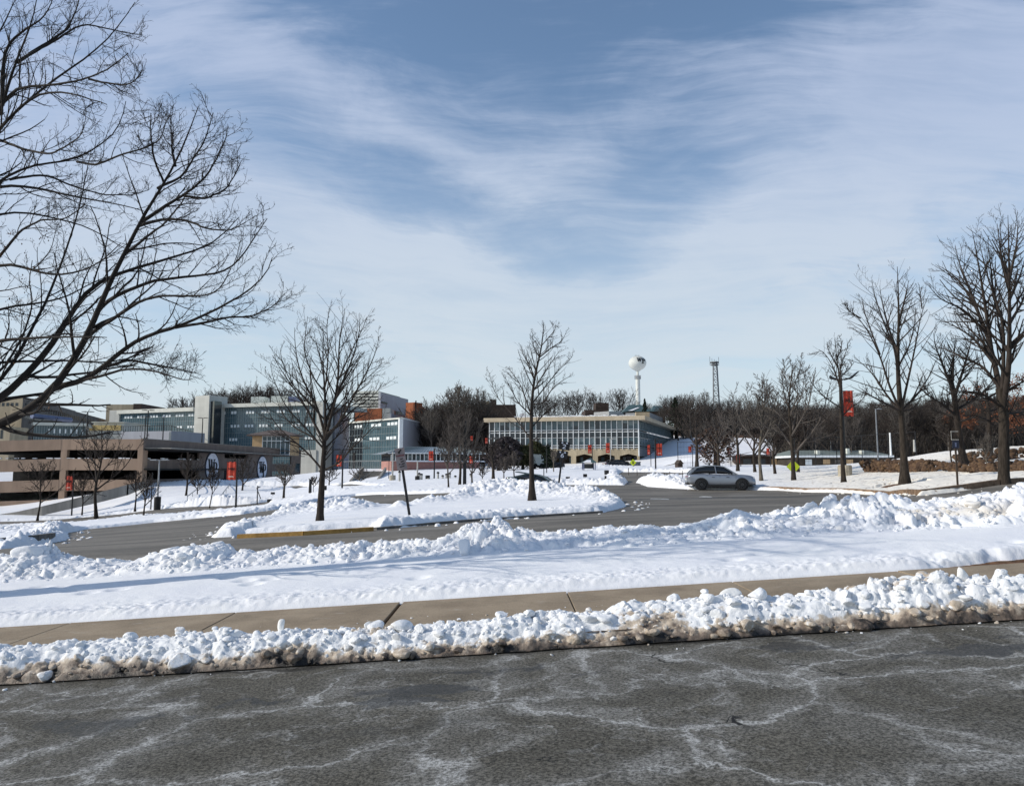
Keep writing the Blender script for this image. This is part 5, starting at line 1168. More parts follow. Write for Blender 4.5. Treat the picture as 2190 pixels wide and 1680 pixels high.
def academic():
    Y = 212
    A = xy(256, 225); B = xy(446, 212); C2 = xy(446, 210); D2 = xy(682, 200)
    root = empty('academic_building', (C2[0], C2[1], 2)); o = root.location
    Ma, La = frame(A, B, o); Mb, Lb = frame(C2, D2, o)
    # left wing
    curtain(root, Ma, 0, 3, s_at(A, B, 414), zp(882, 219), 11, 34, M['glass_blue'])
    bx('roof_fascia', M['roofcap'], root, Ma, -.5, zp(882, 219), s_at(A, B, 414), zp(874, 219), -1.0, 24)
    blinds(root, Ma, A, B, [(887, 892, 219, [(262 + 27.5 * i, 3, 4.2, 6.2) for i in range(6)]), (912, 916.5, 219, [(376, 2, 4.2, 6.2), (398, 3, 4.2, 6.2)])])
    P0 = xy(235, 226); Mp, Lp = frame(P0, A, o); bx('end_wall', M['pale_wall'], root, Mp, 0, 1, Lp, zp(877, 225), -.6, 4)
    # tower
    T0 = xy(414, 207); T1 = xy(444.5, 204); Mt, Lt = frame(T0, T1, o); zt = zp(845.5, 205)
    bx('tower', M['pale_wall'], root, Mt, 0, 0, Lt, zt, 0, 6); bx('tower_slot', M['glass_dark'], root, Mt, Lt, 0, Lt + 1.4, zt - 1.6, .6, 3)
    T2 = xy(454, 207); T3 = xy(503, 240); Ms, Ls = frame(T2, T3, o); bx('tower_side', M['grey_wall'], root, Ms, 0, 10, Ls, zt - .6, 0, .4)
    # right wing
    curtain(root, Mb, s_at(C2, D2, 455), 0, s_at(C2, D2, 680), zp(869.5, 206), 13, 44, M['glass_blue'])
    bx('roof_fascia', M['roofcap'], root, Mb, s_at(C2, D2, 455), zp(871, 207), Lb + .6, zp(862, 205), -1.1, 26)
    g3 = lambda xs: [(x, 3, 4.4, 6.4) for x in xs]
    blinds(root, Mb, C2, D2, [(878, 884, 206, [(474, 1, 5, 6), (491, 2, 5, 6.4)] + g3((523, 556, 589, 621, 652))), (907.5, 913, 206, [(491, 3, 4.6, 7.0), (521, 3, 4.6, 7), (552, 3, 4.6, 7), (585, 3, 4.4, 6.4), (621, 3, 4.6, 6.8), (652, 3, 4.6, 6.8)]),
        (936, 942, 206, [(489, 3, 4.4, 6.4), (621, 2, 4, 6), (651, 3, 4.4, 6.4)])])
    bx('end_wall', M['pale_wall'], root, Mb, s_at(C2, D2, 680), -2, s_at(C2, D2, 693), zp(863, 204), -1.2, 4)
    bx('base_wall', M['pale_wall'], root, Mb, s_at(C2, D2, 640), -2, s_at(C2, D2, 682), zp(962, 200), -1.5, .1)
    # shaded end facing right with the gap
    E0 = xy(693, 199); E1 = xy(747, 262); Me, Le = frame(E0, E1, o); bx('side_wall', M['grey_wall'], root, Me, s_at(E0, E1, 714), 0, Le, zp(863, 204), 0, .4); bx('side_slot', M['glass_dark'], root, Me, 0, -2, s_at(E0, E1, 714), zp(868, 204), .4, .8)
    # roof plant
    for p0, p1, t, b in ((534, 563, 848, 864), (577, 613, 846.5, 863), (614, 630, 848, 864)):
        a = xy(p0, 226); c = xy(p1, 226); Mx, L = frame(a, c, o); bx('rooftop_unit', M['louvre'] if p0 != 614 else M['steel_blue'], root, Mx, 0, zp(b, 226) - 3, L, zp(t, 226), 0, 5)
    tag(root, 'long glass-fronted academic building with pale stair tower behind the garage', 'building')
    # low white blocks in front of the left wing
    r2 = empty('louvred_annex', (*xy(190, 185), 2)); o = r2.location; a = xy(188, 186); c = xy(262, 186); Mx, L = frame(a, c, o)
    bx('wall', M['pale_wall'], r2, Mx, 0, -2, L, zp(920, 186), 0, 14); mb = MB()
    for i in range(26): s = .4 + i * (L - .8) / 26; mb.box(s, -.3, zp(920, 186), s + .22, .2, zp(909, 186), Mx)
    mb.build('louvres', M['gold'], r2); bx('upper_wall', M['roofcap'], r2, Mx, 1.0, zp(920, 186), L, zp(903, 186), .5, 13); bx('roof', M['roofcap'], r2, Mx, .6, zp(903, 186), L + .3, zp(901.5, 186), 0, 13.5)
    tag(r2, 'low white annex with a row of golden sunlit louvres', 'building')
    r3 = empty('terrace_block', (*xy(300, 180), 2)); o = r3.location; a = xy(258, 182); c = xy(366, 178); e = xy(412, 205); Mx, L = frame(a, c, o); My, L2 = frame(c, e, o)
    bx('wall', M['grey_wall'], r3, Mx, 0, -2, L, zp(922, 180), 0, 12); bx('side_wall', M['pale_wall'], r3, My, 0, -2, L2, zp(924, 180), 0.02, .5)
    f = MB()
    for i in range(22): s = i * L / 21; f.box(s - .04, .0, zp(922, 180), s + .04, .08, zp(911, 180), Mx)
    for i in range(9): s = .1 + i * (L2 - .2) / 8; f.box(s - .04, .0, zp(924, 180), s + .04, .08, zp(912, 180), My)
    f.box(0, -.01, zp(911, 180), L, .09, zp(911, 180) + .12, Mx); f.box(0.1, -.01, zp(912, 180), L2, .09, zp(912, 180) + .12, My); f.build('railing', M['metal_dark'], r3)
    tag(r3, 'grey terrace block with a dark railing below the glass wing', 'building')
    # glass pavilion wing on the right: curtain wall front, blue-grey side
    a = xy(748, 196); c = xy(858, 178); e = xy(913, 205); r4 = empty('glass_hall', (c[0], c[1], 1.5)); o = r4.location; Mx, L = frame(a, c, o); My, L2 = frame(c, e, o); zt = zp(892, 178)
    zf = zp(901, 187); dk = s_at(a, c, 775)
    curtain(r4, Mx, 0, -1, dk, zf, 9, 5, M['glass_dark']); curtain(r4, Mx, dk + .05, -1, L - .6, zf, 9, 15, M['glass_blue'])
    bx('roof_fascia', M['roofcap'], r4, Mx, -.4, zf, L, zt - .04, -.5, .8); mass(r4, 'roof', [a, c, e, (a[0] + e[0] - c[0], a[1] + e[1] - c[1])], zt - .5, zt, M['roofcap']); bx('corner_post', M['white_paint'], r4, Mx, L - .6, -1, L + .02, zf, -.5, .5)
    bx('side_wall', M['grey_wall'], r4, My, .35, -1, L2, zt - .02, -.1, .4); bx('side_trim', M['white_paint'], r4, My, .35, zt - .3, L2, zt + .06, -.18, .3)
    blinds(r4, Mx, a, c, [(906, 912, 187, [(757, 3, 4.2, 6), (793, 3, 6, 7.6), (828, 3, 6, 7.6)]), (935, 941, 187, [(758, 3, 4.4, 6.5), (790, 3, 6, 7.6), (826, 3, 6, 7.6)])])
    bx('door', M['door_dark'], r4, Mx, s_at(a, c, 755), 1.0, s_at(a, c, 760), zp(967, 190), -.12, -.02)
    mb = MB()
    for i in range(30): s = i * (L + 6) / 29; mb.box(s - .04, -3.1, 1.2, s + .04, -3.0, 3.6, Mx)
    mb.box(0, -3.12, 3.5, L + 6, -2.98, 3.62, Mx); mb.box(0, -3.2, .2, L + 6, -2.95, 1.6, Mx); mb.build('terrace_railing', M['metal_grey'], r4)
    tag(r4, 'square glass hall with a blank blue-grey side wall', 'building')
academic()
def upper_campus():
    def block(name, label, pieces, cat='building'):
        root = None
        for p0, p1, t, b, Y, Y2, dep, mat, nm in pieces:
            a = xy(p0, Y); c = xy(p1, Y2)
            if root is None: root = empty(name, (a[0], a[1], zp(b, Y))); o = root.location
            Mx, L = frame(a, c, o); bx(nm, mat, root, Mx, 0, min(zp(b, Y), zp(b, Y2)), L, zp(t, Y), 0, dep if abs(Y2 - Y) < 6 else .5)
        return tag(root, label, cat), o
    # louvred white hall with grey slab
    r, o = block('louvred_hall', 'white hall wrapped in horizontal louvres with a tall blue-grey slab', [(756, 810, 838, 900, 262, 260, 20, M['glass_dark'], 'wall'), (812, 872, 839, 905, 250, 275, 14, M['grey_wall'], 'slab'), (808, 812, 838, 905, 249.5, 249.5, 3, M['white_paint'], 'edge_panel')])
    a = xy(755, 259); c = xy(810, 257); Mx, L = frame(a, c, o); mb = MB()
    for i in range(6):
        z = zp(876 - i * 7.0, 258); mb.box(0, -1.0, z, L, -.2, z + zp(0, 258) * 0 + .72, Mx)
    mb.build('louvres', M['louvre'], r)
    a = xy(812, 249.6); c = xy(872, 274.6); Mx, L = frame(a, c, o); bx('window', M['glass_dark'], r, Mx, 1, zp(861, 250), 6, zp(857, 250), -.1, .05); bx('window', M['glass_dark'], r, Mx, 12, zp(878, 250), 20, zp(872, 250), -.1, .05)
    block('brick_block', 'low orange brick block in front of the louvred hall', [(758, 815, 874, 905, 240, 238, 12, M['brick'], 'wall'), (817, 834, 872.5, 905, 237, 237, 8, M['pale_wall'], 'end_panel'), (836, 868, 884, 905, 236, 250, 6, M['grey_wall'], 'low_wall')])
    r, o = block('brick_hall', 'tall orange brick hall with dark pipes beside the thicket', [(867, 886, 861, 905, 245, 243, 4, M['brick'], 'wall'), (886.3, 918, 861, 905, 243, 275, 8, M['brick'], 'side_wall')])
    a = xy(886.3, 243); c = xy(918, 275); Mx, L = frame(a, c, o); mb = MB(); mb.box(.2, -.4, 12, .9, -.1, zp(856, 243), Mx); mb.box(L * .7, -.4, 12, L * .7 + .5, -.1, zp(864, 260), Mx); mb.build('pipes', M['dark_brick'], r)
    # old concrete building, far left
    a = xy(-120, 205); b = xy(44, 205); c = xy(226, 300); root = empty('office_block', (b[0], b[1], 0)); o = root.location; Mx, L = frame(a, b, o); My, L2 = frame(b, c, o)
    zt = zp(849, 205)
    mass(root, 'walls', [a, b, c, (c[0] + a[0] - b[0], c[1] + a[1] - b[1])], -4, zt, M['old_dark']); bx('front_skin', M['old_conc'], root, Mx, 0, -4, L - .02, zt - .02, -.04, .1)  # tan front over darker walls: the side's shade is in the wall colour
    for i in range(60):
        s = L - 1.2 - i * 1.25
        if s > 0: MB().box(s - .75, -.08, zp(868, 205), s, .3, zp(861, 205), Mx).build('window', M['glass_dark'], root)
    n = 40
    for i in range(n):
        s = 2 + i * (L2 - 4) / n; MB().box(s, -.06, zp(871, 205), s + (L2 - 4) / n * .55, .05, zp(860.5, 205), My).build('window', M['glass_dark'], root)
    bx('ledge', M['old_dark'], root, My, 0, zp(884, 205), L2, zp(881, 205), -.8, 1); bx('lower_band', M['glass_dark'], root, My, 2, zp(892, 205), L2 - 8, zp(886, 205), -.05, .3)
    bx('roof_house', M['metal_grey'], root, My, 8, zt - .2, L2 * .62, zp(843, 205), 2, 14)
    bx('ground_storey', M['old_conc'], root, Mx, -10, -4, L + 2.4, zp(911, 195), -8, -.5)
    for i in range(26):
        s = L + .6 - i * 1.3; MB().box(s - .7, -8.05, zp(937, 195), s, -7.9, zp(918, 195), Mx).build('window', M['glass_dark'], root)
    tag(root, 'old tan concrete office block with window strips at the far left', 'building')
    # entrance canopy tube and low glass wing
    t0 = P(68, 889, 178); t1 = P(152, 898, 188); root = empty('canopy', (t0.x, t0.y, t0.z - 5)); mb = MB(); mb.tube([t0 - root.location, t1 - root.location], .6, 14); mb.build('tube', M['steel_blue'], root)
    mb = MB(); 
    for f in (.05, .5, .95): p = t0.lerp(t1, f) - root.location; mb.tube([p, p - Vector((0, 0, 6))], .14, 8)
    mb.build('posts', M['metal_dark'], root); mb = MB(); mb.box(-1, .5, 3.2, (t1 - t0).x + 2, 3, 3.9); mb.build('soffit', M['metal_dark'], root)
    tag(root, 'blue-grey tubular canopy in front of the old office block', 'canopy')
    a = xy(72, 172); c = xy(182, 176); root = empty('glass_wing', (a[0], a[1], 2)); o = root.location; Mx, L = frame(a, c, o)
    curtain(root, Mx, 0, -1, L, zp(910, 174), 7, 20, M['glass_teal']); bx('roof_fascia', M['roofcap'], root, Mx, -.4, zp(910, 174), L + .3, zp(904, 174), -.6, 12)
    blinds(root, Mx, a, c, [(917, 926, 174, [(99 + 12.0 * i, 1, 3.2, 4) for i in range(7)])])
    tag(root, 'low teal glass wing above the left end of the garage', 'building')
    # brown sloping roof beyond
    block('hill_house', 'tan building with a long dark roof between the office block and glass wing', [(224, 282, 864.5, 905, 290, 290, 20, M['old_conc'], 'wall'), (282, 300, 863, 905, 289, 289, 20, M['dark_brick'], 'wall'), (296, 362, 866, 905, 292, 330, 20, M['dark_brick'], 'roof')])
    # dark block in the thicket
    r, o = block('dark_block', 'dark brown block with roof boxes rising out of the thicket', [(1036, 1103, 865, 900, 240, 240, 20, M['dark_brick'], 'wall'), (1048, 1061, 854, 866, 245, 245, 5, M['dark_brick'], 'chimney'), (1032, 1047, 858, 868, 246, 246, 5, M['old_conc'], 'roof_house')])
    # houses on the crest under the water tower
    r, o = block('crest_house', 'dark flat-topped house on the crest left of the green roofs', [(1252, 1302, 876, 895, 262, 262, 14, M['dark_brick'], 'wall'), (1275, 1303, 861, 880, 264, 264, 8, M['dark_brick'], 'upper_storey')])
    a = xy(1336, 258); c = xy(1430, 258); root = empty('green_roofed_house', (a[0], a[1], zp(905, 258))); o = root.location; Mx, L = frame(a, c, o); z0, z1, z2 = zp(905, 258), zp(880, 258), zp(862, 258)
    bx('wall', M['dark_brick'], root, Mx, 1, z0, L - 1, z1, 0, 12); rf = MB()
    for s0, s1, zr in ((-.5, L * .66, z2), (L * .60, L + 1, z2 - .4)):
        k = (s1 - s0) * .3; vs = [Mx @ Vector(p) for p in ((s0, -1, z1), (s1, -1, z1), (s1, 13, z1), (s0, 13, z1), (s0 + k, 6, zr), (s1 - k, 6, zr))]; rf.add(vs, [(3,2,1,0),(0,1,5,4),(1,2,5),(2,3,4,5),(3,0,4)])
    rf.build('roof', M['roof_green'], root); sn = MB(); vs = [Mx @ Vector(p) for p in ((1.2, -.9, z1 + .3), (2.6, -.9, z1 + .3), (5.8, 2.6, z1 + 1.7), (5.0, 2.6, z1 + 1.7))]; sn.add(vs, [(0,1,2,3)]); sn.build('snow_patch', M['snow'], root)
    tag(root, 'dark house with two green hipped roofs under the water tower', 'house')
upper_campus()

# ------------------------------------------------------------------ library with tall white fins
def library():
    A = xy(1047, 173); B = xy(1367, 165); C = xy(1438, 213); root = empty('library', (B[0], B[1], 1.7)); o = root.location
    Mx, L = frame(A, B, o); My, L2 = frame(B, C, o); Y = 165
    zr, zs, zg = zp(889.5, Y), zp(898, Y), zp(958.5, Y); zb = zp(975, Y)
    bx('core', M['glass_dark'], root, Mx, .5, zg, L - .5, zs, .6, 34)
    e = MB(); 
    pts = [Mx @ Vector((-1.0, -1.6, 0)), Mx @ Vector((L + 1.4, -1.6, 0)), My @ Vector((L2 + 1.0, -1.4, 0)), My @ Vector((L2 + 1, 30, 0)), Mx @ Vector((-1, 34, 0))]
    e.prism([(p.x, p.y) for p in pts], lambda a, b: Vector((a, b, zs - o.z)), lambda a, b: Vector((a, b, zr - o.z))); e.build('roof_slab', M['roof_stone'], root)
    s_ = MB(); rng = random.Random(8)
    for i in range(46):
        u = L * (.18 + .8 * i / 46); s_.box(u, -1.3, zr, u + rng.uniform(.6, 1.0), .6, zr + rng.uniform(.08, .34), Mx)
    s_.build('roof_snow', M['snow'], root)
    glz = [M['glass_dark'], M['glass_teal'], M['glass_light'], M['glass_dark'], M['glass_teal']]
    zz = lambda py: zp(py, Y)
    rows = [(916.5, 898), (934, 922.5), (950, 935), (958.5, 956)]
    def wall(Mw, Lw, n, shade, glasses):
        fin = MB(); fm = M['mullion'] if shade else M['white_paint']; fd = .05 if shade else .22  # shaded side: white fins and bands turn grey, shade put into their colour
        for i in range(n):
            s0 = Lw * i / n; s1 = Lw * (i + 1) / n; rr = random.Random(i * 7 + n)
            w = MB(); w.cur = 0
            for k, (b, t) in enumerate(rows):
                w.cur = rr.choice([0, 0, 1, 1, 2]) if k in (0, 2) else 0; w.box(s0 + .08, .10, zz(b), s1 - .08, .3, zz(t), Mw)
                if rr.random() < .5 and k in (0, 2): w.cur = rr.choice([1, 2]); w.box(s0 + (s1 - s0) * rr.choice([.1, .5]), .06, zz(t) - (zz(t) - zz(b)) * rr.uniform(.3, .7), s0 + (s1 - s0) * .9, .095, zz(t) - .05, Mw)
            w.build('window', [glasses[0], glasses[1], glasses[2]], root)
            fin.box(s0 - .065, -fd, zz(960), s0 + .065, .1, zs, Mw)
        fin.box(Lw - .25, -.3, zz(975), Lw, .1, zs, Mw)
        fin.build('fins', fm, root)
        bnd = MB()
        for b, t in ((918.2, 917.0), (923.0, 921.8), (951.6, 950.5), (956.4, 955.2), (934.5, 934.0)): bnd.box(0, -.12, zz(b), Lw, .09, zz(t), Mw)
        bnd.build('bands', fm, root)
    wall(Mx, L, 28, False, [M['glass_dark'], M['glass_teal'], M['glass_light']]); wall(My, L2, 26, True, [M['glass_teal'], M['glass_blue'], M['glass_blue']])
    # arcaded stone base: shallow pointed arches every four bays
    st = MB(); w = L / 7
    for i in range(7):
        s0, s1 = w * i, w * (i + 1); c = (s0 + s1) / 2; pier = .55
        for a, b, za, zb_ in ((s0 + pier, c, zz(974.5), zz(970)), (c, s1 - pier, zz(970), zz(974.5))):
            st.add([Mx @ Vector(p) for p in ((a, 0, za), (b, 0, zb_), (b, 0, zg), (a, 0, zg), (a, .6, za), (b, .6, zb_), (b, .6, zg), (a, .6, zg))], [(0,1,2,3),(7,6,5,4),(4,5,1,0),(3,2,6,7)])
        st.box(s0, 0, -1, s0 + pier, .6, zg, Mx); st.box(s1 - pier, 0, -1, s1, .6, zg, Mx)
    st.build('arcade', M['stone'], root)
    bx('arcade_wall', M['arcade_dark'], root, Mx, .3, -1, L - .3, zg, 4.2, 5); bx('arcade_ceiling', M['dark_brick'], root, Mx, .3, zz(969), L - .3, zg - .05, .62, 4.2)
    for i in range(14): bx('window', M['glass_teal'], root, Mx, L * (i + .35) / 14, 1.7, L * (i + .65) / 14, zz(976), 4.1, 4.3)
    st2 = MB(); n = 9; w = L2 / n
    for i in range(n): st2.box(w * i, .0, -1, w * i + .5, .5, zz(975), My)
    st2.box(0, 0, zz(975), L2, .5, zg, My); st2.build('side_arcade', M['side_arcade'], root); bx('side_back_wall', M['door_dark'], root, My, .5, -1, L2 - .2, zz(975), 2, 3)
    # penthouse and vents on the roof
    a = xy(1361, 185); c = xy(1390, 185); e2 = xy(1418, 205); M1, l1 = frame(a, c, o); M2, l2 = frame(c, e2, o)
    bx('penthouse', M['old_conc'], root, M1, 0, zr - 1, l1, zp(881, 185), 0, 8); bx('penthouse_side', M['metal_grey'], root, M2, 0.02, zr - 1, l2, zp(881, 185) - .05, .02, 6)
    a = xy(1303, 186); Mv, l = frame(a, xy(1336, 190), o); v = MB(); v.prism([(0, zr - .5), (0, zp(879, 186)), (l * .7, zp(876.5, 186)), (l, zp(884, 186)), (l, zr - .5)], lambda p, q: Mv @ Vector((p, 0, q)), lambda p, q: Mv @ Vector((p, 5, q))); v.build('roof_vent', M['metal_grey'], root)
    a = xy(1102, 190); Mv, l = frame(a, xy(1143, 190), o); v = MB(); v.prism([(0, zr - .2), (l * .25, zp(884, 190)), (l * .45, zp(883, 190)), (l, zr - .2)], lambda p, q: Mv @ Vector((p, 0, q)), lambda p, q: Mv @ Vector((p, 7, q))); v.build('snowy_skylight', M['snow'], root)
    tag(root, 'wide flat-roofed library with white window fins over a pointed stone arcade', 'library')
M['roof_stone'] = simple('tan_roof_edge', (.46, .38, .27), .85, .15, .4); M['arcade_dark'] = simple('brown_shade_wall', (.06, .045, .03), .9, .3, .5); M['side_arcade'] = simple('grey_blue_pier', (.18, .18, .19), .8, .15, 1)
library()

# greenhouse-like pavilion
def pavilion():
    A = xy(838, 128); B = xy(1026, 134); root = empty('glazed_pavilion', (A[0], A[1], 1.3)); o = root.location; Mx, L = frame(A, B, o); Y = 129
    z = lambda p: zp(p, Y)
    bx('brick_base', M['brick_pink'], root, Mx, 0, -1, L, z(985.5), 0, 8); bx('glazing', M['glass_dark'], root, Mx, 0, z(985.5), L, z(969), .3, 8)
    n = 22
    for i in range(n):
        if i % 2 == 0: bx('window', M['glass_light'] if i % 3 else M['glass_teal'], root, Mx, L * (i + .2) / n, z(981), L * (i + .8) / n, z(973), .22, .29)
    f = MB()
    for i in range(n + 1): s = L * i / n; f.box(s - .07, .1, z(985.5), s + .07, .21, z(969), Mx)
    f.box(-.8, -1.0, z(970), L + .8, -.2, z(968), Mx); f.box(0, .05, z(986), L, .2, z(984.5), Mx); f.build('frames', M['white_paint'], root)
    rf = MB(); e = 1.2; vs = [Mx @ Vector(p) for p in ((-e, -1, z(969)), (L + e, -1, z(969)), (L + e - 3, 5.5, z(953)), (4.6, 5.5, z(953)), (-e, 12, z(969)), (L + e, 12, z(969)))]; rf.add(vs, [(0,1,2,3),(5,4,3,2),(4,0,3),(1,5,2)]); rf.build('roof', M['glass_roof'], root)
    rb = MB()
    for i in range(30): a = Vector((-e + (L + 2 * e) * i / 29, -1.02, z(969) + .03)); b = Vector((4.6 + (L + e - 7.6) * i / 29, 5.48, z(953) + .05)); rb.bar(Mx @ a, Mx @ b, .07)
    rb.build('rafters', M['mullion'], root)
    for i in range(5): s = L * (i + .3) / 5; MB().box(s, -.35, z(987), s + 3.2, .3, z(984), Mx).build('snow_cap', M['snow'], root)
    tag(root, 'long glazed pavilion on a pinkish brick base', 'pavilion')
pavilion()
# low buildings at the right behind the fence
def low_right():
    A = xy(1700, 118); B = xy(1905, 118); root = empty('low_hall', (A[0], A[1], 1.6)); o = root.location; Mx, L = frame(A, B, o); z = lambda p: zp(p, 118)
    bx('wall', M['low_wall'], root, Mx, 0, -1, L, z(978), 0, 12); bx('roof_fascia', M['white_paint'], root, Mx, -.5, z(978), L, z(973.5), -.7, 13)
    rf = MB(); vs = [Mx @ Vector(p) for p in ((-.5, -.6, z(973.5)), (L, -.6, z(973.5)), (L, 8, z(960)), (2, 8, z(960)), (-.5, 13, z(973.5)), (L, 13, z(973.5)))]; rf.add(vs, [(0,1,2,3),(5,4,3,2),(4,0,3),(1,5,2)]); rf.build('roof', M['sage'], root)
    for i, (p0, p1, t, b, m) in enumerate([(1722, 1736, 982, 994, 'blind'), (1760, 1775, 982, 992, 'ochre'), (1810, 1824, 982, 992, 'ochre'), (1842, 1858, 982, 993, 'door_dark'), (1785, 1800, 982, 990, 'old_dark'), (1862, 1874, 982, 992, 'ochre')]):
        bx('window', M[m], root, Mx, s_at(A, B, p0), z(b), s_at(A, B, p1), z(t), -.06, .02)
    for p, w, t in ((1822, 5, 958), (1854, 4, 962), (1757, 6, 962)): s = s_at(A, B, p); bx('roof_vent', M['louvre'], root, Mx, s, z(972), s + w * .074, z(t), 1.5, 2.6)
    tag(root, 'low long hall with pale green roof behind the right-hand fence', 'building')
    A = xy(1572, 128); B = xy(1690, 126); root = empty('low_house', (A[0], A[1], 1.6)); o = root.location; Mx, L = frame(A, B, o); z = lambda p: zp(p, 127)
    bx('wall', M['dark_brick'], root, Mx, 0, -1, L, z(975), 0, 10); rf = MB(); vs = [Mx @ Vector(p) for p in ((-1, -1, z(975)), (L + 1, -1, z(975)), (L - 3, 6, z(962)), (4, 6, z(962)), (-1, 12, z(975)), (L + 1, 12, z(975)))]; rf.add(vs, [(0,1,2,3),(5,4,3,2),(4,0,3),(1,5,2)]); rf.build('roof', M['roof_tile'], root)
    sn = MB(); vs = [Mx @ Vector(p) for p in ((1, -.8, z(975) + .25), (L * .55, -.8, z(975) + .25), (L * .5, 3, z(969) + .3), (3.5, 4.5, z(967.5) + .3))]; sn.add(vs, [(0,1,2,3)]); sn.build('roof_snow', M['snow'], root)
    for i in range(4): bx('window', M['ochre'] if i == 2 else M['glass_dark'], root, Mx, 1.2 + i * 2.3, 2.0, 2.5 + i * 2.3, z(981), -.06, .02)
    tag(root, 'dark low house with a snowy roof beyond the bare trees', 'house')
M['low_wall'] = simple('dark_umber_wall', (.05, .04, .03), .9, .3, .6); M['sage'] = simple('sage_roof', (.17, .20, .185), .7, .15, .5)
low_right()

# ------------------------------------------------------------------ water tower and mast
def water_tower():
    Y = 560; k = Y / F; b = P(1366, 930, Y); z0 = Tz(b.x, b.y); root = empty('water_tower', (b.x, b.y, z0)); zc = P(1366, 776, Y).z - z0; R0 = 19 * k
    mb = MB(); top = zc; zst = P(1366, 793, Y).z - z0; r = 4.7 * k
    mb.lathe([(r * 1.6, 0), (r * 1.05, 4), (r, P(1366, 812, Y).z - z0), (r * .92, P(1366, 811, Y).z - z0), (2.6 * k, P(1366, 809, Y).z - z0), (2.4 * k, zst - .5)], 28); mb.build('shaft', M['lime'], root, smooth=True)
    pr = []
    for i in range(25):
        a = math.pi * i / 24; rr = R0 * math.sin(a); z = math.cos(a) * R0 * (.80 if a < math.pi / 2 else .86)
        pr.append((max(rr, .05), z))
    pr = pr[::-1]; pr = [(max(r_, 2.6 * k), z - (1.6 * k if z < -R0 * .8 else 0)) for r_, z in pr]
    mb = MB(); mb.lathe(pr, 48, (0, 0, zc)); mb.build('tank', M['lime'], root, smooth=True)
    def sph(u, v, t):   # u azimuth from the viewer, to the right; v height, in units of the radius
        a = u; zz_ = v; rr = math.sqrt(max(0, 1 - zz_ * zz_)) * R0 + t; return Vector((math.sin(a) * rr, -math.cos(a) * rr, zc + zz_ * R0 * .80 + t * .2))
    def fine(poly, n=3): return poly
    lt = MB(); put_letters(lt, [(poly_W(), -.26, .05, .56, .52), (poly_P(), .34, -.22, .62, .66)], sph, .05, .6); lt.build('letters', M['ink'], root)
    an = MB()
    for dx in (-4, -2.5, -1, 1.5, 3): an.tube([(dx * k * 1.2, 0, zc + R0 * .75), (dx * k * 1.2, 0, zc + R0 * .80 + 2.4 * k)], .14, 5)
    an.build('roof_antennas', M['metal_grey'], root)
    rg = MB(); zr = P(1366, 806.5, Y).z - z0
    for i in range(10): a = i * .628; rg.box(-.35, -.15, -1.4, .35, .15, 1.4, Matrix.Translation((math.cos(a) * 6.3 * k, math.sin(a) * 6.3 * k, zr)) @ Matrix.Rotation(a + 1.57, 4, 'Z'))
    rg.build('antenna_ring', M['metal_grey'], root)
    tag(root, 'white ball-shaped water tower with black letters on the hill', 'water tower')
water_tower()
def mast():
    Y = 235; b = P(1532, 930, Y); z0 = Tz(b.x, b.y); root = empty('lattice_mast', (b.x, b.y, z0)); k = Y / F; zt = P(1532, 776, Y).z - z0
    legs = []
    for i in range(3):
        a = math.pi / 2 + i * 2.094 + .35; legs.append((Vector((math.cos(a) * 10 * k, math.sin(a) * 10 * k, -1)), Vector((math.cos(a) * 5 * k, math.sin(a) * 5 * k, zt))))
    for a, c in legs: MB().tube([a, c], .14 if a.x < 5 * k else .24, 6).build('leg', M['mast'], root)
    br = MB(); n = 13
    for i in range(n):
        f0, f1 = i / n, (i + 1) / n
        for j in range(3):
            p, q = legs[j], legs[(j + 1) % 3]; br.tube([p[0].lerp(p[1], f0), q[0].lerp(q[1], f1)], .05, 4); br.tube([q[0].lerp(q[1], f0), p[0].lerp(p[1], f1)], .05, 4); br.tube([p[0].lerp(p[1], f1), q[0].lerp(q[1], f1)], .07, 4)
    br.build('bracing', M['mast'], root)
    pl = MB(); pl.lathe([(10 * k, 0), (10 * k, .35)], 8, (0, 0, zt)); pl.lathe([(8.5 * k, 0), (8.5 * k, .3)], 8, (0, 0, zt - 5 * k)); pl.build('platform', M['mast'], root)
    an = MB()
    for x, h in ((-9.5, 14), (-5, 10), (0, 8), (9.5, 13), (4, 6)): an.tube([(x * k, 0, zt - 5 * k), (x * k, 0, zt + h * k)], .07, 5)
    an.build('antennas', M['mast'], root); tag(root, 'tall steel lattice mast with antennas above the woods', 'mast')
M['mast'] = simple('weathered_steel', (.17, .18, .19), .6, .2, 1)
mast()
# ------------------------------------------------------------------ vehicles
def paint(name, col, metal=.5, rough=.3):
    m, t, b = new_mat(name); tc = t.n('ShaderNodeTexCoord'); sp = t.n('ShaderNodeSeparateXYZ', Vector=tc.outputs['Object'])
    n = t.noise(tc.outputs['Object'], 5, 5); salt = t.m('MULTIPLY', t.ss(sp.outputs[2], .85, .2), t.ss(n, .3, .7))
    t.set(b.inputs['Base Color'], t.mix(t.m('MULTIPLY', salt, .5), col, (.33, .33, .32))); b.inputs['Metallic'].default_value = metal
    t.set(b.inputs['Roughness'], t.m('ADD', t.m('MULTIPLY', salt, .4), rough)); b.inputs['Coat Weight'].default_value = .5; return m
M['silver'] = paint('silver_paint', (.28, .305, .35)); M['dark_green'] = paint('dark_green_paint', (.015, .035, .038)); M['dark_car'] = paint('black_car_paint', (.012, .013, .018))
M['tyre'] = simple('tyre_rubber', (.016, .016, .017), .85, .2, 4); M['rim'] = simple('dark_alloy', (.09, .09, .095), .35, .2, 4, metal=.8); M['car_glass'] = glassy('car_glass', (.012, .014, .018), .06, .2)
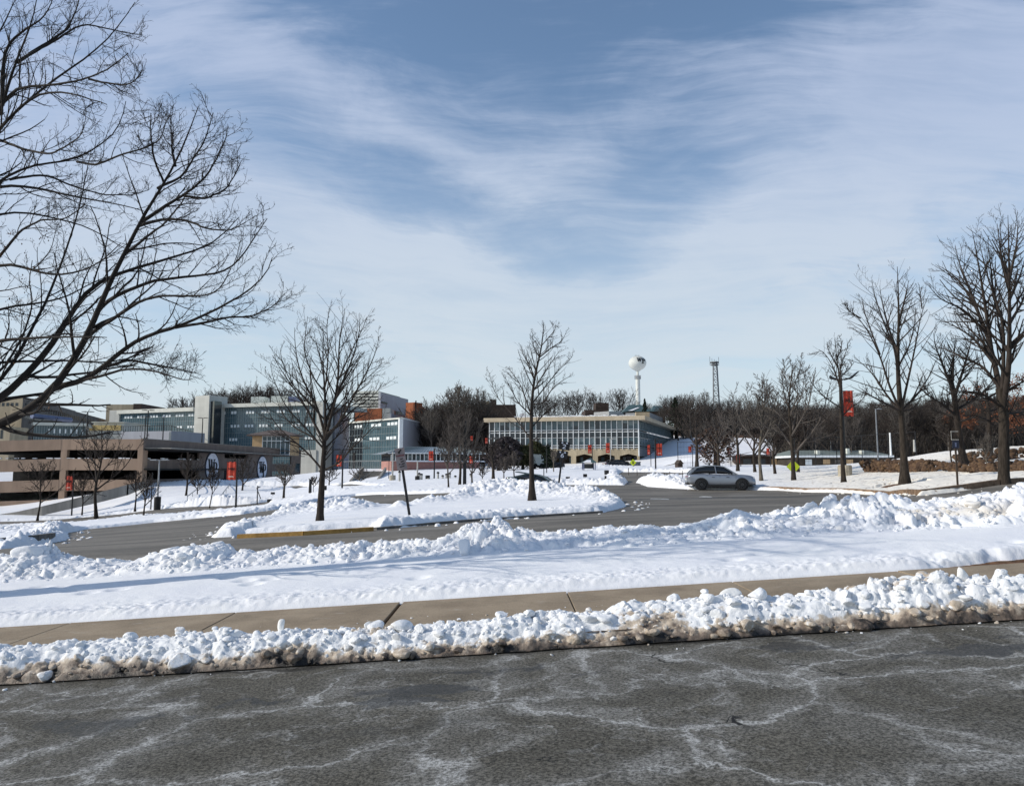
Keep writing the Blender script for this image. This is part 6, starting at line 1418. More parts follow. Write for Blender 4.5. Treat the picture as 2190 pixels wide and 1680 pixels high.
M['lamp_red'] = simple('tail_lamp_red', (.30, .02, .02), .3, .1, 4); M['lamp_clear'] = simple('headlamp_glass', (.5, .52, .55), .15, .1, 4); M['trim'] = simple('black_plastic_trim', (.02, .02, .021), .6, .15, 4)
def car(name, label, loc, rz, body, L=4.6, H=1.68, Wd=1.84, style='suv', cat='car'):
    """length along +x = forward; centre of the wheelbase at the origin"""
    root = empty(name, loc, rz); h = Wd / 2
    if style == 'suv':
        # x, bottom, shoulder(belt) z, half width low, half width belt
        low = [(-2.28,.52,.86,.62,.66),(-2.22,.40,1.02,.78,.82),(-2.05,.34,1.10,.88,.86),(-1.6,.30,1.13,.92,.88),(-.9,.24,1.10,.92,.87),(0,.22,1.07,.92,.87),(.8,.24,1.05,.92,.86),(1.15,.30,1.08,.92,.85),(1.7,.32,1.05,.92,.82),(2.0,.34,1.00,.89,.78),(2.2,.36,.92,.82,.70),(2.29,.42,.78,.70,.60)]
        top = [(-2.16,1.08,1.10,.74,.70),(-1.98,1.10,1.33,.80,.66),(-1.66,1.12,1.55,.83,.62),(-1.0,1.13,1.67,.84,.62),(-.3,1.11,1.68,.84,.62),(.2,1.09,1.62,.84,.61),(.62,1.08,1.40,.82,.64),(1.12,1.04,1.06,.78,.72)]
        wx = (-1.36, 1.36); wr = .37
    else:
        low = [(-2.35,.50,.80,.60,.60),(-2.28,.38,.92,.78,.76),(-1.9,.30,.98,.88,.82),(-1.0,.22,.96,.90,.84),(0,.20,.94,.90,.84),(1.0,.24,.92,.90,.82),(1.6,.28,.86,.88,.78),(2.1,.32,.76,.82,.70),(2.35,.42,.62,.64,.56)]
        top = [(-1.72,.97,.99,.72,.68),(-1.30,.97,1.20,.78,.62),(-.75,.96,1.38,.80,.58),(-.1,.95,1.43,.80,.57),(.45,.94,1.36,.80,.58),(.95,.93,1.14,.78,.62),(1.45,.88,.90,.74,.70)]
        wx = (-1.38, 1.40); wr = .33
    def loft(sts, prof):
        vs = []; n = len(prof(sts[0]))
        for s in sts: vs += prof(s)
        fs = [(i*n+j, i*n+(j+1)%n, (i+1)*n+(j+1)%n, (i+1)*n+j) for i in range(len(sts)-1) for j in range(n)]
        fs += [tuple(range(n)), tuple(reversed(range((len(sts)-1)*n, len(sts)*n)))]; return vs, fs
    def pl(s):
        x, zb, zt, w, wb = s; m = (zb + zt) / 2; half = [(w * .92, zb), (w, zb + (zt - zb) * .18), (w * 1.0, zb + (zt - zb) * .5), (wb * 1.03, zt - (zt - zb) * .22), (wb, zt - .03), (wb - .10, zt)]
        return [(x, -y, z) for y, z in half] + [(x, y, z) for y, z in reversed(half)]
    def pt(s):
        x, zb, zt, w, wt = s; half = [(w, zb), (w - (w - wt) * .5, zb + (zt - zb) * .55), (wt, zt - (zt - zb) * .12), (wt * .8, zt)]
        return [(x, -y, z) for y, z in half] + [(x, y, z) for y, z in reversed(half)]
    mb = MB(); mb.add(*loft(low, pl)); o = mb.build('body', body, root, smooth=True); sm = o.modifiers.new('s', 'SUBSURF'); sm.levels = sm.render_levels = 1
    mb = MB(); mb.add(*loft(top, pt)); g = mb.build('cabin_glass', M['car_glass'], root, smooth=True)
    # roof skin, pillars
    rf = MB(); n = 9
    for a, b in zip(top[1:-2], top[2:-1]):
        for k in range(n):
            f0, f1 = -1 + 2 * k / n, -1 + 2 * (k + 1) / n
            q = lambda s, f: (s[0], f * s[4] * .96, s[2] + .022 - .05 * f * f)
            if a[2] > 1.3 * H / 1.68: rf.add([q(a, f0), q(b, f0), q(b, f1), q(a, f1)], [(0, 1, 2, 3)])
    o = rf.build('roof', body, root, smooth=True); so = o.modifiers.new('t', 'SOLIDIFY'); so.thickness = .03
    for sy in (-1, 1):
        pb = MB()
        P_ = lambda s, e: Vector((s[0], sy * (s[3] + .012), s[1])) if e == 0 else Vector((s[0], sy * (s[4] + .03), s[2] - .02))
        pb.bar(P_(top[-1], 0), P_(top[-3], 1), .06, .07); pb.bar(P_(top[0], 0), P_(top[2], 1), .10, .12)
        m = top[len(top) // 2]; pb.bar((m[0] - .05, sy * (m[3] + .01), m[1]), (m[0] - .10, sy * (m[4] + .03), m[2] - .03), .05, .09)
        for a, b in zip(top[1:-1], top[2:-1]): pb.bar((a[0], sy * (a[4] + .02), a[2] - .03), (b[0], sy * (b[4] + .02), b[2] - .03), .05, .06)
        pb.build('window_frame', body, root)
    # sills and arches in dark trim
    tr = MB()
    for sy in (-1, 1):
        tr.box(wx[0] + wr, sy * .925 - .02, .22, wx[1] - wr, sy * .925 + .02, .36)
        for w in wx:
            n = 12
            for i in range(n):
                a0 = math.pi * i / n - .15; a1 = math.pi * (i + 1) / n - .15
                tr.bar((w + math.cos(a0) * (wr + .07), sy * .915, wr + math.sin(a0) * (wr + .07)), (w + math.cos(a1) * (wr + .07), sy * .915, wr + math.sin(a1) * (wr + .07)), .05, .07)
            tr.tube([(w, sy * .60, wr), (w, sy * .935, wr)], wr + .055, 20)
    tr.box(low[0][0] - .02, -.7, .36, low[0][0] + .15, .7, .52); tr.box(low[-1][0] - .16, -.6, .34, low[-1][0] + .02, .6, .60); tr.build('trim', M['trim'], root)
    for w in wx:
        for sy in (-1, 1):
            t_ = MB(); t_.tube([(w, sy * .72, wr), (w, sy * .76, wr), (w, sy * .92, wr), (w, sy * .955, wr)], [wr - .03, wr, wr, wr - .05], 24); wl = t_.build('wheel', M['tyre'], root, smooth=False)
            r_ = MB(); r_.tube([(w, sy * .93, wr), (w, sy * .962, wr)], wr * .30, 12)
            for i in range(10):
                a = i * .628; r_.bar((w, sy * .955, wr), (w + math.cos(a) * wr * .66, sy * .955, wr + math.sin(a) * wr * .66), .045, .02)
            for i in range(20):
                a0, a1 = i * .314, (i + 1) * .314; r_.bar((w + math.cos(a0) * wr * .67, sy * .957, wr + math.sin(a0) * wr * .67), (w + math.cos(a1) * wr * .67, sy * .957, wr + math.sin(a1) * wr * .67), .03, .03)
            r_.build('rim', M['rim'], wl)
    x0 = low[1][0]; x1 = low[-2][0]
    for sy in (-1, 1):
        MB().box(x0 - .04, sy * .52 - .2, low[1][2] - .18, x0 + .35, sy * .52 + .30 * 1.0, low[1][2] - .06).build('tail_light', M['lamp_red'], root)
        MB().box(x1 - .35, sy * .60 - .15, low[-2][2] - .14, x1 + .03, sy * .60 + .16, low[-2][2] - .03).build('headlight', M['lamp_clear'], root)
        MB().box(.72, sy * .88 - .02 + sy * .08, 1.06 * H / 1.68, .90, sy * .88 + .02 + sy * .16, 1.19 * H / 1.68).build('side_mirror', body, root)
        for xd in (-.55, .42): MB().box(xd - .10, sy * .905 - .012, .86 * H / 1.68, xd + .10, sy * .905 + .012, .895 * H / 1.68).build('door_handle', M['trim'], root)
        dl = MB()
        for xd in (-.95, -.10, .92): dl.bar((xd, sy * .918, .38), (xd + (.05 if xd > .5 else -.02), sy * .882, 1.05 * H / 1.68), .008, .014)
        dl.build('door_gaps', M['trim'], root)
    sp = MB(); sp.box(top[0][0] - .02, -.55, top[2][2] - .04, top[2][0] + .1, .55, top[2][2] + .02); sp.build('spoiler', body, root)
    for f_, m_ in (('number_plate', M['louvre']),): MB().box(low[0][0] - .035, -.26, .66, low[0][0] - .022, .26, .80).build(f_, m_, root)
    return tag(root, label, cat)
g = G(1538, 52.5); car('parked_suv', 'silver suv parked across the lot beside the snow heap', (g.x, g.y, Tz(g.x, g.y) + .01), rad(-7), M['silver'])
g = G(1147, 56.5); s2 = car('buried_sedan', 'dark green sedan half hidden behind the ploughed snow', (g.x, g.y, P(1147, 1013.5, 56.5).z - 1.45), rad(-14), M['dark_green'], style='sedan', H=1.45)
s2.rotation_euler = (0, rad(9), rad(-16))
g = G(1322, 118); car('parked_car', 'dark car parked before the library arches by the shelter', (g.x, g.y, Tz(g.x, g.y) + .1), rad(15), M['dark_car'], style='sedan', H=1.45)
g = G(1178, 124); car('parked_car', 'dark car parked near the evergreens left of the library arches', (g.x, g.y, Tz(g.x, g.y) + .1), rad(-5), M['dark_car'], style='suv')

# ------------------------------------------------------------------ lamps, banners, signs, small things
M['banner'] = None
def banner_mat():
    m, t, b = new_mat('orange_red_banner'); tc = t.n('ShaderNodeTexCoord'); v = tc.outputs['Object']
    t.set(b.inputs['Base Color'], t.mix(t.ss(t.noise(v, 2.5, 4), .35, .7), (.42, .035, .015), (.58, .065, .028))); b.inputs['Roughness'].default_value = .7; return m
M['banner'] = banner_mat(); M['banner_top'] = simple('dark_red_cloth', (.22, .03, .02), .8, .25, 3); M['pale_mark'] = simple('pale_print', (.75, .55, .45), .7, .1, 3); M['concrete_base'] = simple('concrete_footing', (.36, .32, .25), .9, .2, 5)
M['yellow_sign'] = simple('fluorescent_yellow_green', (.52, .62, .03), .5, .06, 3); M['sign_white'] = simple('sign_greyish_white', (.19, .165, .17), .6, .1, 4); M['sign_red'] = simple('sign_red', (.12, .02, .025), .6, .1, 4)
M['sign_text'] = simple('pale_sign_figures', (.50, .54, .62), .5, .1, 4); M['post_brown'] = simple('brown_steel_post', (.05, .035, .025), .7, .2, 5); M['pale_post'] = simple('pale_post', (.38, .37, .34), .7, .15, 4)
def banner(parent, x, z0, z1, w, side=1, thick=.03):
    """banner hanging on the side of a pole, local coordinates"""
    xa = x + side * .12; xb = xa + side * w; lo, hi = min(xa, xb), max(xa, xb); H = z1 - z0
    mb = MB(); n = 10
    pts = [(lo + (hi - lo) * i / n, .045 * math.sin(i * 1.3)) for i in range(n + 1)]
    for (x0, y0), (x1, y1) in zip(pts, pts[1:]):
        mb.add([(x0, y0 - thick/2, z0), (x1, y1 - thick/2, z0), (x1, y1 - thick/2, z1), (x0, y0 - thick/2, z1), (x0, y0 + thick/2, z0), (x1, y1 + thick/2, z0), (x1, y1 + thick/2, z1), (x0, y0 + thick/2, z1)], [(0,1,2,3),(7,6,5,4),(4,5,1,0),(3,2,6,7)])
    b = mb.build('banner', M['banner'], parent, smooth=False)
    d = MB(); r = random.Random(int(abs(x * 10) + H * 7)); yy = -.10
    cz = z0 + H * .58
    for i in range(4):
        u = lo + w * (.16 + .19 * i); d.bar((u, yy, cz + H * r.uniform(-.06, .0)), (u + w * .08, yy, cz + H * .10), .05 * w, .03, up=(0, 1, 0)); d.bar((u + w * .08, yy - .002, cz + H * .10), (u + w * .15, yy - .002, cz + H * r.uniform(-.05, .01)), .05 * w, .03, up=(0, 1, 0))
    d.build('dark_mark', M['ink'], b)
    p = MB(); 
    for zz_, a, c, hh in ((.20, .28, .72, .022), (.16, .2, .8, .03)): p.box(lo + w * a, yy - .01, z0 + H * zz_, lo + w * c, yy + .01, z0 + H * (zz_ + hh))
    p.build('pale_mark', M['pale_mark'], b)
    br = MB()
    for z in (z0 + .03, z1 - .03): br.tube([(x, 0, z), (x + side * (w + .2), 0, z)], .025, 6)
    br.build('bracket', M['metal_dark'], parent); return b
def lamp(label, px, base_py, top_py, Y, heads='double', r=.08, ban=None, foot=None, name='lamp_post', mat=None, z=None, group=None, arm=.9, tilt=0):
    g = G(px, Y); zb = P(px, base_py, Y).z if base_py else g.z
    if z is not None: zb = z
    H = P(px, top_py, Y).z - zb; root = empty(name, (g.x, g.y, zb)); mat = mat or M['metal_dark']
    MB().tube([(0, 0, -.4), (0, 0, H)], [r * 1.15, r * .8], 10).build('pole', mat, root)
    if foot: MB().lathe([(foot[0], -.6), (foot[0], foot[1] * .92), (foot[0] * .9, foot[1])], 14).build('footing', foot[2] if len(foot) > 2 else M['concrete_base'], root)
    if heads in ('double', 'single'):
        for s in ((-1, 1) if heads == 'double' else (1,)):
            a = MB(); a.tube([(0, 0, H - .05), (s * arm * .35, 0, H + .02)], .04, 6); a.build('arm', mat, root)
            hd = MB(); hd.prism([(s * arm * .3, -.07), (s * arm, -.05), (s * arm * 1.02, .03), (s * arm * .3, .07)][::s], lambda u, v: Vector((u, -.16, H + v)), lambda u, v: Vector((u, .16, H + v))); hd.build('lamp_head', mat, root)
    elif heads == 'wing':
        for s in (-1, 1):
            a = MB(); a.tube([(0, 0, H - .1), (s * .35, 0, H - .05)], .05, 6); a.build('arm', mat, root)
            hd = MB(); up = .55 if s > 0 else .22; ln = 1.35 if s > 0 else .8; hd.prism([(s * .3, -.14), (s * .8, -.02), (s * ln, up - .05), (s * ln, up), (s * .7, .08), (s * .3, 0)][::s], lambda u, v: Vector((u, -.17, H + v)), lambda u, v: Vector((u, .17, H + v))); hd.build('lamp_head', mat, root)
    elif heads == 'curve':
        a = MB(); a.tube([(0, 0, H - .2), (-.3, 0, H + .5), (-1.2, 0, H + .9), (-2.6, 0, H + 1.0)], .06, 6); a.build('arm', mat, root); hd = MB(); hd.box(-3.3, -.15, H + .9, -2.5, .15, H + 1.05); hd.build('lamp_head', mat, root)
    elif heads == 'globe':
        MB().lathe([(.05, 0), (.2, .1), (.24, .25), (.1, .42)], 12, (0, 0, H)).build('lamp_head', M['lamp_clear'], root)
    if ban:
        side, w, t, b_ = ban; banner(root, 0, P(px, b_, Y).z - zb, P(px, t, Y).z - zb, w, side)
    if tilt: root.rotation_euler = (0, rad(tilt), 0)
    return tag(root, label, 'lamp post', group)
lamp('black twin-winged lamp post with a tall red banner by the stone planter', 1806, 1021, 809, 57, 'wing', .11, ban=(1, .75, 835, 890), foot=(.50, .95))
lamp('short black lamp post with a red banner in front of the garage front', 160, 1105, 1012, 97, None, .09, ban=(-1, .85, 1017, 1048))
lamp('black lamp post with a big red banner between the round emblems', 508, 1088, 982, 79, None, .09, ban=(-1, .95, 987, 1026))
lamp('black double-armed lamp post with a red banner left of the glass hall', 733, 1045, 961, 84, 'double', .09, ban=(-1, .62, 972, 997), arm=1.4)
lamp('black lamp post with an orange banner in front of the pavilion', 929, 1037, 959, 92, None, .09, ban=(-1, .6, 964, 985))
lamp('tall thick black lamp post among the young trees', 994, 1042, 900, 72, None, .16)
lamp('lamp post with a red banner at the right end of the library front', 1402, 1019, 938, 92, 'single', .09, ban=(1, .72, 948, 974), foot=(.42, .55, M['metal_grey']))
lamp('lamp post with a red banner before the right library arch', 1306, 1007, 938, 118, 'single', .08, ban=(-1, .62, 947, 968), mat=M['pale_post'])
lamp('lamp post with a red banner before the middle library arch', 1267, 1000, 948, 130, None, .07, ban=(-1, .65, 951, 969))
lamp('narrow pale banner pole beside the library side wall', 1392, 1003, 948, 140, None, .06, ban=(-1, .5, 951, 972))
for lab, px, t, b, w, Y in (('small red banner pole left of the library corner', 1045, 936, 948, .6, 150), ('faint red banner pole in the far left thicket edge', 1012, 932, 942, .5, 160), ('orange banner pole behind the dark sturdy tree', 1014, 975, 990, .6, 110),
                       ('red banner pole just right of the library side', 1481, 954, 967, .5, 120), ('pink-red banner pole over the suv windscreen', 1563, 957, 971, .4, 118), ('bright red banner pole over the suv bonnet', 1584, 971, 990, .5, 104), ('orange banner pole between the pale tree and the dark tree', 1648, 958, 972, .45, 112)):
    lamp(lab, px, None, t - 2, Y, None, .06, ban=(-1, w, t, b))
for i, (px, t, b, lab) in enumerate([(312, 877, 938, 'garage roof lamp with a wide double head nearest the corner'), (307, 891, 938, 'garage roof lamp just behind the one nearest the corner'), (346, 893, 940, 'garage roof lamp with a small pale globe'), (430, 893, 945, 'garage roof lamp before the pale stair tower'), (182, 880, 937, 'garage roof lamp at the left above the tan front')]):
    Y = (122, 135, 140, 145, 120)[i]; lamp(lab, px, None, t, Y, 'globe' if i == 2 else 'double', .10, z=4.8, arm=.95)
lamp('lamp post on a black box footing on the garage slope', 341, 1078, 983, 84, 'double', .09, foot=(.36, .85, M['metal_dark']), arm=1.0, mat=M['metal_grey'])
lamp('slim post standing left of the lamp with the black box footing', 327.5, 1081, 1010, 84, None, .06)
lamp('leaning black lamp stem over the snow right of the emblem lamp', 565, 1078, 1040, 84, 'single', .05, arm=.4, tilt=-22)
lamp('thin dark post on the snow right of the second emblem', 553, 1083, 1038, 78, None, .06)
lamp('black-headed lamp post in front of the glass hall right side', 832, 1020, 970, 108, 'double', .05, arm=.7)
lamp('pale lamp post with a tan footing before the pavilion', 840, 1031, 966, 95, None, .10, foot=(.40, .9), mat=M['pale_post'])
lamp('pale lamp post with a black box before the pavilion brick', 893, 1037, 985, 90, None, .10, foot=(.28, 1.1, M['metal_dark']), mat=M['pale_post'])
lamp('thin lamp post with a tiny light before the left library arches', 1169, 1019, 952, 96, 'double', .06, arm=.6)
lamp('curved street lamp among the woods behind the low hall', 1778, None, 940, 132, 'curve', .09, mat=M['pale_post'])
lamp('tall dark utility pole behind the rocky bank', 1878, None, 874, 112, 'single', .11, mat=M['mast'])
lamp('short black post on the strip of lawn by the entry road', 1294.5, 1034, 1017, 64, None, .11, name='bollard')
lamp('dark leaning stake with a tray beside the second island tree', 1163, 1027, 1000, 74, 'double', .05, arm=.5)
lamp('black-topped post standing behind the first island tree', 665, 1065, 1024, 78, None, .16, name='post_box')
lamp('small dark post left of the road by the mound', 698, 1051, 1038, 84, None, .14, name='post_box')
lamp('white marker post on the snow hump behind the planter', 1906, 965, 925, 78, None, .09, name='marker_post', mat=M['white_paint'])
lamp('short pale stump post on the snow hump', 1957, 958, 940, 84, None, .12, name='marker_post', mat=M['pale_post'])
lamp('dark post at the left end of the tall fence by the suv', 1517, 1040, 990, 64, None, .09)
# rows of pale bollards before the pavilion
BOL = [(897, 1038, 1010), (902, 1038, 1012), (937, 1038, 1008), (947, 1038, 1015), (955, 1036, 1012), (962, 1037, 1010), (974, 1037, 1016), (1007, 1037, 1012), (855, 1038, 1006), (917, 1036, 1020)]
bsrc = None
for i, (px, b, t) in enumerate(BOL):
    Y = 90; g = G(px, Y); zb = P(px, b, Y).z; H = P(px, t, Y).z - zb
    if bsrc is None:
        root = empty('bollard', (g.x, g.y, zb)); MB().tube([(0, 0, -.4), (0, 0, 1.3)], .13, 10).build('post', M['pale_post'], root); MB().lathe([(.17, 1.3), (.17, 1.42), (.05, 1.5)], 10).build('cap', M['metal_dark'], root); bsrc = root; r_ = root
    else: r_ = copy_tree(bsrc); r_.location = (g.x, g.y, zb)
    r_.scale = (1, 1, H / 1.5); tag(r_, 'pale slim bollard in the row in front of the pavilion', 'bollard', 'bollards before the pavilion')
number([o for o in COL.objects if o.get('category') == 'bollard' and o.get('group')], '%s from left of the pale bollards before the pavilion')
# thin stakes along the entry road
ssrc = None
for px, b, t in [(1432, 1042, 1008), (1420, 1040, 1010), (1459, 1041, 1006), (1474, 1043, 1012), (1487, 1043, 1006), (1498, 1043, 1010), (1521, 1013, 1000), (1362, 1014, 1003), (1344, 1012, 1000)]:
    Y = 66; g = G(px, Y); zb = P(px, b, Y).z; H = P(px, t, Y).z - zb
    if ssrc is None: root = MB().tube([(0, 0, -.3), (0, 0, 1)], .03, 6).build('snow_stake', M['post_brown']); ssrc = root; o_ = root
    else: o_ = ssrc.copy(); link(o_)
    o_.location = (g.x, g.y, zb); o_.scale = (1, 1, H); tag(o_, 'thin rusty stake marking the entry road edge', 'stake', 'stakes along the entry road')

number([o for o in COL.objects if o.get('category') == 'stake'], '%s from left of the thin rusty stakes by the entry road')
def bin_(label, px, b, t, Y, w=.36, mat=None):
    g = G(px, Y); zb = P(px, b, Y).z; H = P(px, t, Y).z - zb; root = empty('trash_bin', (g.x, g.y, zb)); n = 14
    MB().lathe([(w * .85, -.2), (w, .1), (w * 1.02, H * .86)], n).build('body', mat or M['metal_dark'], root); MB().lathe([(w * 1.08, H * .86), (w * 1.08, H * .94), (w * .7, H)], n).build('lid', M['trim'], root); return tag(root, label, 'trash bin')
bin_('black trash bin on the strip left of the brown-twigged tree', 580, 1080, 1067, 82, .30)
bin_('black trash bin on the snow beside the entry road', 1326, 1031, 1017, 66, .30)
bin_('dark bin beside the pale bollards', 915, 1024, 1016, 92, .28)
bin_('squat dark lamp base at the back of the entry road snow', 1297, 1014, 1005, 84, .26)
def box_sign(label, px, b, t, Y, w, h, mat, postmat, name='notice_sign', lean=0, cat='sign'):
    g = G(px, Y); zb = P(px, b, Y).z; H = P(px, t, Y).z - zb; root = empty(name, (g.x, g.y, zb)); MB().box(-.03, -.03, -.3, .03, .03, H - .01).build('post', postmat, root); MB().box(-w / 2, -.05, H - h, w / 2, -.032, H).build('board', mat, root); root.rotation_euler = (0, rad(lean), 0); return tag(root, label, cat)
box_sign('small dark-topped notice in the snow before the bus shelter', 1251, 1031, 1013, 72, .38, .30, M['metal_dark'], M['pale_post'])
box_sign('small dark notice in the snow below the black numbered signs', 1214, 1031, 1019, 72, .40, .22, M['metal_dark'], M['pale_post'])
box_sign('small black notice on a pale post left of the trash bin', 586, 1065, 1052, 88, .5, .25, M['metal_dark'], M['pale_post'])
# leaning white regulation sign on the island
def white_sign():
    Y = 27.3; b = P(877, 1109, Y); t = P(854, 958, Y); root = empty('regulation_sign', (b.x, b.y, b.z)); H = (t - b).length; a = math.atan2(t.x - b.x, t.z - b.z)
    MB().box(-.045, -.03, -.4, .045, .03, H * .30 + 1.2).build('post', M['metal_dark'], root)
    w = .36; z1, z0 = H, H - .80; MB().box(-w / 2, -.05, z0, w / 2, -.033, z1).build('board', M['sign_white'], root)
    m = MB(); m.bar((-.02, -.055, z1 - .14), (.06, -.055, z1 - .06), .05, .01, up=(0, 1, 0)); m.box(-.06, -.06, z1 - .2, .0, -.052, z1 - .12); m.build('symbol', M['ink'], root)
    m = MB()
    for i in range(6): u = -.14 + i * .05; m.box(u, -.06, z1 - .30, u + .032, -.052, z1 - .245)
    m.build('red_line', M['sign_red'], root); m = MB()
    for zz_, a0, a1 in ((.40, -.04, .08), (.49, -.02, .10), (.58, -.10, -.04), (.58, .0, .12), (.67, -.08, .1)): m.bar((a0, -.056, z1 - zz_ - .015), (a1, -.056, z1 - zz_ + .01), .03, .01, up=(0, 1, 0))
    m.build('text_lines', M['ink'], root); root.rotation_euler = (0, a, 0); tag(root, 'small white regulation sign leaning left on the snowy island', 'sign')
white_sign()
def digit(mb, ch, cx, cz, w, h, y, th):
    if ch == '2':
        pts = [(cx + math.cos(a) * w / 2, cz + h * .22 + math.sin(a) * h * .26) for a in np.linspace(math.pi * .9, -.35, 7)] + [(cx - w / 2, cz - h / 2), (cx + w / 2, cz - h / 2)]
    else:
        pts = [(cx + w * .25, cz + h * .5), (cx - w * .28, cz + h * .22), (cx - w * .45, cz - h * .12)] + [(cx + math.cos(a) * w * .46, cz - h * .2 + math.sin(a) * h * .27) for a in np.linspace(math.pi, -math.pi, 12)]
    for i, (a, b) in enumerate(zip(pts, pts[1:])): mb.bar((a[0], y - .0006 * i, a[1]), (b[0], y - .0006 * i, b[1]), .012, th, up=(1, .01, 0) if False else (0, 1, 0)) if False else mb.prism(_seg(a, b, th), lambda u, v: Vector((u, y, v)), lambda u, v: Vector((u, y - .012 - .0006 * i, v)))
def _seg(a, b, th):
    d = Vector((b[0] - a[0], b[1] - a[1])); L = d.length or 1e-6; d /= L; n = Vector((-d.y, d.x)) * th / 2; e = d * th * .35; p, q = Vector(a) - e, Vector(b) + e
    return [(p.x - n.x, p.y - n.y), (q.x - n.x, q.y - n.y), (q.x + n.x, q.y + n.y), (p.x + n.x, p.y + n.y)]
def lot_sign():
    Y = 50; b = P(1194, 1043, Y); t = P(1206, 944, Y); root = empty('lot_number_sign', (b.x, b.y, b.z)); H = (t - b).length; a = math.atan2(t.x - b.x, t.z - b.z); k = Y / F
    MB().box(-.06, -.04, -.5, .06, .04, H - .1).build('post', M['metal_dark'], root)
    for i, (z0, z1, xo, ch) in enumerate([(H - 17.5 * k, H, .06, '2'), (H - 36 * k, H - 20 * k, .0, '6')]):
        w = 23 * k; bd = MB().box(xo - w / 2, -.075, z0, xo + w / 2, -.045, z1).build('board', M['metal_dark'], root); m = MB(); zc = (z0 + z1) / 2 - 1.6 * k; digit(m, ch, xo, zc, 5.6 * k, 8.2 * k, -.078, 1.6 * k); m.build('figure', M['sign_text'], bd)
        m = MB()
        for u in (-5, 5): m.lathe([(.045, 0), (.045, .01)], 8, (0, 0, 0)) if False else m.prism([(xo + u * k + .06 * math.cos(q * .785), z1 - 3 * k + .06 * math.sin(q * .785)) for q in range(8)], lambda p, q_: Vector((p, -.076, q_)), lambda p, q_: Vector((p, -.09, q_)))
        m.build('bolts', M['sign_text'], bd)
    root.rotation_euler = (0, a, 0); tag(root, 'pair of black lot number boards on a leaning post', 'sign')
lot_sign()
def diamond(label, px, py, base, Y, size, dark=False):
    g = G(px, Y); zb = P(px, base, Y).z; zc = P(px, py, Y).z - zb; root = empty('crossing_sign', (g.x, g.y, zb)); MB().tube([(0, 0, -.3), (0, 0, zc + size * .3)], .035, 8).build('post', M['pale_post'], root)
    bd = MB().prism([(size, zc), (0, zc + size), (-size, zc), (0, zc - size)], lambda u, v: Vector((u, -.05, v)), lambda u, v: Vector((u, -.07, v))).build('board', M['yellow_sign'], root)
    m = MB(); m.prism([(-.10 * size, zc - .4 * size), (.12 * size, zc - .4 * size), (.22 * size, zc), (.12 * size, zc + .2 * size), (-.14 * size, zc + .2 * size), (-.2 * size, zc)], lambda u, v: Vector((u, -.072, v)), lambda u, v: Vector((u, -.08, v)))
    m.prism([(.12 * size * math.cos(i), zc + .38 * size + .12 * size * math.sin(i)) for i in np.linspace(0, 5.5, 8)], lambda u, v: Vector((u, -.072, v)), lambda u, v: Vector((u, -.08, v))); m.build('walker_symbol', M['ink'], bd)
    return tag(root, label, 'sign')
diamond('yellow diamond crossing sign at the library end of the entry road', 1353.5, 988.5, 1004, 112, .52)
diamond('yellow diamond crossing sign behind the tree trunk on the right', 1695.5, 997.5, 1022, 66, .60)
# small parking sign with a dark plate by the rocky bank
def plate_sign():
    Y = 38; g = G(2045, Y); zb = P(2045, 1041, Y).z; k = Y / F; root = empty('parking_sign', (g.x, g.y, zb)); H = P(2045, 922, Y).z - zb
    MB().box(-.04, -.03, -.5, .04, .03, H - 18 * k).build('post', M['post_brown'], root); MB().box(-7 * k, -.05, H - 36 * k, 7 * k, -.03, H - 20 * k).build('plate', M['ink_blue'], root)
    m = MB(); m.box(-2 * k, -.06, H - 33 * k, 1.4 * k, -.051, H - 24 * k); m.build('pale_mark', M['steel_blue'], root)
    f = MB(); f.box(-8 * k, -.045, H - 18.6 * k, 7 * k, -.015, H - 17 * k); f.box(-8.6 * k, -.04, H - 18 * k, -8 * k, -.02, H); f.box(-9 * k, -.045, H - 1 * k, 7 * k, -.015, H + .4 * k); f.build('empty_frame', M['pale_post'], root); tag(root, 'dark plate and empty frame on a thin brown post', 'sign')
plate_sign()
# bus shelter
def shelter():
    Y = 104; g = G(1259, Y); zb = P(1259, 1006, Y).z; k = Y / F; root = empty('bus_shelter', (g.x, g.y, zb)); w = 15 * k; H = 27 * k
    for sx in (-1, 1):
        for yy in (-1.0, 1.0): MB().tube([(sx * w * .8, yy, -.4), (sx * w * .8, yy, H * .62)], .07, 8).build('post', M['steel_blue'], root)
    r = MB(); r.add([(-w * 1.05, -1.4, H * .62), (w * 1.05, -1.4, H * .62), (w * 1.05, 1.4, H * .62), (-w * 1.05, 1.4, H * .62), (w * .25, -.2, H), (w * .25, .2, H)], [(3,2,1,0),(0,1,4),(1,2,5,4),(2,3,5),(3,0,4,5)]); r.build('roof', M['roof_green'], root)
    MB().box(-w * .8, .95, .3, w * .8, 1.0, H * .55).build('back_panel', M['glass_dark'], root); MB().box(-w * .7, .3, .45, w * .7, .8, .52).build('bench', M['metal_dark'], root)
    s = MB(); s.add([(-w * 1.0, -1.35, H * .63 + .02), (w * .2, -1.35, H * .63 + .02), (w * .22, -.25, H * .98), (w * .05, -.22, H * .93)], [(0,1,2,3)]); s.build('roof_snow', M['snow'], root)
    tag(root, 'small bus shelter with a snowy pitched roof before the library', 'shelter')
shelter()
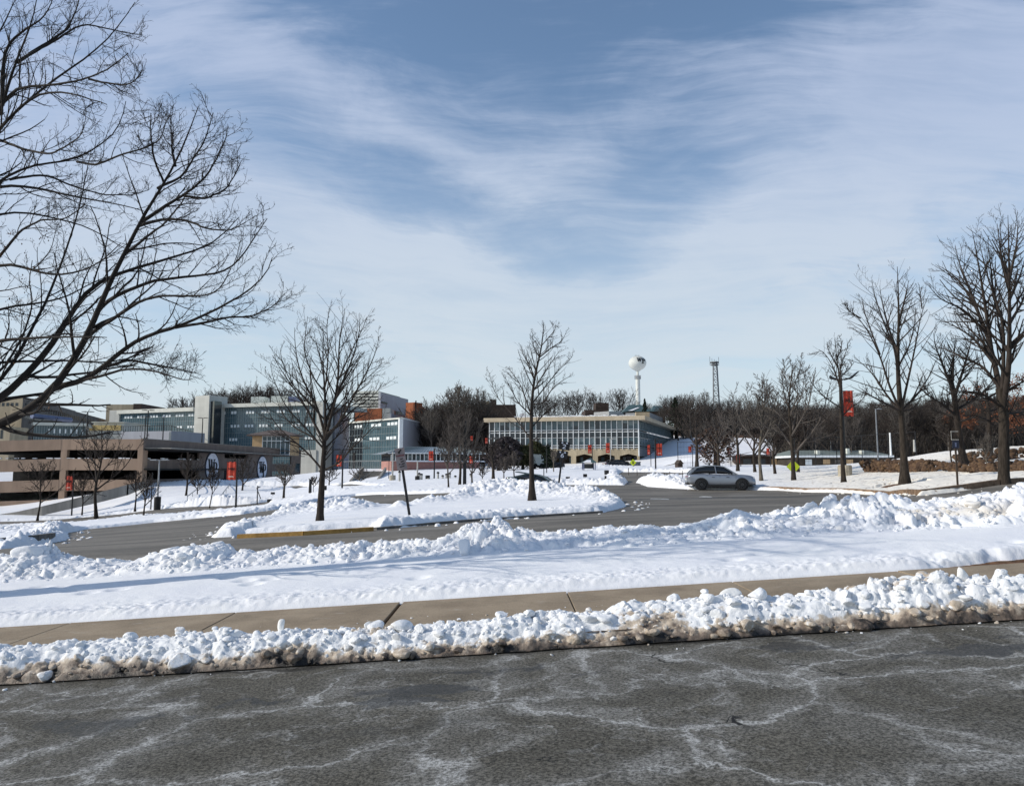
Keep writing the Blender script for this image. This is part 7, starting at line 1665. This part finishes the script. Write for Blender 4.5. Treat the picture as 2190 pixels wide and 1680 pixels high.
def boxes():
    # dark ticket kiosk
    Y = 116; g = G(1362, Y); zb = P(1362, 1004, Y).z; k = Y / F; root = empty('kiosk', (g.x, g.y, zb)); MB().box(-8 * k, 0, -.4, 8 * k, 2, 10 * k).build('body', M['ink_blue'], root); MB().box(-8 * k, .05, 10 * k, 8 * k, 1.95, 16 * k).build('poster_panel', M['grey_wall'], root)
    m = MB()
    for u in (-5, -1.5, 2, 5): m.box(u * k - .05, .0, 11 * k, u * k + .1, .04, 15 * k)
    m.build('poster_lines', M['glass_teal'], root); MB().box(-9 * k, -.1, 16 * k, 9 * k, 2.1, 17 * k).build('roof', M['metal_dark'], root); tag(root, 'dark blue kiosk with a poster panel at the library corner', 'kiosk')
    # round board beside it
    Y = 118; g = G(1341, Y); zb = P(1341, 1000, Y).z; k = Y / F; root = empty('round_board', (g.x, g.y, zb)); n = 20; zc = 8 * k
    MB().prism([(5.6 * k * math.cos(i * 2 * math.pi / n), zc + 6 * k * math.sin(i * 2 * math.pi / n)) for i in range(n)], lambda u, v: Vector((u, -.06, v)), lambda u, v: Vector((u, 0, v))).build('disc', M['old_conc'], root); MB().box(-.06, -.1, -.4, .06, -.06, 13 * k).build('post', M['post_brown'], root); tag(root, 'tan round board on a post in the last library arch', 'sign')
    # pale van
    Y = 122; g = G(1152, Y); zb = P(1152, 999, Y).z; k = Y / F; root = empty('white_van', (g.x, g.y, zb)); w = 11.5 * k
    MB().prism([(-w, .35), (w * .82, .35), (w, .9), (w * .95, 1.25), (w * .62, 2.1), (-w, 2.15)], lambda u, v: Vector((u, 0, v)), lambda u, v: Vector((u, 1.8, v))).build('body', M['louvre'], root, bevel=.05)
    MB().prism([(w * .45, 1.35), (w * .86, 1.35), (w * .60, 1.95), (w * .45, 1.95)], lambda u, v: Vector((u, -.02, v)), lambda u, v: Vector((u, .01, v))).build('window', M['car_glass'], root)
    for u in (-w * .6, w * .6): MB().tube([(u, -.03, .33), (u, .2, .33)], .33, 16).build('wheel', M['tyre'], root)
    tag(root, 'pale van seen beneath the olive shrubs', 'van')
    # A-frame hut
    Y = 104; g = G(1455, Y); zb = P(1455, 1003, Y).z; k = Y / F; root = empty('garden_hut', (g.x, g.y, zb)); MB().prism([(-5 * k, -.3), (5 * k, -.3), (5 * k, 12 * k), (-5 * k, 12 * k)], lambda u, v: Vector((u, 0, v)), lambda u, v: Vector((u, 2, v))).build('walls', M['dark_brick'], root)
    MB().prism([(-6.5 * k, 11.5 * k), (6.5 * k, 11.5 * k), (0, 20 * k)], lambda u, v: Vector((u, -.3, v)), lambda u, v: Vector((u, 2.3, v))).build('roof', M['post_brown'], root); tag(root, 'dark peaked hut beside the library beyond the entry road', 'hut')
boxes()
# steps
def steps(name, label, x0, y0, x1, y1, Y0, Y1, w, n, rail=False):
    a = P(x0, y0, Y0); b = P(x1, y1, Y1); root = empty(name, a); d = (b - a); side = Vector((-d.y, d.x, 0)).normalized() * w / 2; mb = MB()
    for i in range(n):
        p = d * (i / n); q = d * ((i + 1) / n); zt = q.z
        mb.add([v for v in (Vector((p.x, p.y, p.z - 1)) - side, Vector((q.x, q.y, p.z - 1)) - side, Vector((q.x, q.y, p.z - 1)) + side, Vector((p.x, p.y, p.z - 1)) + side, Vector((p.x, p.y, zt)) - side, Vector((q.x, q.y, zt)) - side, Vector((q.x, q.y, zt)) + side, Vector((p.x, p.y, zt)) + side)], [(3,2,1,0),(4,5,6,7),(0,1,5,4),(1,2,6,5),(2,3,7,6),(3,0,4,7)])
    mb.build('treads', M['concrete'], root)
    for s in ((-1, 1) if rail else (1, -1)):
        m = MB(); e = side * s * 1.05; h = Vector((0, 0, 1.0 if rail else .35)); m.bar(e + h, d + e + h, .10 if rail else .3, .08 if rail else .6)
        if rail:
            for i in range(6): p = d * (i / 5) + e; m.bar(p, p + h, .06)
        m.build('handrail' if rail else 'cheek_wall', M['metal_grey'] if rail else M['concrete'], root)
    return tag(root, label, 'stairs')
steps('concrete_stair', 'concrete stair climbing the snow slope before the glass hall', 778, 1036, 800, 1007, 108, 126, 3.6, 14)
steps('concrete_stair', 'stair with grey handrails on the garage slope', 436, 1078, 470, 1041, 92, 126, 3.6, 14, True)
# fence: tall dark mesh on posts
def fence(label, pts, top, name='mesh_fence', step=3.2):
    P0 = G(pts[0][0], pts[0][1]); root = empty(name, P0)
    for k, ((a, Ya), (b, Yb)) in enumerate(zip(pts, pts[1:])):
        A, B = G(a, Ya), G(b, Yb); L = (B - A).length; n = max(2, int(L / step)); m = MB()
        for i in range(n + 1):
            p = A.lerp(B, i / n); z = Tz(p.x, p.y); q = Vector((p.x, p.y, z)) - P0
            if k < 9: MB().tube([q - Vector((0, 0, .3)), q + Vector((0, 0, top))], .05, 6).build('post', M['metal_dark'], root)
        for j in range(6): h = top * (j + .2) / 5.3; m.bar(A - P0 + Vector((0, 0, h)), B - P0 + Vector((0, 0, h)), .03 if j not in (0, 5) else .06)
        for i in range(int(L / .45)): p = A.lerp(B, i / int(L / .45)) - P0; m.bar(p, p + Vector((0, 0, top)), .012)
        m.build('mesh_panel', M['metal_dark'], root)
    return tag(root, label, 'fence')
fence('tall dark mesh court fence in front of the low hall', [(1700, 106), (1790, 104), (1960, 98)], 4.2)
fence('tall dark mesh fence between the library and the suv', [(1450, 112), (1580, 108)], 4.0)
# stone planter and rocky bank
def rockmat():
    m, t, b = new_mat('brown_rock'); tc = t.n('ShaderNodeTexCoord'); v = tc.outputs['Object']; n = t.noise(v, 1.3, 6, .65)
    at = t.n('ShaderNodeAttribute', dict(attribute_name='grime'))
    c = t.mix(t.ss(n, .3, .7), (.022, .012, .008), (.085, .046, .024)); c = t.mix(at.outputs['Fac'], c, (.12, .07, .035)); t.set(b.inputs['Base Color'], c); b.inputs['Roughness'].default_value = .9; t.set(b.inputs['Normal'], t.bump(n, .8, .06)); return m
M['rock'] = rockmat()
def rocks(name, label, pts, rows, size, seed, snow=0.0, jitter=.15):
    """dry-stacked boulders along picture positions (px, py_base, Y, height)"""
    rng = np.random.default_rng(seed); a = np.array(pts, float); N = rows; px = rng.uniform(a[0, 0], a[-1, 0], N); py = np.interp(px, a[:, 0], a[:, 1]); Y = np.interp(px, a[:, 0], a[:, 2]); hh = np.interp(px, a[:, 0], a[:, 3])
    f = rng.random(N); Yd = Y + f * 1.3; pos = np.array([[*P(x, y, yy)[:]] for x, y, yy in zip(px, py, Y)]); pos[:, 1] += f * 1.2; pos[:, 2] += f * hh
    s = size * rng.uniform(.5, 1.3, N); v, t3 = chunks(rng, np.zeros((N, 3)), s, ICO1, .9, 11); v = v.reshape(N, -1, 3) + (pos - pos[0])[:, None, :]
    o = mesh_arrays(name, v.reshape(-1, 3), None, M['rock'], smooth=False, F3=t3); o.location = pos[0]; set_attr(o, 'grime', np.repeat(rng.random(N) ** 2, len(ICO1[0]))); return tag(o, label, 'rock wall')
rocks('stone_planter', 'golden-brown dry stone planter wall on the snow slope', [(1853, 1011, 58, .95), (1900, 1009, 55, .85), (1960, 1007, 52, .75), (2010, 1006, 50, .65)], 420, .19, 5)
rocks('stone_planter', 'dark rock retaining edge running right behind the parking sign', [(2010, 1005, 50, .6), (2080, 1008, 46, .45), (2140, 1006, 44, .4), (2230, 1004, 42, .5)], 420, .17, 6)
rocks('rock_bank', 'snow-dusted rock bank under the rust-leaved oak', [(2060, 990, 54, .5), (2100, 988, 54, .7), (2150, 984, 54, .8), (2240, 980, 54, .9)], 170, .22, 7)
# notable single blocks of snow
def block(label, px, py, Y, r, sc, rz, seed, mat='verge_snow', tilt=(0, 0)):
    rng = np.random.default_rng(seed); v, t3 = chunks(rng, np.zeros((1, 3)), np.array([r]), ICO3, 1.0, 9); v = v * np.array(sc); o = mesh_arrays('snow_block', v, None, M[mat], smooth=True, F3=t3); p = P(px, py, Y); o.location = p; o.rotation_euler = (rad(tilt[0]), rad(tilt[1]), rad(rz))
    return tag(o, label, 'snow block')
block('upright rounded slab of snow on the crest of the far bank', 1781, 1070, 12.6, .17, (.62, .5, 1.1), 20, 3)
block('large grimy tilted block at the foot of the far bank', 1808, 1128, 11.6, .34, (1.15, .6, .68), 10, 11, tilt=(0, 22))
block('big smooth white block on the kerb bank near the sidewalk', 1936, 1257, 7.22, .16, (.95, .8, .95), 15, 12, 'kerb_snow_block', tilt=(10, 15))
block('wedge of snow leaning beside the big smooth block', 2010, 1278, 7.10, .15, (1.2, .6, .6), -30, 13, 'kerb_snow_block', tilt=(25, -25))
block('pointed snow peg standing on the kerb bank at the right', 2058, 1232, 7.26, .085, (.8, .7, 1.25), 5, 14, 'kerb_snow_block')
block('flat pale slab of snow low on the kerb bank', 1886, 1297, 7.02, .15, (1.3, .7, .42), 12, 15, 'kerb_snow_block', tilt=(18, 8))
block('small pointed snow peg on the kerb bank at the left', 603, 1338, 7.24, .055, (.85, .8, 1.2), 5, 16, 'kerb_snow_block')
block('cream coloured snow block beside the sidewalk joint', 1562, 1271, 7.38, .11, (1.15, .7, .6), 20, 17, 'kerb_snow_block', tilt=(0, -12))
block('rounded snow block at the crest of the left pile', 60, 1180, 12.5, .18, (1.2, .8, .6), 20, 18)
